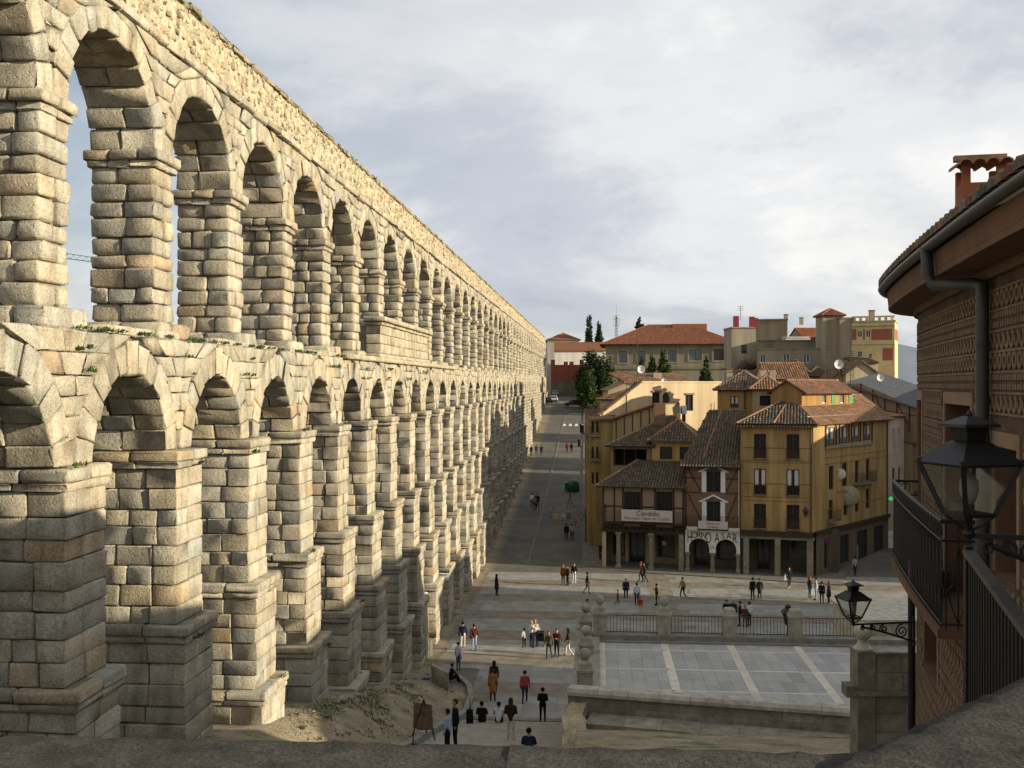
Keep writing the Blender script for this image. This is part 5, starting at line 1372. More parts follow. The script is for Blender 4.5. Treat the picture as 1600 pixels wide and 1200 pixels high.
    for a in (-1, 1):
        for b in (-1, 1): m = MB(); m.fbox(f, a*w-(.09 if a > 0 else 0), a*w+(.09 if a < 0 else 0), b*w-(.09 if b > 0 else 0), b*w+(.09 if b < 0 else 0), zo, zo+.2); m.build('chimney_post', CH, ch)
    for u_ in (-.22, -.07, .08, .23):
        m = MB(random.choice(PAL_WARM)); V = []
        for n_ , zc in ((.36, zo+.20), (-.36, zo+.24)):
            for k in range(6): th = math.pi*k/5; V.append(f.pt(u_+.085*math.cos(th), n_, zc+.075*math.sin(th)))
            for k in range(6): th = math.pi*k/5; V.append(f.pt(u_+.068*math.cos(th), n_, zc+.058*math.sin(th)))
        Fq = [(k, k+1, 12+k+1, 12+k) for k in range(5)] + [(6+k+1, 6+k, 18+k, 18+k+1) for k in range(5)] + [(k+1, k, 6+k, 6+k+1) for k in range(5)]
        m.add(V, Fq); m.build('cap_tile', TILE, ch)
    m = MB((.36, .2, .12)); m.fbox(f, -.30, .30, .05, -.05, zo+.30, zo+.37); m.build('cap_ridge', TILE, ch)
    # upper wing whose eave tip shows at the right edge
    t = W(1591, 181, 9.0); m = MB(random.choice(PAL_OLD)); q = Vector(t)
    fx = Frame((q.x, q.y), (CS, SN)); m.hexa([fx.pt(0, .3, q.z-.05), fx.pt(2.6, .3, q.z-.05), fx.pt(2.6, -2, q.z-.05), fx.pt(1.2, -2, q.z-.05), fx.pt(.03, .3, q.z+.05), fx.pt(2.6, .3, q.z+.7), fx.pt(2.6, -2, q.z+.7), fx.pt(1.2, -2, q.z+.3)]); m.build('upper_eave', TILE, r)
    m = MB(); m.fbox(fx, 1.5, 2.6, .0, -1.9, 17.5, q.z-.052); m.build('upper_wall', FASC, r)
    # inner block so that the building also stands and shades from behind
    m = MB(); a, b, c = S[2], S[30], S[-1]; e = Vector((16, 3)); m.prism([(S[3].x+1.2, S[3].y+.6, 6), (16, 2, 6), (17, 21, 6), (S[-1].x, S[-1].y, 6), (S[-6].x+.4, S[-6].y-.5, 6), (S[28].x+.7, S[28].y-.2, 6)], (0, 0, 12.4)); m.build('inner_block', FASC, r)
    apex = [(7.6, 6, 19.9), (11, 12, 20.3), (13.5, 17, 19.6)]
    m = MB((.2, .12, .08)); m.prism([(S[16].x+2.6, S[16].y, 18.3), (17, 1, 18.3), (18, 21, 18.3), (S[-1].x-1, S[-1].y-1.5, 18.3), (S[30].x+3.2, S[30].y-1.5, 18.3)], (0, 0, 1.45)); m.build('roof_body', TILE, r)
    # balconies with scrolled railings
    def scroll_balcony(u0, u1, z, out, h, nm='balcony', step=.24):
        m = MB(); n = 10
        for i in range(n):
            a, b = u0+(u1-u0)*i/n, u0+(u1-u0)*(i+1)/n
            m.hexa([at(a, out, z-.10), at(b, out, z-.10), at(b, .0, z-.10), at(a, .0, z-.10), at(a, out, z), at(b, out, z), at(b, .0, z), at(a, .0, z)])
        bo = m.build(nm, FASC, r); m = MB()
        path = [(u0, 0.02)] + [(u0, out-.04)] + [(u0+(u1-u0)*i/8, out-.04) for i in range(1, 9)] + [(u1, .02)]
        for zz_ in (z+.05, z+h-.2, z+h): m.tube([at(a, b, zz_) for a, b in path], .014 if zz_ < z+h else .022, 6)
        m.build('rail', IRON, bo)
        pl = [0]
        for p, q in zip(path, path[1:]): pl.append(pl[-1]+math.hypot(q[0]-p[0], q[1]-p[1]))
        def pp(s):
            i = max(k for k in range(len(pl)-1) if pl[k] <= s); t = (s-pl[i])/(pl[i+1]-pl[i]); return (path[i][0]+(path[i+1][0]-path[i][0])*t, path[i][1]+(path[i+1][1]-path[i][1])*t)
        s = .06; k = 0
        while s < pl[-1]-.06:
            p = pp(s); m = MB(); m.tube([at(*p, z), at(*p, z+h)], .010, 5); m.build('bar', IRON, bo)
            if k % 2 == 0 and s+step < pl[-1]:
                m = MB(); q = pp(s+step/2); pts_ = []
                for j in range(17):
                    t = j/16; w_ = math.sin(t*math.pi)*step*.42*(1 if t < .5 else .55); pts_.append(at(*pp(min(pl[-1]-.01, max(.01, s+step/2-w_))), z+.06+(h-.32)*t))
                m.tube(pts_, .008, 4); pts_ = []
                for j in range(17):
                    t = j/16; w_ = math.sin(t*math.pi)*step*.42*(1 if t < .5 else .55); pts_.append(at(*pp(min(pl[-1]-.01, max(.01, s+step/2+w_))), z+.06+(h-.32)*t))
                m.tube(pts_, .008, 4)
                c_ = pp(s+step/2); ring = [at(*pp(min(pl[-1]-.01, max(.01, s+step/2+.07*math.cos(a_)))), z+h-.1+.07*math.sin(a_)) for a_ in [2*math.pi*j/10 for j in range(11)]]; m.tube(ring, .007, 4); m.build('scroll', IRON, bo)
            s += step/2; k += 1
        return bo
    b1 = (upx(1505), upx(1455)); zb1 = zpx((b1[0]+b1[1])/2, 925); scroll_balcony(upx(1530), upx(1437), zb1, .40, 1.12)
    # planter on that balcony
    m = MB(); a = at((b1[0]+b1[1])/2, .2, zb1+.02); m.box(a[0]-.11, a[0]+.11, a[1]-.42, a[1]+.42, a[2], a[2]+.30); m.build('planter', mat('maroon_planter', (.07, .025, .028), .7), r)
    return at, upx, u_edge, r
AT, UPX, U_EDGE, RB = right_building()

def lantern(label, px, py, d, H_, arm_to, name='street_lantern'):
    """four-sided iron street lantern on a scrolled wall bracket; py = top of the finial"""
    top = W(px, py, d); s = H_; r = thing(name, label, 'lamp', (top.x, top.y, top.z-s), 'scrolled bracket lanterns')
    c = (top.x, top.y, top.z-s)
    yawf = R(20)
    def sq(mb, prof, rot=yawf):
        vs_, fs = [], []
        for rr, z in prof:
            for k in range(4): t = math.pi/4+rot+math.pi/2*k; vs_.append((c[0]+rr*1.414*math.cos(t), c[1]+rr*1.414*math.sin(t), c[2]+z))
        n = len(prof)
        for i in range(n-1):
            for k in range(4): k2 = (k+1) % 4; fs.append((i*4+k, i*4+k2, i*4+4+k2, i*4+4+k))
        fs += [(3, 2, 1, 0), tuple((n-1)*4+k for k in range(4))]; mb.add(vs_, fs)
    m = MB(); sq(m, [(.285*s, .555*s), (.295*s, .575*s), (.12*s, .735*s), (.085*s, .75*s)]); m.build('hood', IRON, r)
    m = MB(); sq(m, [(.085*s, .752*s), (.10*s, .86*s)]); sq(m, [(.17*s, .862*s), (.16*s, .885*s), (.03*s, .95*s)]); m.lathe((c[0], c[1], c[2]+.94*s), [(.02*s, 0), (.03*s, .02*s), (.008*s, .06*s)], 8); m.build('vent', IRON, r)
    zb_, zt_ = .16*s, .556*s; rb, rt = .135*s, .265*s
    for k in range(4):
        t = math.pi/4+yawf+math.pi/2*k; a = Vector((c[0]+rb*1.414*math.cos(t), c[1]+rb*1.414*math.sin(t), c[2]+zb_)); b = Vector((c[0]+rt*1.414*math.cos(t), c[1]+rt*1.414*math.sin(t), c[2]+zt_))
        t2 = t+math.pi/2; a2 = Vector((c[0]+rb*1.414*math.cos(t2), c[1]+rb*1.414*math.sin(t2), c[2]+zb_)); b2 = Vector((c[0]+rt*1.414*math.cos(t2), c[1]+rt*1.414*math.sin(t2), c[2]+zt_))
        m = MB(); m.bar(a, b, .035*s); m.bar(a, a2, .028*s); m.bar(b, b+Vector((0, 0, .05*s)), .05*s); m.build('frame_bar', IRON, r)
        m = MB(); m.add([a.lerp(a2, .02), a2.lerp(a, .02), b2.lerp(b, .02), b.lerp(b2, .02)], [(0, 1, 2, 3)]); m.build('pane', CLEAR, r)
        m = MB(); m.tube([a, a.lerp(Vector((c[0], c[1], c[2]+.05*s)), .5)+Vector((0, 0, -.03*s)), (c[0], c[1], c[2]+.02*s)], .014*s, 5); m.build('foot', IRON, r)
    m = MB(); m.lathe((c[0], c[1], c[2]), [(.02*s, -.04*s), (.05*s, 0), (.03*s, .05*s), (.02*s, .16*s), (.045*s, .17*s), (.045*s, .24*s)], 10); m.build('stem', IRON, r)
    m = MB(); m.lathe((c[0], c[1], c[2]+.242*s), [(.04*s, 0), (.075*s, .10*s), (.07*s, .19*s), (.02*s, .26*s)], 12); m.build('bulb', mat('frosted_bulb', (.42, .40, .36), .5), r, smooth=True)
    # bracket
    e = Vector(arm_to); a = Vector((c[0], c[1], c[2]-.01)); e.z = a.z; dr = (e-a); L_ = dr.length; dr.normalize()
    m = MB(); m.bar(a, e, .035*s, .04*s); m.bar(e+Vector((0, 0, .08)), e-Vector((0, 0, .55*s)), .05*s); br = m.build('bracket', IRON, r)
    def spiral(cu, cz, rad, turns, ph, sgn=1):
        m = MB(); pts_ = []
        for j in range(26): t = j/25; rr = rad*(1-.82*t); th = ph+sgn*t*turns*2*math.pi; pts_.append(a+dr*(cu+rr*math.cos(th))+Vector((0, 0, cz+rr*math.sin(th))))
        m.tube(pts_, .018*s, 5); m.build('scroll', IRON, br)
    spiral(L_*.80, -.20*s, .16*s, 1.8, R(90)); spiral(L_*.50, -.13*s, .105*s, 1.7, R(90)); spiral(L_*.32, -.09*s, .07*s, 1.6, R(90)); spiral(L_*.16, -.09*s, .055*s, 1.3, R(60))
    m = MB(); m.tube([a+dr*(L_*t)+Vector((0, 0, -(.03+.42*t**1.3)*s)) for t in (.18, .3, .45, .6, .8, 1.0)], .026*s, 6); m.build('curved_stay', IRON, br)
    return r
q = AT(U_EDGE-.25, .06, 12)
lantern('small black lantern on a scrolled bracket in front of the stone ball', 1333, 905, 15.6, .66, q)
q = AT(UPX(1610) if False else 3.2, .02, 15)
lantern('large black lantern close by on the right in front of the patterned wall', 1514, 640, 6.2, .73, (W(1720, 845, 6.0).x, W(1720, 845, 6.0).y, 15))

def stair_railing():
    r = thing('stair_railing', 'black iron railing with dense upright bars at the lower right edge', 'railing', (2.6, 5, 14.5))
    a, b = W(1513, 862, 7.2), W(1660, 975, 4.2); b.z = a.z-.02
    m = MB(); m.bar(a, b, .07, .035); m.build('handrail', PIPE, r)
    m = MB(); m.bar(a-Vector((0, 0, 1.25)), b-Vector((0, 0, 1.25)), .05, .03); m.build('bottom_rail', IRON, r)
    n = 26
    for k in range(n+1):
        p = a.lerp(b, k/n); m = MB(); m.bar(p-Vector((0, 0, 1.3)), p, .017); m.build('bar', IRON, r)
    m = MB(); m.bar(a-Vector((0, 0, 1.6)), a+Vector((0, 0, .04)), .05); m.build('end_post', IRON, r)
    # floor slab the railing stands on
    m = MB(); f = between((a.x, a.y), (b.x, b.y)); m.fbox(f, -.1, f.w, .1, -1.6, a.z-1.6, a.z-1.3); m.build('landing', FASC, r)
stair_railing()
# ================================================================== HOUSES BEHIND AND AROUND
def HZ(d, *ys): return [ZD(y, d) for y in ys]
def fr(px0, px1, d0, d1=None):
    a, b = WX(px0, d0), WX(px1, d1 or d0); return between(a, b)
def wins(F, d, items, style='casement'):
    """items: (px0, px1, ytop, ybot) -> openings on frame F"""
    out = []
    for it in items:
        p0, p1, t, b = it[:4]
        def u_of(px):
            lo, hi = -60.0, 120.0
            for _ in range(40):
                m_ = (lo+hi)/2; q = F.pt(m_, 0, 0)
                if pixel(q[0], q[1], 0)[0] < px: lo = m_
                else: hi = m_
            return lo
        u0, u1 = u_of(p0), u_of(p1); q = F.pt((u0+u1)/2, 0, 0); dd = depth(q[0], q[1])
        out.append((u0, u1, ZD(b, dd), ZD(t, dd)) + tuple(it[4:] or (style,)))
    return out
WF = WHITEP
# --- cream gabled house behind the restaurant
F = fr(938, 1126, 108.5, 116); z = HZ(112, 600, 652)
def cream_house():
    r = thing('cream_gable_house', 'cream plastered house with one long sloping gable edge and a painted dish shadow', 'house', F.pt(F.w/2, -4, 10))
    ops = wins(F, 111, [(1019, 1031, 613, 632, 'casement', WOOD), (1071, 1083, 617, 642, 'casement', WOOD)])
    z0, zt = 8.0, ZD(598, 111); us = F.w*(1000-938)/(1126-938.)
    m = MB((1.15, 1.1, 1.0)); 
    zl = ZD(648, 109); zt = ZD(598, 112.5)
    def B(u, k, z): p = F.pt(u, 0, z); return (p[0], p[1]+k, z)      # k metres back along the street
    wall_face(m, F, us, F.w, z0, zt, [o[:4] for o in ops]); m.add([F.pt(0, 0, z0), F.pt(us, 0, z0), F.pt(us, 0, zt), F.pt(0, 0, zl)], [(0, 1, 2, 3)])
    m.add([F.pt(0, 0, z0), F.pt(0, 0, zl), B(0, 7, zl), B(0, 7, z0)], [(0, 1, 2, 3)]); m.add([F.pt(F.w, 0, z0), B(F.w, 7, z0), B(F.w, 7, zt), F.pt(F.w, 0, zt)], [(0, 1, 2, 3)])
    m.add([F.pt(us, 0, zt), F.pt(F.w, 0, zt), B(F.w, 7, zt), B(us, 7, zt)], [(0, 1, 2, 3)]); m.build('wall', CREAM, r)
    for o in ops: window(F, o, r, WOOD, PANE)
    for o in ops: mm = MB(); mm.fbox(F, o[0]-.1, o[1]+.1, .12, 0, o[3], o[3]+.2); mm.build('window_hood', BRICK, r)
    # shadow of the dish, painted as a thin dark shape on the plaster
    so = mat('shadow_paint', (.05, .045, .04), 1, var=.3, scale=2); mm = MB(); q = wins(F, 111, [(1034, 1047, 606, 634)])[0]
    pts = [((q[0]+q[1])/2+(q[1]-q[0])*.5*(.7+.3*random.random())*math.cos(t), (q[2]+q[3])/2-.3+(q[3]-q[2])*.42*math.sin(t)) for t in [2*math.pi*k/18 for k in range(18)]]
    mm.prism([F.pt(a, .004, b) for a, b in pts], F.n.to_3d()*.004); mm.build('dish_shadow', so, r)
    roof_plane([B(-.25, 7, zl+.06), B(-.25, -.25, zl+.06), B(us, -.25, zt+.18), B(us, 7, zt+.18)], r, PAL_OLD)
    mm = MB((1.3, 1.25, 1.1)); mm.fbox(F, us-.2, F.w+.1, .08, -.25, zt+.004, zt+.16); mm.build('coping', CREAM, r)
    # tiled ridge behind
    zz = ZD(583, 116); a, b = us-.5, F.w*(1106-938)/(1126-938.); roof_plane([F.pt(a, -2.6, zt+.1), F.pt(b, -2.6, zt+.1), F.pt(b, -5.6, zz), F.pt(a, -5.6, zz)], r, PAL_WARM)
    c = F.pt(F.w*(1059-938)/188., -4, 0); chimney(r, c[0], c[1], zt, ZD(582, 114), .9, CREAM, False)
    return r
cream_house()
# --- lean-to strip between the cream house and the restaurant
F2 = fr(938, 1028, 107.5, 103)
def strip_house():
    d0 = 107
    r = thing('strip_house', 'low plastered strip with dark posts under a sloping red tile verge behind the restaurant', 'house', F2.pt(F2.w/2, -1, 8))
    zl, zr_, bl, br = ZD(664, 107.5), ZD(632, 103), ZD(684, 107.5), ZD(652, 103)
    m = MB((.75, .72, .62)); n = 7
    m.hexa([F2.pt(0, 0, 8), F2.pt(F2.w, 0, 8), F2.pt(F2.w, -4, 8), F2.pt(0, -4, 8), F2.pt(0, 0, zl), F2.pt(F2.w, 0, zr_), F2.pt(F2.w, -4, zr_), F2.pt(0, -4, zl)]); m.build('wall', CREAM, r)
    for k in range(n+1):
        u = F2.w*k/n; zt = zl+(zr_-zl)*k/n; m = MB(); m.fbox(F2, u-.06, u+.06, .04, 0, zt-2.2, zt-.1); m.build('post', WOOD, r)
    roof_plane([F2.pt(-.3, -4, zl+.1), F2.pt(-.3, .35, zl+.1), F2.pt(F2.w, .35, zr_+.1), F2.pt(F2.w, -4, zr_+.1)], r, PAL_RED)
    mm = MB(); c = F2.pt(F2.w, -.3, 0); mm.box(c[0]-.55, c[0]+.55, c[1]-.5, c[1]+.5, 10, ZD(630, 103)); mm.build('chimney', BRICK, r)
strip_house()
# --- roof terrace clutter: two white tanks
for i, (a, b, t, bt, l) in enumerate(((1031, 1064, 635, 646, 'long white roof tank behind the restaurant tower'), (1066, 1073, 634, 647, 'small white roof box behind the restaurant tower'))):
    f = fr(a, b, 107); r = thing('roof_tank', l, 'tank', f.pt(f.w/2, 0, ZD(bt, 107))); m = MB(); m.fbox(f, 0, f.w, 0, -.9, ZD(bt, 107), ZD(t, 107)); m.build('tank', WHITEP, r); m = MB(); m.fbox(f, .1, f.w-.1, -.1, -.8, ZD(bt, 107)-2.5, ZD(bt, 107)-.003); m.build('support', WOOD, r)
# --- street side row, seen edge-on
Fk = fr(922, 962, 106.5)
hk = house('ochre_street_house', 'narrow ochre house with small windows and iron balconies on the street side behind the restaurant', Fk, 2.6, 8, 0, ZD(655, 106), .8, 'shed', YEL, left=[(1.0, 1.8, 8.2, 10.4), (3.4, 4.2, 8.2, 10.4), (5.8, 6.6, 8.2, 10.4), (1.0, 1.8, 4.6, 6.8), (3.4, 4.2, 4.6, 6.8), (5.8, 6.6, 4.6, 6.8), (2, 3.4, .6, 3.2)], front=wins(Fk, 106.5, [(924.5, 928, 659, 676), (931.5, 935, 659, 676), (924.5, 928, 698, 716), (931.5, 935, 698, 716), (924.5, 928, 738, 756), (931.5, 935, 738, 756)]), pal=PAL_OLD, tint=(.8, .85, .8))
balcony(hk, Fk, .05, 1.0, ZD(680, 106.5), .5, .9); balcony(hk, Fk, .05, 1.0, ZD(718, 106.5), .5, .9)
balcony(hk, Fk.left(8), .8, 7.0, ZD(680, 106.5), .6, .9)
house('dark_red_house', 'small dark red house with brown tiled roof at the kerb of the street', fr(919, 950, 222), 5, 10, 9, ZD(617, 222), 1.6, 'hip', DRED, pal=PAL_OLD, over=.3)
house('low_tiled_house', 'low cream house with orange ridge tiles left of the cream gable', fr(938, 975, 126, 124), 5, 7, 4, ZD(622, 126), 1.1, 'hip', CREAM, pal=PAL_WARM, over=.3)
house('back_tiled_house', 'cream house with tiled hip roof and pale chimneys behind the low tiled house', fr(950, 1000, 134), 6, 7, 4, ZD(608, 134), 1.2, 'gable_n', CREAM, pal=PAL_WARM, over=.3)
# --- orange upper house left of the ochre corner house
Fo = fr(1121, 1196, 106, 104.5)
ho = house('orange_upper_house', 'orange upper storey with one curtained window under a tiled hip roof', Fo, Fo.w, 6, 8, ZD(605, 105), 1.6, 'hip', YEL, front=wins(Fo, 105, [(1141, 1154, 619, 637, 'curtain', WOOD)]), pal=PAL_OLD, tint=(.95, .82, .7))
m = MB(); m.tube([Fo.pt(2.7, .12, ZD(580, 105)), Fo.pt(2.7, .12, ZD(648, 105))], .07); m.build('flue_pipe', PIPE, ho)
for px in (1140, 1158, 1192, 1207):
    c = WX(px, 110); chimney(ho, c[0], c[1], 15.5, ZD(577 if px != 1158 else 579, 110), .9 if px == 1158 else .6, BRICK if px in (1158,) else CREAM)
Fp = fr(1176, 1222, 103.5, 103)
house('small_arched_house', 'small cream house with a dark arched opening under a low tile roof', Fp, Fp.w, 5, 8, ZD(604, 103), 1.1, 'hip', CREAM, front=wins(Fp, 103, [(1187, 1204, 618, 634, 'plain', DARKIN)]), pal=PAL_WARM, tint=(.8, .72, .6), over=.35)
# --- long roof with green shuttered dormer row behind the corner house
Fd = Frame(FYR.pt(2.6, -2.3, 0)[:2], FYR.e); Fd.w = 11.0
hd = house('shuttered_attic', 'attic row with white windows and green shutters above the ochre roof', Fd, Fd.w, 3.0, 12.5, ZD(609, 101), .9, 'gable_u', YEL, front=wins(Fd, 106, [(1285, 1291, 614, 630, 'casement', WHITEP), (1313, 1319, 613, 630, 'casement', WHITEP)]), pal=PAL_OLD+PAL_RED, tint=(.75, .65, .5), over=.5)
GRN = mat('green_paint', (.10, .30, .12), .6)
for a, b in ((1299, 1305), (1326, 1332)):
    o = wins(Fd, 106, [(a, b, 613, 630)])[0]; m = MB(); m.fbox(Fd, o[0], o[1], .06, .01, o[2], o[3]); m.build('shutter', GRN, hd)
# --- slate roofed half-timbered house
Fs_ = fr(1322, 1440, 115, 108)
def slate_house():
    r = thing('slate_roof_house', 'half-timbered house with a long dark slate roof beside the patterned wall', 'house', Fs_.pt(5, -3, 0)); w = Fs_.w
    zp, ze = ZD(596, 116), ZD(640, 109)
    m = MB((.62, .52, .45)); m.add([Fs_.pt(0, 0, 6), Fs_.pt(w, 0, 6), Fs_.pt(w, 0, ze), Fs_.pt(.2*w, 0, zp-.2), Fs_.pt(0, 0, zp-.3)], [(0, 1, 2, 3, 4)]); m.add([Fs_.pt(w, 0, 0), Fs_.pt(w, -7, 0), Fs_.pt(w, -7, ze), Fs_.pt(w, 0, ze)], [(0, 1, 2, 3)]); m.build('wall', CREAM, r)
    m = MB(); m.hexa([Fs_.pt(-.3, .4, zp-.35), Fs_.pt(w+.3, .4, ze-.1), Fs_.pt(w+.3, -7, ze+.8), Fs_.pt(-.3, -7, zp+.9), Fs_.pt(-.3, .4, zp-.2), Fs_.pt(w+.3, .4, ze+.05), Fs_.pt(w+.3, -7, ze+.95), Fs_.pt(-.3, -7, zp+1.05)]); m.build('roof', SLATE, r)
    for k in range(6):
        u = w*(.05+.16*k); zt = zp+(ze-zp)*max(0, (u/w-.2)/.8)-.25; m = MB(); m.bar(Fs_.pt(u, .03, zt-2.6), Fs_.pt(u, .03, zt), .13, .06); m.build('timber', WOOD, r)
        if k % 2 == 0: m = MB(); m.bar(Fs_.pt(u+.1, .025, zt-.3), Fs_.pt(u+w*.14, .025, zt-2.4), .12, .05); m.build('timber', WOOD, r)
    m = MB(); m.bar(Fs_.pt(.1, .028, ZD(632, 114)), Fs_.pt(w-.1, .028, ZD(650, 109)), .15, .06); m.build('timber', WOOD, r)
slate_house()
# --- pale house continuing the ochre side street
e = FYR.e; o_ = FYR.pt(WYR+.05, 0, 0); Fw = Frame(o_[:2], e)
house('pale_side_house', 'narrow pale house with white gutter at the end of the ochre side wall', Fw, 4.2, 6, 0, ZY+.3, .9, 'shed', mat('pale_plaster', (.55, .44, .36), .9, var=.1, scale=1, tint=True), front=[(1.0, 1.7, ZY-3.2, ZY-1.0, 'casement', WHITEP), (2.6, 3.3, ZY-3.2, ZY-1.0, 'casement', WHITEP), (1.0, 1.7, ZY-7.4, ZY-5, 'casement'), (2.6, 3.3, ZY-7.4, ZY-5, 'casement')], pal=PAL_WARM, over=.3)
house('side_street_house', 'dim tall house closing the side street beyond the ochre corner house', Frame(Fw.pt(4.5, .8, 0)[:2], e), 9, 8, 0, ZY-2.5, 1.2, 'shed', CREAM, front=[(1, 1.8, 7, 9), (3, 3.8, 7, 9), (1, 1.8, 3.6, 5.8), (3, 3.8, 3.6, 5.8)], pal=PAL_OLD, tint=(.6, .55, .5))
# --- grey palace on the skyline
Fg = fr(946, 1150, 243, 240)
gp = house('grey_palace', 'long grey stone palace with red hipped roof and barred windows on the skyline', Fg, Fg.w, 20, 8, ZD(534, 242), 4.4, 'hip', GREYP,
      front=wins(Fg, 242, [(967, 980, 549, 567, 'grid', WOOD, PANEL), (997, 1008, 548, 566, 'grid', WOOD, PANEL), (1044, 1057, 547, 565, 'grid', WOOD, PANEL), (1077, 1096, 546, 563, 'grid', WOOD, PANEL), (1115, 1136, 545, 563, 'grid', WOODR), (966, 980, 585, 598, 'casement')]), pal=PAL_RED, over=1.3, tint=(.92, .92, .85))
for o in wins(Fg, 242, [(967, 980, 549, 567), (997, 1008, 548, 566), (1044, 1057, 547, 565), (1077, 1096, 546, 563), (1115, 1136, 545, 563)]):
    for a, b, c, d in ((o[0]-.4, o[0]-.02, o[2], o[3]+.3), (o[1]+.02, o[1]+.4, o[2], o[3]+.3), (o[0]-.02, o[1]+.02, o[3]+.02, o[3]+.3), (o[0]-.4, o[1]+.4, o[2]-.35, o[2]-.02)):
        m = MB((1.1, 1.05, .95)); m.fbox(Fg, a, b, .12, 0, c, d); m.build('stone_surround', GREYP, gp)
m = MB((.8, .78, .7)); m.fbox(Fg, 0, Fg.w, .18, 0, ZD(577, 242), ZD(573, 242)); m.build('string_course', GREYP, gp)
c = WX(1076, 252); m = MB((.35, .15, .08)); m.box(c[0]-4, c[0]+4, c[1]-3, c[1]+3, 27, ZD(507, 252)); m.build('roof_lantern', TILE, gp)
# --- square grey stair tower with red chimneys
Ft_ = fr(1143, 1181, 141)
ht = house('grey_stair_tower', 'pale grey square stair tower with two red chimneys', Ft_, Ft_.w, 5, 6, ZD(513, 141), 0, 'flat', GREYP, front=wins(Ft_, 141, [(1158, 1167, 539, 552)]), tint=(1.25, 1.22, 1.15))
for px, h in ((1150, 494), (1175, 495), (1180, 497)):
    c = WX(px, 143); m = MB(); m.box(c[0]-.35, c[0]+.35, c[1]-.35, c[1]+.35, ZD(514, 143), ZD(h, 143)); m.build('chimney', mat('red_chimney', (.30, .04, .05), .8), ht)
# --- large grey block with sunlit white side
Fb = fr(1176, 1230, 150, 149)
hb = house('grey_block', 'grey rendered block with bright white sunlit side wall on the skyline', Fb, Fb.w, 9, 6, ZD(500, 149), 0, 'flat', GREYP, tint=(.85, .82, .72))
FbR = Fb.right(Fb.w); m = MB((1.1, 1.1, 1.08)); m.fbox(FbR, -.02, 9, .02, .06, 6, ZD(500, 149)+.2); m.build('white_side', WHITEW, hb)
for px in (1228, 1252):
    c = WX(px, 150 if px == 1228 else 157); chimney(hb, c[0], c[1], ZD(503, 150), ZD(492, 150), .5, GREYP)
house('white_low_wing', 'small white wing beside the grey block', fr(1228, 1262, 147), 3.4, 8, 6, ZD(528, 147), 0, 'flat', WHITEW)
house('orange_roof_house', 'house with bright orange roof between the grey block and the brick tower', fr(1254, 1300, 172), 7, 9, 6, ZD(526, 172), 1.6, 'gable_u', GREYP, pal=[(.55, .20, .07), (.5, .17, .06)], front=wins(fr(1254, 1300, 172), 172, [(1267, 1273, 526, 533), (1275, 1281, 526, 533)]))
# --- long grey rear house with white windows
Fl = fr(1183, 1290, 135, 133)
house('long_grey_house', 'long pale grey house with two white double windows above the roofs', Fl, Fl.w, 6, 6, ZD(546, 134), 0, 'flat', GREYP, front=wins(Fl, 134, [(1188, 1196, 555, 568, 'casement', WHITEP), (1224, 1234, 553, 568, 'casement', WHITEP), (1255, 1265, 553, 567, 'casement', WHITEP)]), tint=(1.1, 1.08, 1.0))
Fl2 = fr(1186, 1288, 139, 137); house('grey_rear_wall', 'weathered grey parapet wall above the long grey house', Fl2, Fl2.w, 4, 6, ZD(533, 138), 0, 'flat', GREYP, tint=(.8, .76, .7))
# --- yellow and brick tower house on the right
Fy = fr(1331, 1398, 131, 129)
YB = mat('pale_yellow_plaster', (.62, .50, .25), .9, var=.1, scale=1, tint=True); RB_ = mat('red_brick', (.36, .12, .07), .9, var=.15, scale=6, tint=True)
hy = house('yellow_brick_tower', 'yellow tower house with red brick bands and a balustraded flat roof', Fy, Fy.w, 6, 4, ZD(503, 130), 0, 'flat', YB, front=wins(Fy, 130, [(1340, 1347, 517, 527, 'casement', WHITEP), (1353, 1360, 516, 527, 'casement', WHITEP), (1340, 1347, 549, 558, 'casement', WHITEP), (1358, 1362, 553, 559, 'casement', WHITEP)]), right=[(1, 2, ZD(528, 130), ZD(516, 130), 'casement', WHITEP), (3, 4, ZD(528, 130), ZD(516, 130), 'casement', WHITEP)])
def bandbox(t, b, a0, a1, mt, out, nm):
    o = wins(Fy, 130, [(a0, a1, t, b)])[0]; m = MB(); m.fbox(Fy, max(0, o[0]), min(Fy.w, o[1]), out, .0, o[2], o[3]); m.build(nm, mt, hy)
bandbox(514, 531, 1331, 1338, RB_, .03, 'brick_panel'); bandbox(514, 531, 1348.5, 1351.5, RB_, .03, 'brick_panel'); bandbox(514, 531, 1361.5, 1394, RB_, .03, 'brick_panel'); bandbox(544, 563, 1379, 1395, RB_, .03, 'brick_panel'); bandbox(532, 538, 1330, 1399, YB, .12, 'cornice'); bandbox(506, 509, 1330, 1399, YB, .2, 'cornice')
FyR = Fy.right(Fy.w); m = MB(); m.fbox(FyR, .5, 5.5, .03, 0, ZD(531, 130), ZD(514, 130)); m.build('brick_panel', RB_, hy)
for k in range(7): c = Fy.pt(.3+k*(Fy.w-.6)/6, -.1, 0); m = MB(); m.box(c[0]-.14, c[0]+.14, c[1]-.14, c[1]+.14, ZD(503, 130)+.18, ZD(494, 130)); m.build('baluster_pier', YB, hy)
m = MB(); m.fbox(Fy, 0, Fy.w, 0, -.2, ZD(496, 130), ZD(493.5, 130)); m.build('balustrade_rail', YB, hy)
c = WX(1362, 133); chimney(hy, c[0], c[1], ZD(503, 130), ZD(484, 131), .6, GREYP)
Fu = fr(1286, 1318, 132); house('stair_turret', 'grey rendered turret with small red pyramid roof left of the yellow tower', Fu, Fu.w, 3.2, 4, ZD(491, 132), .75, 'hip', GREYP, pal=PAL_RED, tint=(1.15, 1.1, 1.0), over=.25)
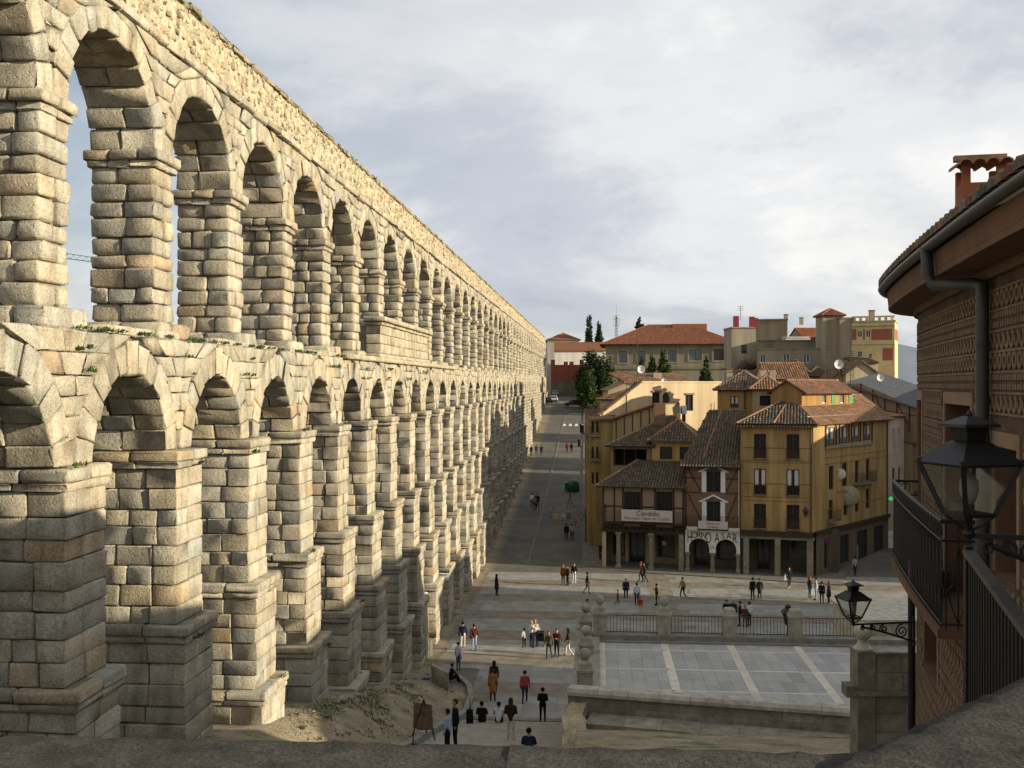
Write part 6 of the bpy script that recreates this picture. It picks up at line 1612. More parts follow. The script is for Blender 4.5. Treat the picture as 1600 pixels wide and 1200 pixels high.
Fv = fr(1312, 1334, 131); house('grey_link_wall', 'plain grey rendered wall joining the turret and the yellow tower', Fv, Fv.w, 3, 4, ZD(498, 131), 0, 'flat', GREYP, tint=(1.1, 1.05, .98))
# --- jumble of small roofs in the middle
for (a, b, d, t, rise, rf, lab, pl, tn) in ((1196, 1262, 121, 586, 1.7, 'gable_u', 'sunlit orange tile roof rising behind the small arched house', PAL_WARM, 1), (1226, 1262, 126, 575, 1.2, 'gable_n', 'small grey gabled house with two tiny vents above the orange roof', PAL_OLD, .8), (1296, 1330, 123, 590, 1.2, 'gable_n', 'tile roof peeping out left of the slate roof', PAL_OLD, .7), (1262, 1300, 128, 582, 1.0, 'hip', 'low mossy roof between the chimneys and aerials', PAL_MOSS, .8), (1322, 1372, 122, 578, 1.3, 'gable_n', 'pale gabled house in front of the yellow tower', PAL_OLD, 1), (1335, 1372, 127, 562, .8, 'shed', 'small grey shed roof at the foot of the yellow tower', PAL_MOSS, .9)):
    f = fr(a, b, d); house('roof_house', lab, f, f.w, 5, 6, ZD(t, d)-.3, rise, rf, CREAM, pal=pl, tint=(tn, tn, tn*.95), over=.25)
# --- far left end of the street
Fq_ = fr(856, 905, 305); house('white_convent', 'white building with red roof at the far end of the street', Fq_, Fq_.w, 14, 10, ZD(530, 305), 2.0, 'hip', WHITEW, pal=PAL_RED, over=.5, tiles=False)
Fq_ = fr(866, 948, 280); house('white_long_wing', 'long low white wing with red tiled roof behind the brick wall', Fq_, Fq_.w, 10, 10, ZD(547, 280), 2.2, 'gable_u', WHITEW, pal=PAL_RED, tiles=False)
Fq_ = fr(855, 864, 268); house('pale_street_corner', 'pale grey building edge beside the end of the aqueduct', Fq_, Fq_.w+.3, 8, 10, ZD(534, 268), 0, 'flat', GREYP, tint=(1.4, 1.45, 1.5))
Fq_ = fr(863, 911, 262)
rw = thing('red_brick_wall', 'dark red brick wall with pillars closing the end of the street', 'wall', Fq_.pt(4, 0, 13)); m = MB((.8, .7, .7)); m.fbox(Fq_, 0, Fq_.w, 0, -.5, 12, ZD(570, 262)); m.build('wall', RB_, rw)
for px in (864, 884, 893, 909): u = Fq_.w*(px-863)/48.; m = MB((.8, .7, .7)); m.fbox(Fq_, u-.5, u+.5, .15, -.6, 12, ZD(565 if px in (884, 893) else 562, 262)); m.build('pillar', RB_, rw)
m = MB((.6, .6, .5)); m.fbox(Fq_, 0, Fq_.w, .3, 0, 12, ZD(597, 262)); m.build('plinth', GREYP, rw)
# --- hills on the horizon
def hills():
    V, Fq = [], []; n = 90
    for i in range(n+1):
        x = -3000+9000*i/n; h = 120+70*(.5+.5*math.sin(i*.31+1))+40*math.sin(i*.73)+random.uniform(-12, 12)
        V += [(x, 5200, -20), (x, 5400, max(30, h)), (x, 6200, -20)]
    for i in range(n):
        for k in range(2): Fq.append((3*i+k, 3*i+3+k, 3*i+4+k, 3*i+1+k))
    struct(make('hills', V, Fq, None, mat('far_hills', (.20, .235, .29), 1, var=.1, scale=.002), None, smooth=True))
hills()
# --- unseen houses added on the right, spaced to shade the square and piers
def side_block(name, lab, x0, x1, y0, y1, z):
    f = Frame((x0, y0), (0, 1))   # wall towards the plaza (-x)
    F_ = Frame((x0, y1), (0, -1)); w = y1-y0
    ops = [(1.2+k*2.6, 2.2+k*2.6, 1.2+s*3.4+.6, 3.2+s*3.4+.6) for s in range(int((z-1)/3.5)) for k in range(int((w-1.5)/2.6))]
    house(name, lab, F_, w, x1-x0, 0, z, 2.2, 'hip', CREAM, front=ops, pal=PAL_OLD, tiles=False)
side_block('shade_house', 'unseen cream house with rows of windows on the right, added to shade the square', 30, 44, 30, 55.2, 17.8)
side_block('shade_house', 'second unseen cream house on the right side of the square, farther up, added for its shade', 36, 48, 61.4, 78, 15)
side_block('shade_house', 'third unseen cream house on the right, across the side street, added to shade the ochre house', 43, 56, 89.5, 125, 18)
side_block('shade_house', 'tall unseen cream house behind the patterned corner building, added to shade the near piers', 18, 29, 13, 24, 18.3)
side_block('shade_house', 'low unseen cream house between the patterned building and the terrace, added to shade the ground', 20, 28.5, 24.6, 35, 12)
# --- aerials
def aerial(px, y0, y1, d, lab, n=4, w=1.2, kind='aerial'):
    a, b = W(px, y1, d), W(px, y0, d); r = thing('tv_aerial', lab, 'antenna', a); m = MB(); m.tube([a, b], .035, 5); m.build('mast', PIPE, r)
    for k in range(n):
        p = a.lerp(b, .7+.28*k/max(1, n-1)); q = Vector((CS, SN, 0))*w*(.5-.06*k); m = MB(); m.tube([p-q, p+q], .02, 4); m.build('element', PIPE, r)
aerial(996, 517, 590, 116, 'tall thin mast with aerial before the grey palace', 2, .6)
aerial(1157, 478, 500, 143, 'thin aerial above the red chimneys', 3, 1.0); aerial(1258, 552, 590, 124, 'roof aerial in front of the long grey house', 4, 1.2); aerial(1293, 540, 595, 124, 'roof aerial left of the slate roof', 4, 1.4); aerial(1333, 548, 592, 121, 'tall roof aerial before the yellow tower', 5, 1.6); aerial(1312, 580, 600, 112, 'small aerial standing on the slate roof', 3, .8); aerial(1329, 575, 612, 112, 'pole aerial at the edge of the slate roof', 2, .5); aerial(979, 600, 645, 110, 'thin pole on the cream gable', 1, .3)
def dish(px, py, rad, d, lab):
    p = W(px, py, d); r = thing('satellite_dish', lab, 'satellite dish', p); m = MB(); f = Frame((p.x, p.y), (CS, SN)); V, Fq = [], []; seg = 14
    for rr, h in ((.02, -.12), (.5, -.08), (.85, -.03), (1, .02)):
        for k in range(seg): t = 2*math.pi*k/seg; V.append(f.pt(rr*rad*math.cos(t), h*rad*2, p.z+rr*rad*math.sin(t)))
    Fq = [(i*seg+k, i*seg+(k+1) % seg, (i+1)*seg+(k+1) % seg, (i+1)*seg+k) for i in range(3) for k in range(seg)]; m.add(V, Fq); m.build('dish', WHITEP, r, smooth=True)
    m = MB(); m.tube([(p.x, p.y+.1, p.z), (p.x, p.y+.2, p.z-rad-.5)], .05, 5); m.build('mount', PIPE, r)
dish(1002, 577, .45, 116, 'white satellite dish on the ridge before the grey palace'); dish(1038, 595, .32, 113, 'small white satellite dish on the cream house'); dish(1311, 569, .55, 122, 'large white dish among the aerials'); dish(1376, 590, .4, 112, 'white dish on the right slope of the slate roof')
def radio_mast():
    a, b = W(963, 535, 300), W(963, 494, 300); r = thing('radio_mast', 'slim lattice radio mast above the palace roof', 'mast', a)
    for dx, dy in ((-.4, 0), (.4, 0), (0, .5)): m = MB(); m.tube([a+Vector((dx, dy, 0)), b+Vector((dx*.4, dy*.4, 0))], .07, 4); m.build('leg', PIPE, r)
    for k in range(9): p = a.lerp(b, k/8); m = MB(); m.tube([p+Vector((-.5, 0, 0)), p+Vector((.5, .2, .4))], .05, 4); m.build('brace', PIPE, r)
    for k, s in ((.75, 1.0), (.85, .8), (.6, .9)): p = a.lerp(b, k); m = MB(); m.box(p.x-s, p.x-s+.3, p.y-.2, p.y+.2, p.z, p.z+1.0); m.box(p.x+s-.3, p.x+s, p.y-.2, p.y+.2, p.z, p.z+1.0); m.build('panel_antenna', WHITEP, r)
    m = MB(); m.tube([b, b+Vector((0, 0, 3))], .04, 4); m.build('spike', PIPE, r)
radio_mast()
def crane():
    a, b = W(60, 398, 170), W(240, 422, 170); r = thing('tower_crane', 'thin green crane jib seen between two upper piers', 'crane', (a.x, a.y, 5)); G_ = mat('crane_green', (.12, .30, .28), .6)
    m = MB(); o = Vector((0, 0, .9))
    m.bar(a, b, .16); m.bar(a+o, b+o*.6, .12); m.build('jib', G_, r)
    for k in range(18): p, q = a.lerp(b, k/18), a.lerp(b, (k+.5)/18); m = MB(); m.bar(p, q+o*.8, .06); m.bar(q+o*.8, a.lerp(b, (k+1)/18), .06); m.build('lattice', G_, r)
    m = MB(); m.bar((a.x, a.y, 3), a+Vector((0, 0, 3)), 1.2); m.build('tower', G_, r)
crane()

# ================================================================== TREES
def tree(name, lab, base, h, crown, n, leaf, col, trunk_r=.2, cat='tree', trunk_top=None, group=None):
    """crown: list of (centre offset, radii); leaves are small tilted faces spread through the crown, denser to the outside"""
    r = thing(name, lab, cat, base, group); b = Vector(base)
    m = MB(); tt = trunk_top or h*.8; m.tube([b-Vector((0, 0, .5)), b+Vector((.05, 0, tt*.4)), b+Vector((0, .05, tt))], [trunk_r, trunk_r*.75, trunk_r*.25], 7)
    for k in range(7):
        z0 = tt*(.25+.09*k); a = k*2.4; c, rad = random.choice(crown); e = Vector((math.cos(a)*rad[0]*.7, math.sin(a)*rad[1]*.7, z0+rad[2]*.25)); m.tube([b+Vector((0, 0, z0)), b+e*.6+Vector((0, 0, z0*.4)), b+e], [trunk_r*.35, trunk_r*.2, trunk_r*.08], 5)
    m.build('trunk', BARK, r); m = MB(); tot = sum(q[0]*q[1]*q[2] for _, q in crown)
    for c, q in crown:
        k = int(n*(q[0]*q[1]*q[2])/tot)
        clumps = [(Vector((random.gauss(0, 1), random.gauss(0, 1), random.gauss(0, 1))).normalized()*random.uniform(.45, 1.0), random.uniform(.65, 1.35)) for _ in range(max(8, k//38))]
        for i in range(k):
            cl, g = random.choice(clumps); p = cl + Vector((random.gauss(0, .15), random.gauss(0, .15), random.gauss(0, .15)))
            p = b+Vector(c)+Vector((p.x*q[0], p.y*q[1], p.z*q[2])); t = Vector((random.gauss(0, 1), random.gauss(0, 1), random.gauss(0, .6))).normalized(); s = t.cross(Vector((random.gauss(0, 1), random.gauss(0, 1), random.gauss(0, 1)))).normalized(); L_ = leaf*random.uniform(.6, 1.4); gg = g*random.uniform(.75, 1.2)
            m.add([p-t*L_, p+s*L_*.55, p+t*L_, p-s*L_*.55], [(0, 1, 2, 3)], tuple(v*gg for v in col))
    m.build('crown', LEAF, r); return r
def cone_crown(h, r, z0=.05, n=7): return [((0, 0, h*(z0+(1-z0)*(k+.4)/n)), (r*(1-(k+.1)/n)**.8, r*(1-(k+.1)/n)**.8, h/n*1.1)) for k in range(n)]
def col_crown(h, r, n=6): return [((0, 0, h*(k+.6)/n), (r*(math.sin(math.pi*(k+.7)/(n+.6)))**.6,)*2 + (h/n,)) for k in range(n)]
def gbase(px, d): x, y = WX(px, d); return (x, y, street_z(y))
for (px, top, d, lab, r_) in ((920, 503, 305, 'tall dark cypress, the left of two behind the street trees', 1.35), (936, 512, 305, 'shorter dark cypress, right of the pair behind the street trees', 1.3)):
    b = gbase(px, d); h = ZD(top, d)-b[2]; tree('cypress', lab, b, h, col_crown(h, r_), 9000, .26, (.6, .72, .5))
for (px, top, d, rx, n, lab, c) in ((921, 546, 228, 2.8, 3800, 'dark spreading evergreen at the top of the street', (.55, .7, .5)), (938, 553, 224, 3.0, 3800, 'dark bushy evergreen in front of the palace corner', (.6, .75, .5)), (917, 572, 220, 2.0, 2200, 'lighter olive bush beside the dark evergreens', (.9, 1.0, .55))):
    b = gbase(px, d); h = ZD(top, d)-b[2]; tree('evergreen_tree', lab, b, h, [((0, 0, h*.45), (rx, rx, h*.32)), ((.5, 0, h*.72), (rx*.75, rx*.75, h*.25)), ((-rx*.5, .3, h*.4), (rx*.6, rx*.6, h*.25)), ((rx*.5, .3, h*.3), (rx*.7, rx*.7, h*.25))], n*3, .26, c)
for (px, top, d, rad, lab) in ((1003, 558, 232, 1.5, 'small pointed conifer, leftmost before the palace front'), (1018, 553, 232, 1.9, 'middle pointed conifer before the palace front'), (1037, 542, 232, 2.1, 'tallest pointed conifer before the palace front'), (1103, 558, 228, 1.6, 'slender green conifer by the right palace windows')):
    x, y = WX(px, d); zb = ZD(608, d); h = ZD(top, d)-zb; tree('conifer', lab, (x, y, zb), h, cone_crown(h, rad), 6000, .24, (.95, 1.15, .6))
x, y = WX(999, 290); zb = ZD(515, 290); tree('far_fir', 'tiny dark fir top above the palace roof', (x, y, zb-2), ZD(498, 290)-zb+2, cone_crown(ZD(498, 290)-zb+2, 1.7, .2, 5), 1500, .3, (.5, .6, .5))
for (px, d, w_, top, lab) in ((1170, 137, 2.2, 556, 'bare reddish shrub at the foot of the grey stair tower'), (1140, 137, 1.4, 575, 'small bare shrub by the palace corner')):
    x, y = WX(px, d); zb = ZD(578, d); r = thing('bare_shrub', lab, 'shrub', (x, y, zb)); m = MB()
    for k in range(260): a = random.uniform(0, 6.28); rr = w_*math.sqrt(random.random()); p = Vector((x+rr*.2*math.cos(a), y+rr*.2*math.sin(a), zb)); q_ = Vector((x+rr*math.cos(a), y+rr*math.sin(a), zb+(ZD(top, d)-zb)*random.uniform(.4, 1)*math.sqrt(max(.05, 1-(rr/w_)**2)))); m.tube([p, p.lerp(q_, .5)+Vector((random.gauss(0, .1), random.gauss(0, .1), .1)), q_], [.03, .02, .008], 3)
    m.build('twigs', TWIG, r)
# ================================================================== PEOPLE
def capsule(m, p, q, r0, r1, seg=10):
    p, q = Vector(p), Vector(q); d = (q-p); L_ = d.length; d = d.normalized() if L_ > 1e-6 else Vector((0, 0, 1))
    ref = Vector((0, 1, 0)) if abs(d.y) < .9 else Vector((1, 0, 0)); a = d.cross(ref).normalized(); b = a.cross(d)
    rings = [(-r0*math.cos(t), r0*math.sin(t), p) for t in (R(12), R(40), R(68))] + [(0, r0, p), (0, r1, q)] + [(r1*math.sin(t), r1*math.cos(t), q) for t in (R(22), R(50), R(78))]
    vs_ = []
    for off, rr, c in rings:
        for k in range(seg): t = 2*math.pi*k/seg; vs_.append(c+d*off+a*(rr*math.cos(t))+b*(rr*math.sin(t)))
    n = len(rings); fs = [(i*seg+k, i*seg+(k+1) % seg, (i+1)*seg+(k+1) % seg, (i+1)*seg+k) for i in range(n-1) for k in range(seg)] + [tuple(range(seg-1, -1, -1)), tuple((n-1)*seg+k for k in range(seg))]
    m.add(vs_, fs)
SKIN, TOP, LEG, SHOE, HAIR = 0, 1, 2, 3, 4
def skeleton(pose):
    """bones of a 1.72 m figure facing +y: (p, q, r0, r1, zone)"""
    hz = .92; B = []
    sh, nk = 1.42, 1.46
    lean = {'walk': .03, 'stand': 0, 'carry': 0, 'sit': .10, 'coat': 0, 'skirt': 0, 'point': 0, 'kneel': .1, 'phone': .02}.get(pose, 0)
    if pose in ('sit', 'kneel'): hz = .14 if pose == 'sit' else .45; dz = hz-.92; 
    else: dz = 0
    def P(x, y, z): return (x, y, z+dz)
    # trunk
    B += [(P(0, -.01, .95), P(0, lean*.5, 1.18), .135, .125, TOP), (P(-.07, lean*.4, 1.12), P(-.09, lean, 1.36), .105, .095, TOP), (P(.07, lean*.4, 1.12), P(.09, lean, 1.36), .105, .095, TOP), (P(-.14, lean, 1.385), P(.14, lean, 1.385), .075, .075, TOP), (P(-.07, 0, .93), P(.07, 0, .93), .115, .115, LEG)]
    if pose in ('coat',): B += [(P(0, 0, .95), P(0, .0, .62), .17, .19, TOP)]
    if pose in ('skirt',): B += [(P(0, 0, .95), P(0, .0, .55), .16, .20, LEG)]
    # neck, head, nose, ears
    B += [(P(0, lean, 1.40), P(0, lean+.02, 1.52), .055, .05, SKIN), (P(0, lean+.015, 1.63), P(0, lean+.035, 1.58), .088, .07, SKIN), (P(0, lean+.10, 1.60), P(0, lean+.115, 1.585), .015, .018, SKIN), (P(-.088, lean+.01, 1.60), P(-.09, lean, 1.62), .014, .016, SKIN), (P(.088, lean+.01, 1.60), P(.09, lean, 1.62), .014, .016, SKIN)]
    def arm(s, el, wr, hd):
        S = P(s*.185, lean, 1.38); el = P(*el); wr = P(*wr); hd = P(*hd); o = [(S, el, .062, .05, TOP), (el, wr, .05, .038, TOP), (wr, hd, .034, .034, SKIN)]
        w, h = Vector(wr), Vector(hd); d = (h-w).normalized()
        for k, (l, off) in enumerate(((.065, -.022), (.075, -.007), (.072, .008), (.058, .022))): b = h+Vector((0, off, 0)); o.append((tuple(b), tuple(b+d*l+Vector((0, .012, 0))), .011, .009, SKIN))
        o.append((tuple(w+d*.03), tuple(w+d*.055+Vector((-s*.01, .045, 0))), .013, .011, SKIN)); return o
    rest = lambda s, f=0: arm(s, (s*.235, lean-.03+f*.5, 1.10), (s*.235, lean+.04+f, .86), (s*.225, lean+.06+f, .79))
    if pose == 'walk': B += rest(1, .16) + rest(-1, -.12)
    elif pose in ('carry', 'phone'): B += arm(1, (.23, lean+.02, 1.12), (.09, lean+.24, 1.16 if pose == 'carry' else 1.32), (.03, lean+.27, 1.18 if pose == 'carry' else 1.38)) + (arm(-1, (-.23, lean+.02, 1.12), (-.09, lean+.24, 1.14), (-.03, lean+.28, 1.15)) if pose == 'carry' else rest(-1))
    elif pose == 'point': B += arm(1, (.30, lean+.16, 1.28), (.32, lean+.42, 1.22), (.32, lean+.50, 1.22)) + rest(-1)
    elif pose == 'sit': B += arm(1, (.24, .22, 1.14), (.12, .42, 1.10), (.05, .46, 1.10)) + arm(-1, (-.24, .22, 1.14), (-.12, .42, 1.10), (-.05, .46, 1.10))
    else: B += rest(1) + rest(-1)
    # legs
    def leg(s, kn, an, toe): return [((s*.085, 0, hz-.02), kn, .088, .062, LEG), (kn, an, .06, .042, LEG), (an, toe, .042, .036, SHOE)]
    if pose == 'walk': B += leg(1, (.09, .16, .50), (.09, .16, .09), (.09, .30, .045)) + leg(-1, (-.09, -.04, .48), (-.09, -.30, .12), (-.09, -.22, .04))
    elif pose == 'sit': B += leg(1, (.13, .42, hz+.06), (.12, .50, hz-.34), (.12, .64, hz-.40)) + leg(-1, (-.13, .42, hz+.06), (-.12, .50, hz-.34), (-.12, .64, hz-.40))
    else:
        w = .10 if pose != 'point' else .13; B += leg(1, (w, .02, .49), (w+.01, -.01, .08), (w+.03, .14, .04)) + leg(-1, (-w, .02, .49), (-w-.01, -.01, .08), (-w-.03, .14, .04))
    return B
POSES = {}
CLOTH = {}
def cloth(c):
    k = tuple(round(v, 3) for v in c)
    if k not in CLOTH: CLOTH[k] = mat('cloth_%d' % len(CLOTH), c, .9, var=.14, scale=14, spec=.1)
    return CLOTH[k]
BASEM = mat('base_cloth', (.1, .1, .1), .9)
def pose_mesh(pose):
    if pose in POSES: return POSES[pose]
    B = skeleton(pose); m = MB()
    for p, q, r0, r1, z in B: capsule(m, p, q, r0, r1)
    me = bpy.data.meshes.new('tmp'); me.from_pydata([tuple(v) for v in m.v], [], m.f); ob = bpy.data.objects.new('tmp', me); COL.objects.link(ob)
    rm = ob.modifiers.new('r', 'REMESH'); rm.mode = 'VOXEL'; rm.voxel_size = .021; sm = ob.modifiers.new('s', 'SMOOTH'); sm.factor = .5; sm.iterations = 2
    dg = bpy.context.evaluated_depsgraph_get(); out = bpy.data.meshes.new_from_object(ob.evaluated_get(dg)); bpy.data.objects.remove(ob)
    # zone of every face: nearest bone surface
    C = np.empty(len(out.polygons)*3, dtype=np.float32); out.polygons.foreach_get('center', C); C = C.reshape(-1, 3); best = np.full(len(C), 1e9); zone = np.zeros(len(C), dtype=np.int32)
    for p, q, r0, r1, z in B:
        p, q = np.array(p), np.array(q); d = q-p; t = np.clip(((C-p)@d)/max(1e-9, d@d), 0, 1); dist = np.linalg.norm(C-(p+t[:, None]*d), axis=1)-(r0+(r1-r0)*t); w = dist < best; best[w] = dist[w]; zone[w] = z
    out.materials.clear()
    for k in range(4): out.materials.append(BASEM)
    out.polygons.foreach_set('material_index', zone); out.polygons.foreach_set('use_smooth', np.ones(len(C), dtype=bool)); out.name = 'figure_'+pose; out.update()
    hd = [b for b in B if b[4] == SKIN][1]; POSES[pose] = (out, hd[0]); return POSES[pose]
HAIRM = {}
def hair_mesh(long):
    if long in HAIRM: return HAIRM[long]
    m = MB(); V, Fq = [], []; seg, n = 14, 8
    for i in range(n+1):
        t = R(4+ (118)*i/n)
        for k in range(seg):
            a = 2*math.pi*k/seg; rr = .102; y = rr*math.sin(t)*math.sin(a)*1.08-.012; z = rr*1.12*math.cos(t)+.01
            if math.sin(a) > .35 and i > n*.55: y *= .55; z = max(z, .035)
            if long and math.sin(a) < .25 and i == n: z -= .20; y -= .03
            V.append((rr*math.sin(t)*math.cos(a), y, z))
    Fq = [(i*seg+k, i*seg+(k+1) % seg, (i+1)*seg+(k+1) % seg, (i+1)*seg+k) for i in range(n) for k in range(seg)] + [tuple(range(seg))]
    me = bpy.data.meshes.new('hair'); me.from_pydata(V, [], Fq); me.materials.append(BASEM); me.polygons.foreach_set('use_smooth', np.ones(len(Fq), dtype=bool)); HAIRM[long] = me; return me
SKC = mat('skin', (.42, .24, .16), .6, var=.08)
BLK, DGR, NAV, JEAN, WHT, CRM, BRN, RED_, ORG, OLV, KHK, LBL, GRY, YLW = (.012, .012, .014), (.035, .035, .038), (.018, .022, .045), (.07, .10, .18), (.70, .70, .70), (.62, .56, .45), (.075, .038, .022), (.42, .03, .035), (.42, .16, .035), (.10, .10, .045), (.20, .17, .10), (.30, .42, .52), (.18, .18, .19), (.60, .50, .22)
HBK, HBR, HBL, HRD, HGR = (.012, .010, .009), (.06, .032, .018), (.38, .26, .12), (.20, .06, .03), (.32, .31, .30)
def person(pos, lab, pose='stand', face=0.0, h=1.72, top=BLK, leg=DGR, shoe=BLK, hair=HBK, long=False, group='people in the square', tilt=0):
    me, hd = pose_mesh(pose); o = bpy.data.objects.new('person', me); COL.objects.link(o); s = h/1.72
    o.location = pos; o.rotation_euler = (0, 0, face); o.scale = (s, s, s); tag(o, lab, 'person', group)
    for sl, m_ in zip(o.material_slots, (SKC, cloth(top), cloth(leg), cloth(shoe))): sl.link = 'OBJECT'; sl.material = m_
    ho = bpy.data.objects.new('hair', hair_mesh(long)); COL.objects.link(ho); ho.parent = o; ho.location = hd
    ho.material_slots[0].link = 'OBJECT'; ho.material_slots[0].material = cloth(hair); return o
AWAY, TOWARD, LEFT_, RIGHT_ = 0.0, math.pi, R(90), R(-90)
def pp(px, py, lab, pose='stand', face=0.0, **k): return person(GH(px, py), lab, pose, face, **k)
pp(776, 931, 'lone person with long dark hair and long black coat walking alone on the square', 'coat', R(-60), top=DGR, leg=BLK, long=True, hair=HBK)
pp(880, 914, 'person in a rust brown jacket, left of the trio in the upper sun strip', 'stand', R(150), top=(.22, .09, .03), leg=BRN, hair=HRD)
pp(887, 915, 'person in dark brown, middle of the trio in the upper sun strip', 'stand', R(120), top=BRN, leg=BLK, hair=HBR)
pp(897, 912, 'person in black top and white trousers, right of the trio', 'stand', TOWARD, top=BLK, leg=WHT, shoe=WHT, hair=HBR)
pp(917, 928, 'person in dark jumper and khaki trousers walking right past the trio', 'walk', RIGHT_, top=NAV, leg=KHK)
pp(1002, 909, 'person in reddish striped jacket of the couple walking left before the porch', 'walk', LEFT_, top=(.30, .12, .09), leg=DGR, hair=HRD)
pp(1007, 910, 'darker person of the couple walking left before the porch', 'walk', LEFT_, top=DGR, leg=BLK)
pp(965, 946, 'small child in a red jacket with a dark backpack', 'walk', RIGHT_, h=1.2, top=RED_, leg=JEAN, shoe=WHT, group='children in the square')
pp(978, 938, 'person in a navy tracksuit with white shoes beside the red-jacketed child', 'stand', TOWARD, top=NAV, leg=NAV, shoe=WHT, hair=HGR)
pp(995, 946, 'person in a white and navy jacket behind the child in yellow trousers', 'stand', AWAY, top=(.55, .57, .66), leg=NAV, shoe=BLK)
pp(1000, 960, 'child in a red coat with yellow trousers near the terrace railing', 'stand', AWAY, h=1.3, top=RED_, leg=YLW, shoe=WHT, hair=RED_, group='children in the square')
pp(1026, 946, 'person in a dark coat lifting a hand, right of the red-coated child', 'phone', LEFT_, top=DGR, leg=BLK, h=1.66)
pp(1067, 936, 'person in a mustard jacket carrying a white bag across the sun strip', 'walk', R(120), top=(.30, .22, .06), leg=DGR, shoe=WHT)
pp(1176, 938, 'person all in black, left of the strolling pair in the sun strip', 'stand', R(20), top=BLK, leg=BLK, h=1.78)
pp(1187, 936, 'person in black coat with bare head, right of the strolling pair in the sun strip', 'coat', R(-10), top=DGR, leg=BLK, h=1.64, hair=HBR)
pp(1233, 919, 'person with a white carrier bag leaving the ochre arcade', 'walk', TOWARD, top=NAV, leg=DGR, shoe=WHT, hair=HBR)
pp(1265, 935, 'person in dark jacket and blue jeans, leftmost of the group by the corner pillar', 'stand', R(-70), top=DGR, leg=JEAN, hair=HRD, long=True)
pp(1275, 938, 'person in pale denim, second of the group by the corner pillar', 'stand', R(80), top=(.38, .42, .46), leg=(.30, .34, .40), h=1.8)
pp(1284, 943, 'person in a navy jacket, third of the group by the corner pillar', 'stand', R(-30), top=NAV, leg=BLK, h=1.68)
pp(1295, 943, 'person with reddish hair in a black coat, rightmost by the corner pillar', 'coat', R(60), top=BLK, leg=BLK, hair=HRD, long=True)
pp(1336, 900, 'person in a pale jacket walking in the shaded side street', 'walk', AWAY, top=(.30, .29, .27), leg=DGR)
for (px, py, c, l, hh, hr, lab) in ((1135, 975, BLK, BLK, 1.7, HBK, 'person in black at the left of the huddled group behind the railing'), (1146, 977, DGR, BLK, 1.8, HGR, 'tall grey-haired person in the huddled group behind the railing'), (1156, 979, NAV, NAV, 1.74, HBK, 'person in navy in the middle of the huddled group'), (1164, 980, (.16, .04, .03), BRN, 1.5, HRD, 'shorter person in dark red in the huddled group'), (1171, 979, WHT, BLK, 1.72, HBK, 'person in a white jacket at the right of the huddled group')):
    pp(px, py, lab, 'stand', random.uniform(-.5, 3), top=c, leg=l, h=hh, hair=hr)
pp(917, 974, 'dark-haired person half hidden behind the farthest ball post', 'walk', RIGHT_, top=NAV, leg=DGR)
pp(723, 1014, 'person in a navy jacket and white trousers by the sunlit stripes', 'walk', AWAY, top=NAV, leg=CRM, hair=HBK)
pp(741, 1018, 'person in a maroon jacket and pale jeans, right of the white trousers', 'stand', R(20), top=(.09, .025, .025), leg=(.30, .38, .46), hair=HBR)
pp(716, 1049, 'person in a white shirt with a dark strap and jeans near the stone slab', 'stand', R(-40), top=(.60, .61, .66), leg=JEAN, hair=HBR)
p = GH(704, 1064); person((p.x, p.y, p.z+.02), 'person in black sitting on the ground beside the stone slab', 'sit', R(-60), top=BLK, leg=BLK, hair=HBK)
pp(830, 1012, 'blond person in a bright white shirt beside the pushchair', 'point', R(-60), top=WHT, leg=NAV, hair=HBL)
pp(819, 1012, 'child in a pale top left of the bright white shirt', 'stand', R(30), h=1.25, top=(.50, .55, .60), leg=BLK, group='children in the square')
pp(836, 1010, 'fair-haired person half hidden behind the bright white shirt', 'stand', TOWARD, top=CRM, leg=JEAN, hair=HBL, long=True)
pp(858, 1030, 'person in an olive jacket walking right of the pushchair', 'walk', R(160), top=OLV, leg=(.05, .07, .09), hair=HRD, long=True)
pp(870, 1026, 'person in a dark red top and black trousers next to the olive jacket', 'carry', R(170), top=(.07, .02, .02), leg=BLK, hair=HBR)
pp(888, 1025, 'striding person with long dark hair and white trousers by the terrace posts', 'walk', LEFT_, top=DGR, leg=CRM, hair=HBK, long=True)
pp(772, 1082, 'person with long dark hair walking just beyond the orange coat', 'coat', AWAY, top=(.05, .03, .03), leg=BLK, hair=HBK, long=True)
pp(770, 1097, 'person in an orange-tan coat walking away in the middle of the square', 'coat', AWAY, top=(.34, .16, .05), leg=BLK, hair=HBR)
pp(820, 1099, 'person in a red waistcoat with a bag walking away', 'walk', AWAY, top=(.36, .07, .06), leg=DGR, hair=HBK)
pp(848, 1133, 'person in a black coat standing at the foot of the stairs', 'carry', AWAY, top=BLK, leg=BLK, h=1.76)
for (px, py, c, lab, l) in ((752, 1131, BLK, 'person in black sitting on the stair edge, back to the viewer', False), (779, 1131, (.66, .67, .74), 'person in a white top sitting on the stair edge', False)):
    p = W(px, py, 50.2); person((p.x, 50.0, stair_z(50.0)+.02), lab, 'sit', AWAY, h=1.78, top=c, leg=BLK, hair=HBK)
p = GH(798, 1174); person((p.x, p.y, stair_z(p.y)+.05), 'person in a dark brown top and cream trousers coming down the stairs', 'carry', AWAY, top=(.035, .022, .018), leg=CRM, hair=HBR, long=True)
p = W(826, 1185, 37.5); person((p.x, p.y, stair_z(p.y)+.05), 'person in black sitting low on the nearest visible step', 'sit', AWAY, top=NAV, leg=BLK, hair=HBK)
p = W(706, 1160, 39.0); zst = stair_z(p.y)
person((p.x+.1, p.y+.25, zst), 'tall person in black with sunglasses standing beside the easel', 'stand', R(110), h=1.84, top=BLK, leg=BLK, hair=HBR)
person((p.x-.12, p.y-.25, zst), 'person in a pale blue jacket standing beside the easel', 'stand', R(70), h=1.62, top=LBL, leg=BLK, hair=HBK)
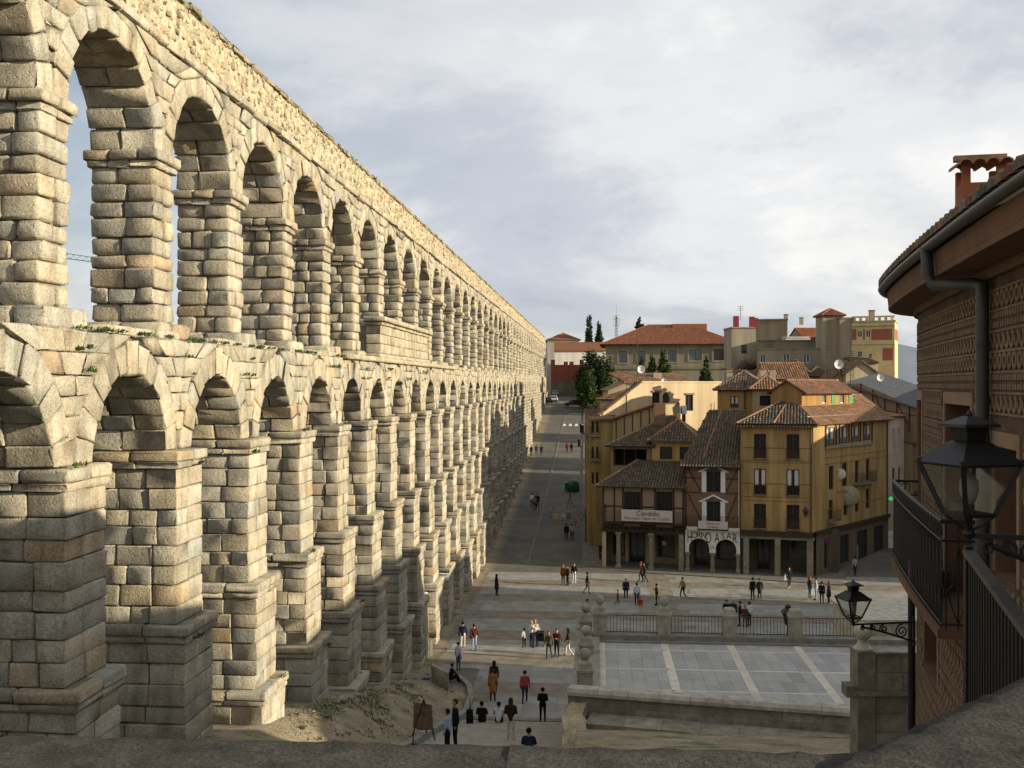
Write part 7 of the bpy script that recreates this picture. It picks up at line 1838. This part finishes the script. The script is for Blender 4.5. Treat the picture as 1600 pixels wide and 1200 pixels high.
SG = 'people up the street'
pp(831, 793, 'person in a white shirt walking up the street', 'walk', AWAY, top=WHT, leg=BLK, group=SG)
pp(836, 798, 'person in grey behind the white shirt on the street', 'walk', AWAY, top=GRY, leg=DGR, group=SG)
pp(840, 794, 'person in black right of the white shirt on the street', 'walk', AWAY, top=BLK, leg=BLK, group=SG)
pp(885, 844, 'person in black of the couple looking at the pictures', 'stand', AWAY, top=BLK, leg=BLK, group=SG)
pp(894, 845, 'person in a grey top of the couple looking at the pictures', 'stand', AWAY, top=(.32, .33, .38), leg=DGR, group=SG)
pp(922, 820, 'dark-clad picture seller standing by the easels', 'stand', LEFT_, top=BLK, leg=BLK, group=SG)
pp(938, 876, 'dark figure leaning at the left corner of the restaurant', 'stand', R(120), top=BLK, leg=DGR, group=SG)
for (px, py, c, lab) in ((830, 713, BLK, 'left of three dark figures beside the far aqueduct piers'), (838, 711, (.08, .04, .05), 'middle of three dark figures beside the far aqueduct piers'), (846, 712, NAV, 'right of three dark figures beside the far aqueduct piers'), (886, 707, (.20, .03, .03), 'figure in dark red far up the street'), (893, 708, BLK, 'figure in black far up the street beside the red one')):
    pp(px, py, lab, 'walk', AWAY, top=c, leg=BLK, group=SG)
# bags
for (px, py, s, lab) in ((1228, 911, .38, 'white carrier bag held at the ochre arcade'), (1076, 932, .34, 'white carrier bag held by the mustard jacket'), (1270, 934, .36, 'white bag between the people at the corner pillar')):
    p = GH(px, py+2); p.z += .35; m = MB(); m.hexa([(p.x-s*.4, p.y-.08, p.z), (p.x+s*.4, p.y-.08, p.z), (p.x+s*.4, p.y+.08, p.z), (p.x-s*.4, p.y+.08, p.z), (p.x-s*.3, p.y-.03, p.z+s*1.1), (p.x+s*.3, p.y-.03, p.z+s*1.1), (p.x+s*.3, p.y+.03, p.z+s*1.1), (p.x-s*.3, p.y+.03, p.z+s*1.1)])
    m.tube([(p.x-s*.2, p.y, p.z+s*1.08), (p.x, p.y, p.z+s*1.5), (p.x+s*.2, p.y, p.z+s*1.08)], .015, 4); tag(m.build('carrier_bag', WHITEP), lab, 'bag', 'white carrier bags')
def pushchair():
    p = GH(845, 1010); r = thing('pushchair', 'dark pushchair next to the white-shirted person', 'pushchair', p); BM = cloth(BLK)
    for dx, dy in ((-.22, -.25), (.22, -.25), (-.22, .3), (.22, .3)):
        m = MB(); m.tube([(p.x+dx-.02, p.y+dy, p.z+.1), (p.x+dx+.02, p.y+dy, p.z+.1)], .10, 12); m.build('wheel', IRON, r)
    m = MB(); m.tube([(p.x-.2, p.y+.3, p.z+.1), (p.x-.2, p.y-.1, p.z+.6), (p.x-.2, p.y-.45, p.z+1.0), (p.x+.2, p.y-.45, p.z+1.0), (p.x+.2, p.y-.1, p.z+.6), (p.x+.2, p.y+.3, p.z+.1)], .018, 6); m.build('frame', PIPE, r)
    m = MB(); m.hexa([(p.x-.19, p.y-.2, p.z+.35), (p.x+.19, p.y-.2, p.z+.35), (p.x+.19, p.y+.25, p.z+.4), (p.x-.19, p.y+.25, p.z+.4), (p.x-.19, p.y-.25, p.z+.85), (p.x+.19, p.y-.25, p.z+.85), (p.x+.19, p.y+.15, p.z+.5), (p.x-.19, p.y+.15, p.z+.5)]); m.build('seat', BM, r)
    m = MB(); m.tube([(p.x-.21, p.y-.1, p.z+.85), (p.x+.21, p.y-.1, p.z+.85)], .17, 10); m.build('hood', BM, r)
pushchair()

# ================================================================== SMALL THINGS ON THE GROUND
def easel():
    p = GH(661, 1155); r = thing('easel', 'painter\'s easel with a wooden board on the earth bank', 'easel', p)
    for q in ((-.45, -.1), (.5, -.1), (.05, .55)): m = MB(); m.bar((p.x+q[0], p.y+q[1], p.z), (p.x+.02, p.y+.05, p.z+1.55), .05); m.build('leg', WOOD, r)
    m = MB(); f = Frame((p.x-.5, p.y+.05), (math.cos(R(-8)), math.sin(R(-8)))); WD = mat('board_wood', (.16, .11, .07), .8, var=.2, scale=5)
    m.hexa([f.pt(.12, .1, p.z+.45), f.pt(.95, .1, p.z+.42), f.pt(.95, .07, p.z+.42), f.pt(.12, .07, p.z+.45), f.pt(.12, -.05, p.z+1.42), f.pt(.85, -.05, p.z+1.36), f.pt(.85, -.08, p.z+1.36), f.pt(.12, -.08, p.z+1.42)]); m.build('board', WD, r)
    m = MB(); m.bar((p.x-.25, p.y-.05, p.z+.42), (p.x+.45, p.y-.05, p.z+.42), .06); m.build('ledge', WOOD, r)
easel()
def bag(px, py, d, z, s, lab, hgt):
    p = W(px, py, d); p.z = z if z is not None else H(p.x, p.y); r = thing('black_bag', lab, 'bag', p, 'black bags')
    v, f = rounded(cell(p.x-s, p.x+s, p.y-s*.6, p.y+s*.6, p.z, p.z+hgt*.62), .1, .01, 1); make('body', v, f, None, cloth(BLK), r, smooth=True)
    m = MB(); m.tube([(p.x, p.y, p.z+hgt*.6), (p.x+.02, p.y, p.z+hgt)], .025, 5); m.build('handle', IRON, r)
bag(645, 1160, 38.8, None, .2, 'black trolley bag left of the easel', 1.0); bag(734, 1131, 49.8, stair_z(50), .16, 'black bag standing at the stair edge beside the seated person', 1.3)
def slab_stone():
    p = GH(692, 1072); v, f = rounded([(p.x-.5, p.y-.35, p.z-.4), (p.x-.62, p.y-.35, p.z+1.25), (p.x-.5, p.y+.1, p.z-.4), (p.x-.62, p.y+.1, p.z+1.25), (p.x+.35, p.y-.5, p.z-.4), (p.x+.35, p.y-.5, p.z+.85), (p.x+.35, p.y-.05, p.z-.4), (p.x+.35, p.y-.05, p.z+.85)], .05, .015, 1)
    o = make('stone_slab', v, f, np.tile((1.1, 1.0, .85), (len(v), 1)), GREYST, None, smooth=True); tag(o, 'upright pale stone slab at the edge of the earth bank', 'stone')
    v, f = rounded(cell(p.x-1.2, p.x-.75, p.y, p.y+.4, p.z, p.z+.32), .1, .02, 1); o = make('blue_bag', v, f, None, cloth((.03, .05, .18)), None, smooth=True); tag(o, 'blue bag lying behind the upright stone slab', 'bag')
slab_stone()
def cross_post():
    p = GH(664, 1024); r = thing('stone_based_post', 'tall dark post with a cross arm standing on a stone cube by the piers', 'post', p)
    v, f = rounded(cell(p.x-.42, p.x+.42, p.y-.42, p.y+.42, p.z-.1, p.z+.95), .05, .01, 1); make('stone_cube', v, f, np.tile((.6, .58, .52), (len(v), 1)), GREYST, r, smooth=True)
    m = MB(); m.box(p.x-.07, p.x+.07, p.y-.07, p.y+.07, p.z+.9, p.z+3.9); m.build('post', WOOD, r)
    m = MB(); m.bar((p.x-.45, p.y, p.z+3.25), (p.x+.1, p.y, p.z+3.75), .12); m.build('arm', WOOD, r)
    v, f = rounded(cell(p.x-.16, p.x+.16, p.y-.16, p.y+.16, p.z+3.5, p.z+3.95), .08, .01, 1); make('lamp_head', v, f, None, WHITEP, r, smooth=True)
cross_post()
def recycling():
    p = GH(896, 768); r = thing('bottle_bank', 'green dome-shaped bottle bank standing in the street', 'bin', p); G_ = mat('green_plastic', (.008, .10, .04), .45, spec=.5)
    m = MB(); m.lathe(p, [(.70, 0), (.78, .06), (.80, .85), (.78, 1.15), (.50, 1.5), (.25, 1.58)], 16); m.build('body', G_, r, smooth=True)
    m = MB(); m.box(p.x-1.15, p.x-.7, p.y-.4, p.y+.4, p.z+.2, p.z+1.2); m.build('side_container', G_, r); m = MB(); m.tube([(p.x+.1, p.y-.75, p.z+1.25), (p.x+.1, p.y-.92, p.z+1.25)], .16, 10); m.build('slot', IRON, r)
    q = GH(906, 698); m = MB(); m.lathe(q, [(.32, 0), (.38, 1.0), (.42, 1.02), (.42, 1.15), (.3, 1.25)], 12); o = m.build('litter_bin', IRON, None, smooth=False); tag(o, 'dark litter bin far up the street', 'bin')
recycling()
def pictures():
    cols = [(.35, .36, .42), (.45, .33, .12), (.5, .48, .40), (.20, .22, .30), (.42, .30, .18), (.3, .34, .36)]
    spots = [(863, 808, 1.0, 1.25), (869, 813, .8, .75), (880, 813, .75, .8), (888, 812, .8, .9), (900, 823, .85, 1.0), (909, 813, 1.0, 1.2)]
    labs = ['leftmost tall picture panel in the street display', 'second small framed picture in the street display', 'third framed yellowish picture in the street display', 'fourth pale framed picture in the street display', 'nearest small framed picture, forward of the street display', 'rightmost large picture panel in the street display']
    for (px, py, w, h), c, l in zip(spots, cols, labs):
        p = GH(px, py); r = thing('framed_picture', l, 'picture', p, 'pictures for sale'); f = Frame((p.x-w/2, p.y), (1, 0)); m = MB()
        m.hexa([f.pt(0, 0, p.z), f.pt(w, 0, p.z), f.pt(w, -.05, p.z), f.pt(0, -.05, p.z), f.pt(0, -.3, p.z+h), f.pt(w, -.3, p.z+h), f.pt(w, -.35, p.z+h), f.pt(0, -.35, p.z+h)]); m.build('frame', mat('picture_mount', (.34, .31, .26), .8), r)
        m = MB(); g = .12; k = h-.12; m.add([f.pt(g, -.3*g/h+.012, p.z+g), f.pt(w-g, -.3*g/h+.012, p.z+g), f.pt(w-g, -.3*k/h+.012, p.z+k), f.pt(g, -.3*k/h+.012, p.z+k)], [(0, 1, 2, 3)]); m.build('canvas', mat('canvas_%d' % px, c, .8, var=.4, scale=4), r)
        m = MB(); m.bar(f.pt(w/2, -.33, p.z+h*.9), f.pt(w/2, -.8, p.z), .04); m.build('strut', WOOD, r)
    p = GH(891, 795); r = thing('empty_easel', 'tall empty dark easel behind the street pictures', 'easel', p)
    for dx, dy in ((-.45, 0), (.45, 0), (0, .7)): m = MB(); m.bar((p.x+dx, p.y+dy, p.z), (p.x, p.y+.1, p.z+1.9), .06); m.build('leg', WOOD, r)
    m = MB(); m.bar((p.x-.35, p.y, p.z+.6), (p.x+.35, p.y, p.z+.6), .05); m.build('rail', WOOD, r)
    p = GH(915, 848); o = thing('lamp_post', 'thin grey street pole at the restaurant kerb', 'post', p); m = MB(); m.tube([p, (p.x, p.y, p.z+3.6)], .05, 8); m.build('pole', PIPE, o)
    m = MB(); m.lathe((p.x, p.y, p.z), [(.12, 0), (.1, .4), (.06, .45)], 10); m.build('foot', PIPE, o)
pictures()
def square_lamp():
    p = W(1231, 976, 52.0); z0 = 0; r = thing('square_lamp', 'short black street lamp standing behind the terrace railing', 'lamp', (p.x, p.y, 0)); m = MB(); zt = ZD(976, 52)
    m.lathe((p.x, p.y, 0), [(.14, 0), (.14, .5), (.07, .6), (.05, zt-.05), (.10, zt)], 10); m.build('pole', IRON, r)
    m = MB(); m.lathe((p.x, p.y, zt+.02), [(.14, 0), (.26, .55), (.06, .56), (.05, .6)], square=True); m.build('glass', mat('smoky_glass', (.05, .035, .03), .3), r); m = MB(); m.lathe((p.x, p.y, zt+.58), [(.30, 0), (.30, .04), (.12, .24), (.12, .34), (.03, .42)], square=True); m.build('hood', IRON, r)
square_lamp()
def sign_boards():
    p = GH(1334, 876); r = thing('pavement_board', 'pale violet shop board standing on the shaded side street', 'sign', p); m = MB(); m.box(p.x-.4, p.x+.4, p.y-.05, p.y+.05, p.z+.1, p.z+1.5); m.build('panel', mat('violet_board', (.30, .27, .38), .7, var=.3, scale=5), r); m = MB(); m.box(p.x-.42, p.x+.42, p.y-.25, p.y+.25, p.z, p.z+.08); m.build('foot', IRON, r)
    p = W(1395, 843, 99); r = thing('wall_board', 'pale rectangular panel at the end of the side street', 'sign', p); m = MB(); m.box(p.x-.42, p.x+.42, p.y-.04, p.y+.04, p.z-.8, p.z+.8); m.build('panel', mat('pale_panel', (.48, .44, .42), .8), r); m = MB(); m.bar((p.x, p.y, p.z-3), (p.x, p.y, p.z-.8), .06); m.build('post', IRON, r)
    p = W(1392, 779, 100); r = thing('pharmacy_sign', 'small glowing green cross sign in the side street', 'sign', p); em = bpy.data.materials.new('green_light'); em.use_nodes = True; b = em.node_tree.nodes['Principled BSDF']; b.inputs['Base Color'].default_value = (.02, .3, .08, 1); b.inputs['Emission Color'].default_value = (.05, 1, .25, 1); b.inputs['Emission Strength'].default_value = .3
    m = MB(); m.box(p.x-.2, p.x+.2, p.y-.06, p.y+.06, p.z-.07, p.z+.07); m.box(p.x-.07, p.x+.07, p.y-.055, p.y+.055, p.z-.2, p.z+.2); m.build('cross', em, r); m = MB(); m.bar((p.x, p.y, p.z+.25), (p.x+2.0, p.y+.3, p.z+.25), .05); m.build('arm', IRON, r)
sign_boards()

# ================================================================== CARS
def car(pos, face, col, lab, L_=4.2, W_=1.7, Hh=1.45, van=False, group='cars parked along the street'):
    z = pos[2]; r = thing('parked_car' if not van else 'parked_van', lab, 'car' if not van else 'van', pos, group)
    f = Frame((pos[0], pos[1]), (math.cos(face), math.sin(face)))     # u = forward
    paint = mat('paint_%d_%d' % (int(col[0]*999), int(col[2]*999)), col, .3, var=.04, scale=2, spec=.6)
    def prof(pts, w0, w1, name, mt):
        m = MB(); n = len(pts); top = max(q[1] for q in pts); low = min(q[1] for q in pts)
        def w_of(h): return w0+(w1-w0)*(h-low)/(top-low)
        V = [f.pt(u, w_of(h)/2, z+h) for u, h in pts]+[f.pt(u, -w_of(h)/2, z+h) for u, h in pts]
        m.add(V, [tuple(range(n)), tuple(range(2*n-1, n-1, -1))]+[((k+1) % n, k, n+k, n+(k+1) % n) for k in range(n)]); return m.build(name, mt, r)
    a = L_/2
    if van:
        prof([(-a, .3), (-a, 1.0), (-a+.05, Hh), (a-1.3, Hh), (a-.75, 1.15), (a-.05, .95), (a, .5), (a, .3)], W_, W_*.9, 'body', paint)
        m = MB()
        for n_ in (-1, 1): m.fbox(f, -a+.3, a-1.3, n_*W_*.472, n_*W_*.478, z+1.2, z+1.75)
        m.build('side_window', PANE, r); m = MB(); m.fbox(f, -a-.012, -a+.04, -.65, -.08, z+1.2, z+1.7); m.build('rear_window', PANE, r); m = MB(); m.fbox(f, -a-.012, -a+.04, .08, .65, z+1.2, z+1.7); m.build('rear_window', PANE, r)
    else:
        prof([(-a, .3), (-a, .75), (-a+.1, .88), (a-.9, .88), (a-.1, .72), (a, .5), (a, .3)], W_, W_*.94, 'body', paint)
        prof([(-a+.12, .86), (-a+.55, Hh-.02), (a-1.75, Hh), (a-.95, .86)], W_*.92, W_*.72, 'cabin', paint)
        prof([(-a+.09, .93), (-a+.45, Hh-.10), (-a+.53, Hh-.10), (-a+.22, .93)], W_*.80, W_*.66, 'rear_window', PANE); prof([(a-1.02, .93), (a-1.66, Hh-.07), (a-1.58, Hh-.07), (a-.92, .93)], W_*.80, W_*.66, 'windscreen', PANE); prof([(-a+.42, .93), (-a+.68, Hh-.12), (a-1.85, Hh-.10), (a-1.3, .93)], W_*.925, W_*.745, 'side_windows', PANE)
    for u in (-a+.75, a-.8):
        for n_ in (-1, 1):
            m = MB(); m.tube([f.pt(u, n_*(W_/2-.2), z+.31), f.pt(u, n_*(W_/2+.01), z+.31)], .31, 14); w = m.build('wheel', IRON, r); m = MB(); m.tube([f.pt(u, n_*(W_/2+.005), z+.31), f.pt(u, n_*(W_/2+.02), z+.31)], .18, 10); m.build('rim', PIPE, w)
    for n_ in (-1, 1):
        m = MB(); m.fbox(f, -a-.02, -a+.05, n_*(W_/2-.08), n_*(W_/2-.3), z+.62, z+.78); m.build('tail_light', mat('tail_red', (.35, .02, .02), .3), r); m = MB(); m.fbox(f, a-.06, a+.01, n_*(W_/2-.1), n_*(W_/2-.4), z+.5, z+.64); m.build('headlight', WHITEP, r)
    m = MB(); m.fbox(f, -a-.05, -a+.03, -W_*.46, W_*.46, z+.3, z+.5); m.build('rear_bumper', IRON, r); m = MB(); m.fbox(f, a-.03, a+.05, -W_*.46, W_*.46, z+.3, z+.48); m.build('front_bumper', IRON, r)
def cp(px, py): return GH(px, py)
UPF = R(90)
car(cp(866, 628), UPF, (.66, .66, .64), 'white car nearest to the crossing in the parked row')
car(cp(868, 619), UPF, (.36, .37, .38), 'grey car parked second in the row behind the white one')
car(cp(870, 612), UPF, (.05, .05, .055), 'dark car parked third in the row before the van')
car(cp(872, 606), UPF, (.70, .69, .66), 'white van with two rear windows at the far end of the parked row', 4.8, 1.9, 2.1, True)
car(cp(856, 630), R(95), (.03, .03, .03), 'dark car beside the foot of the far aqueduct')
q = cp(897, 637); q.z += .3
car(q, R(186), (.016, .016, .018), 'black car turning across the street on the right', 4.5)
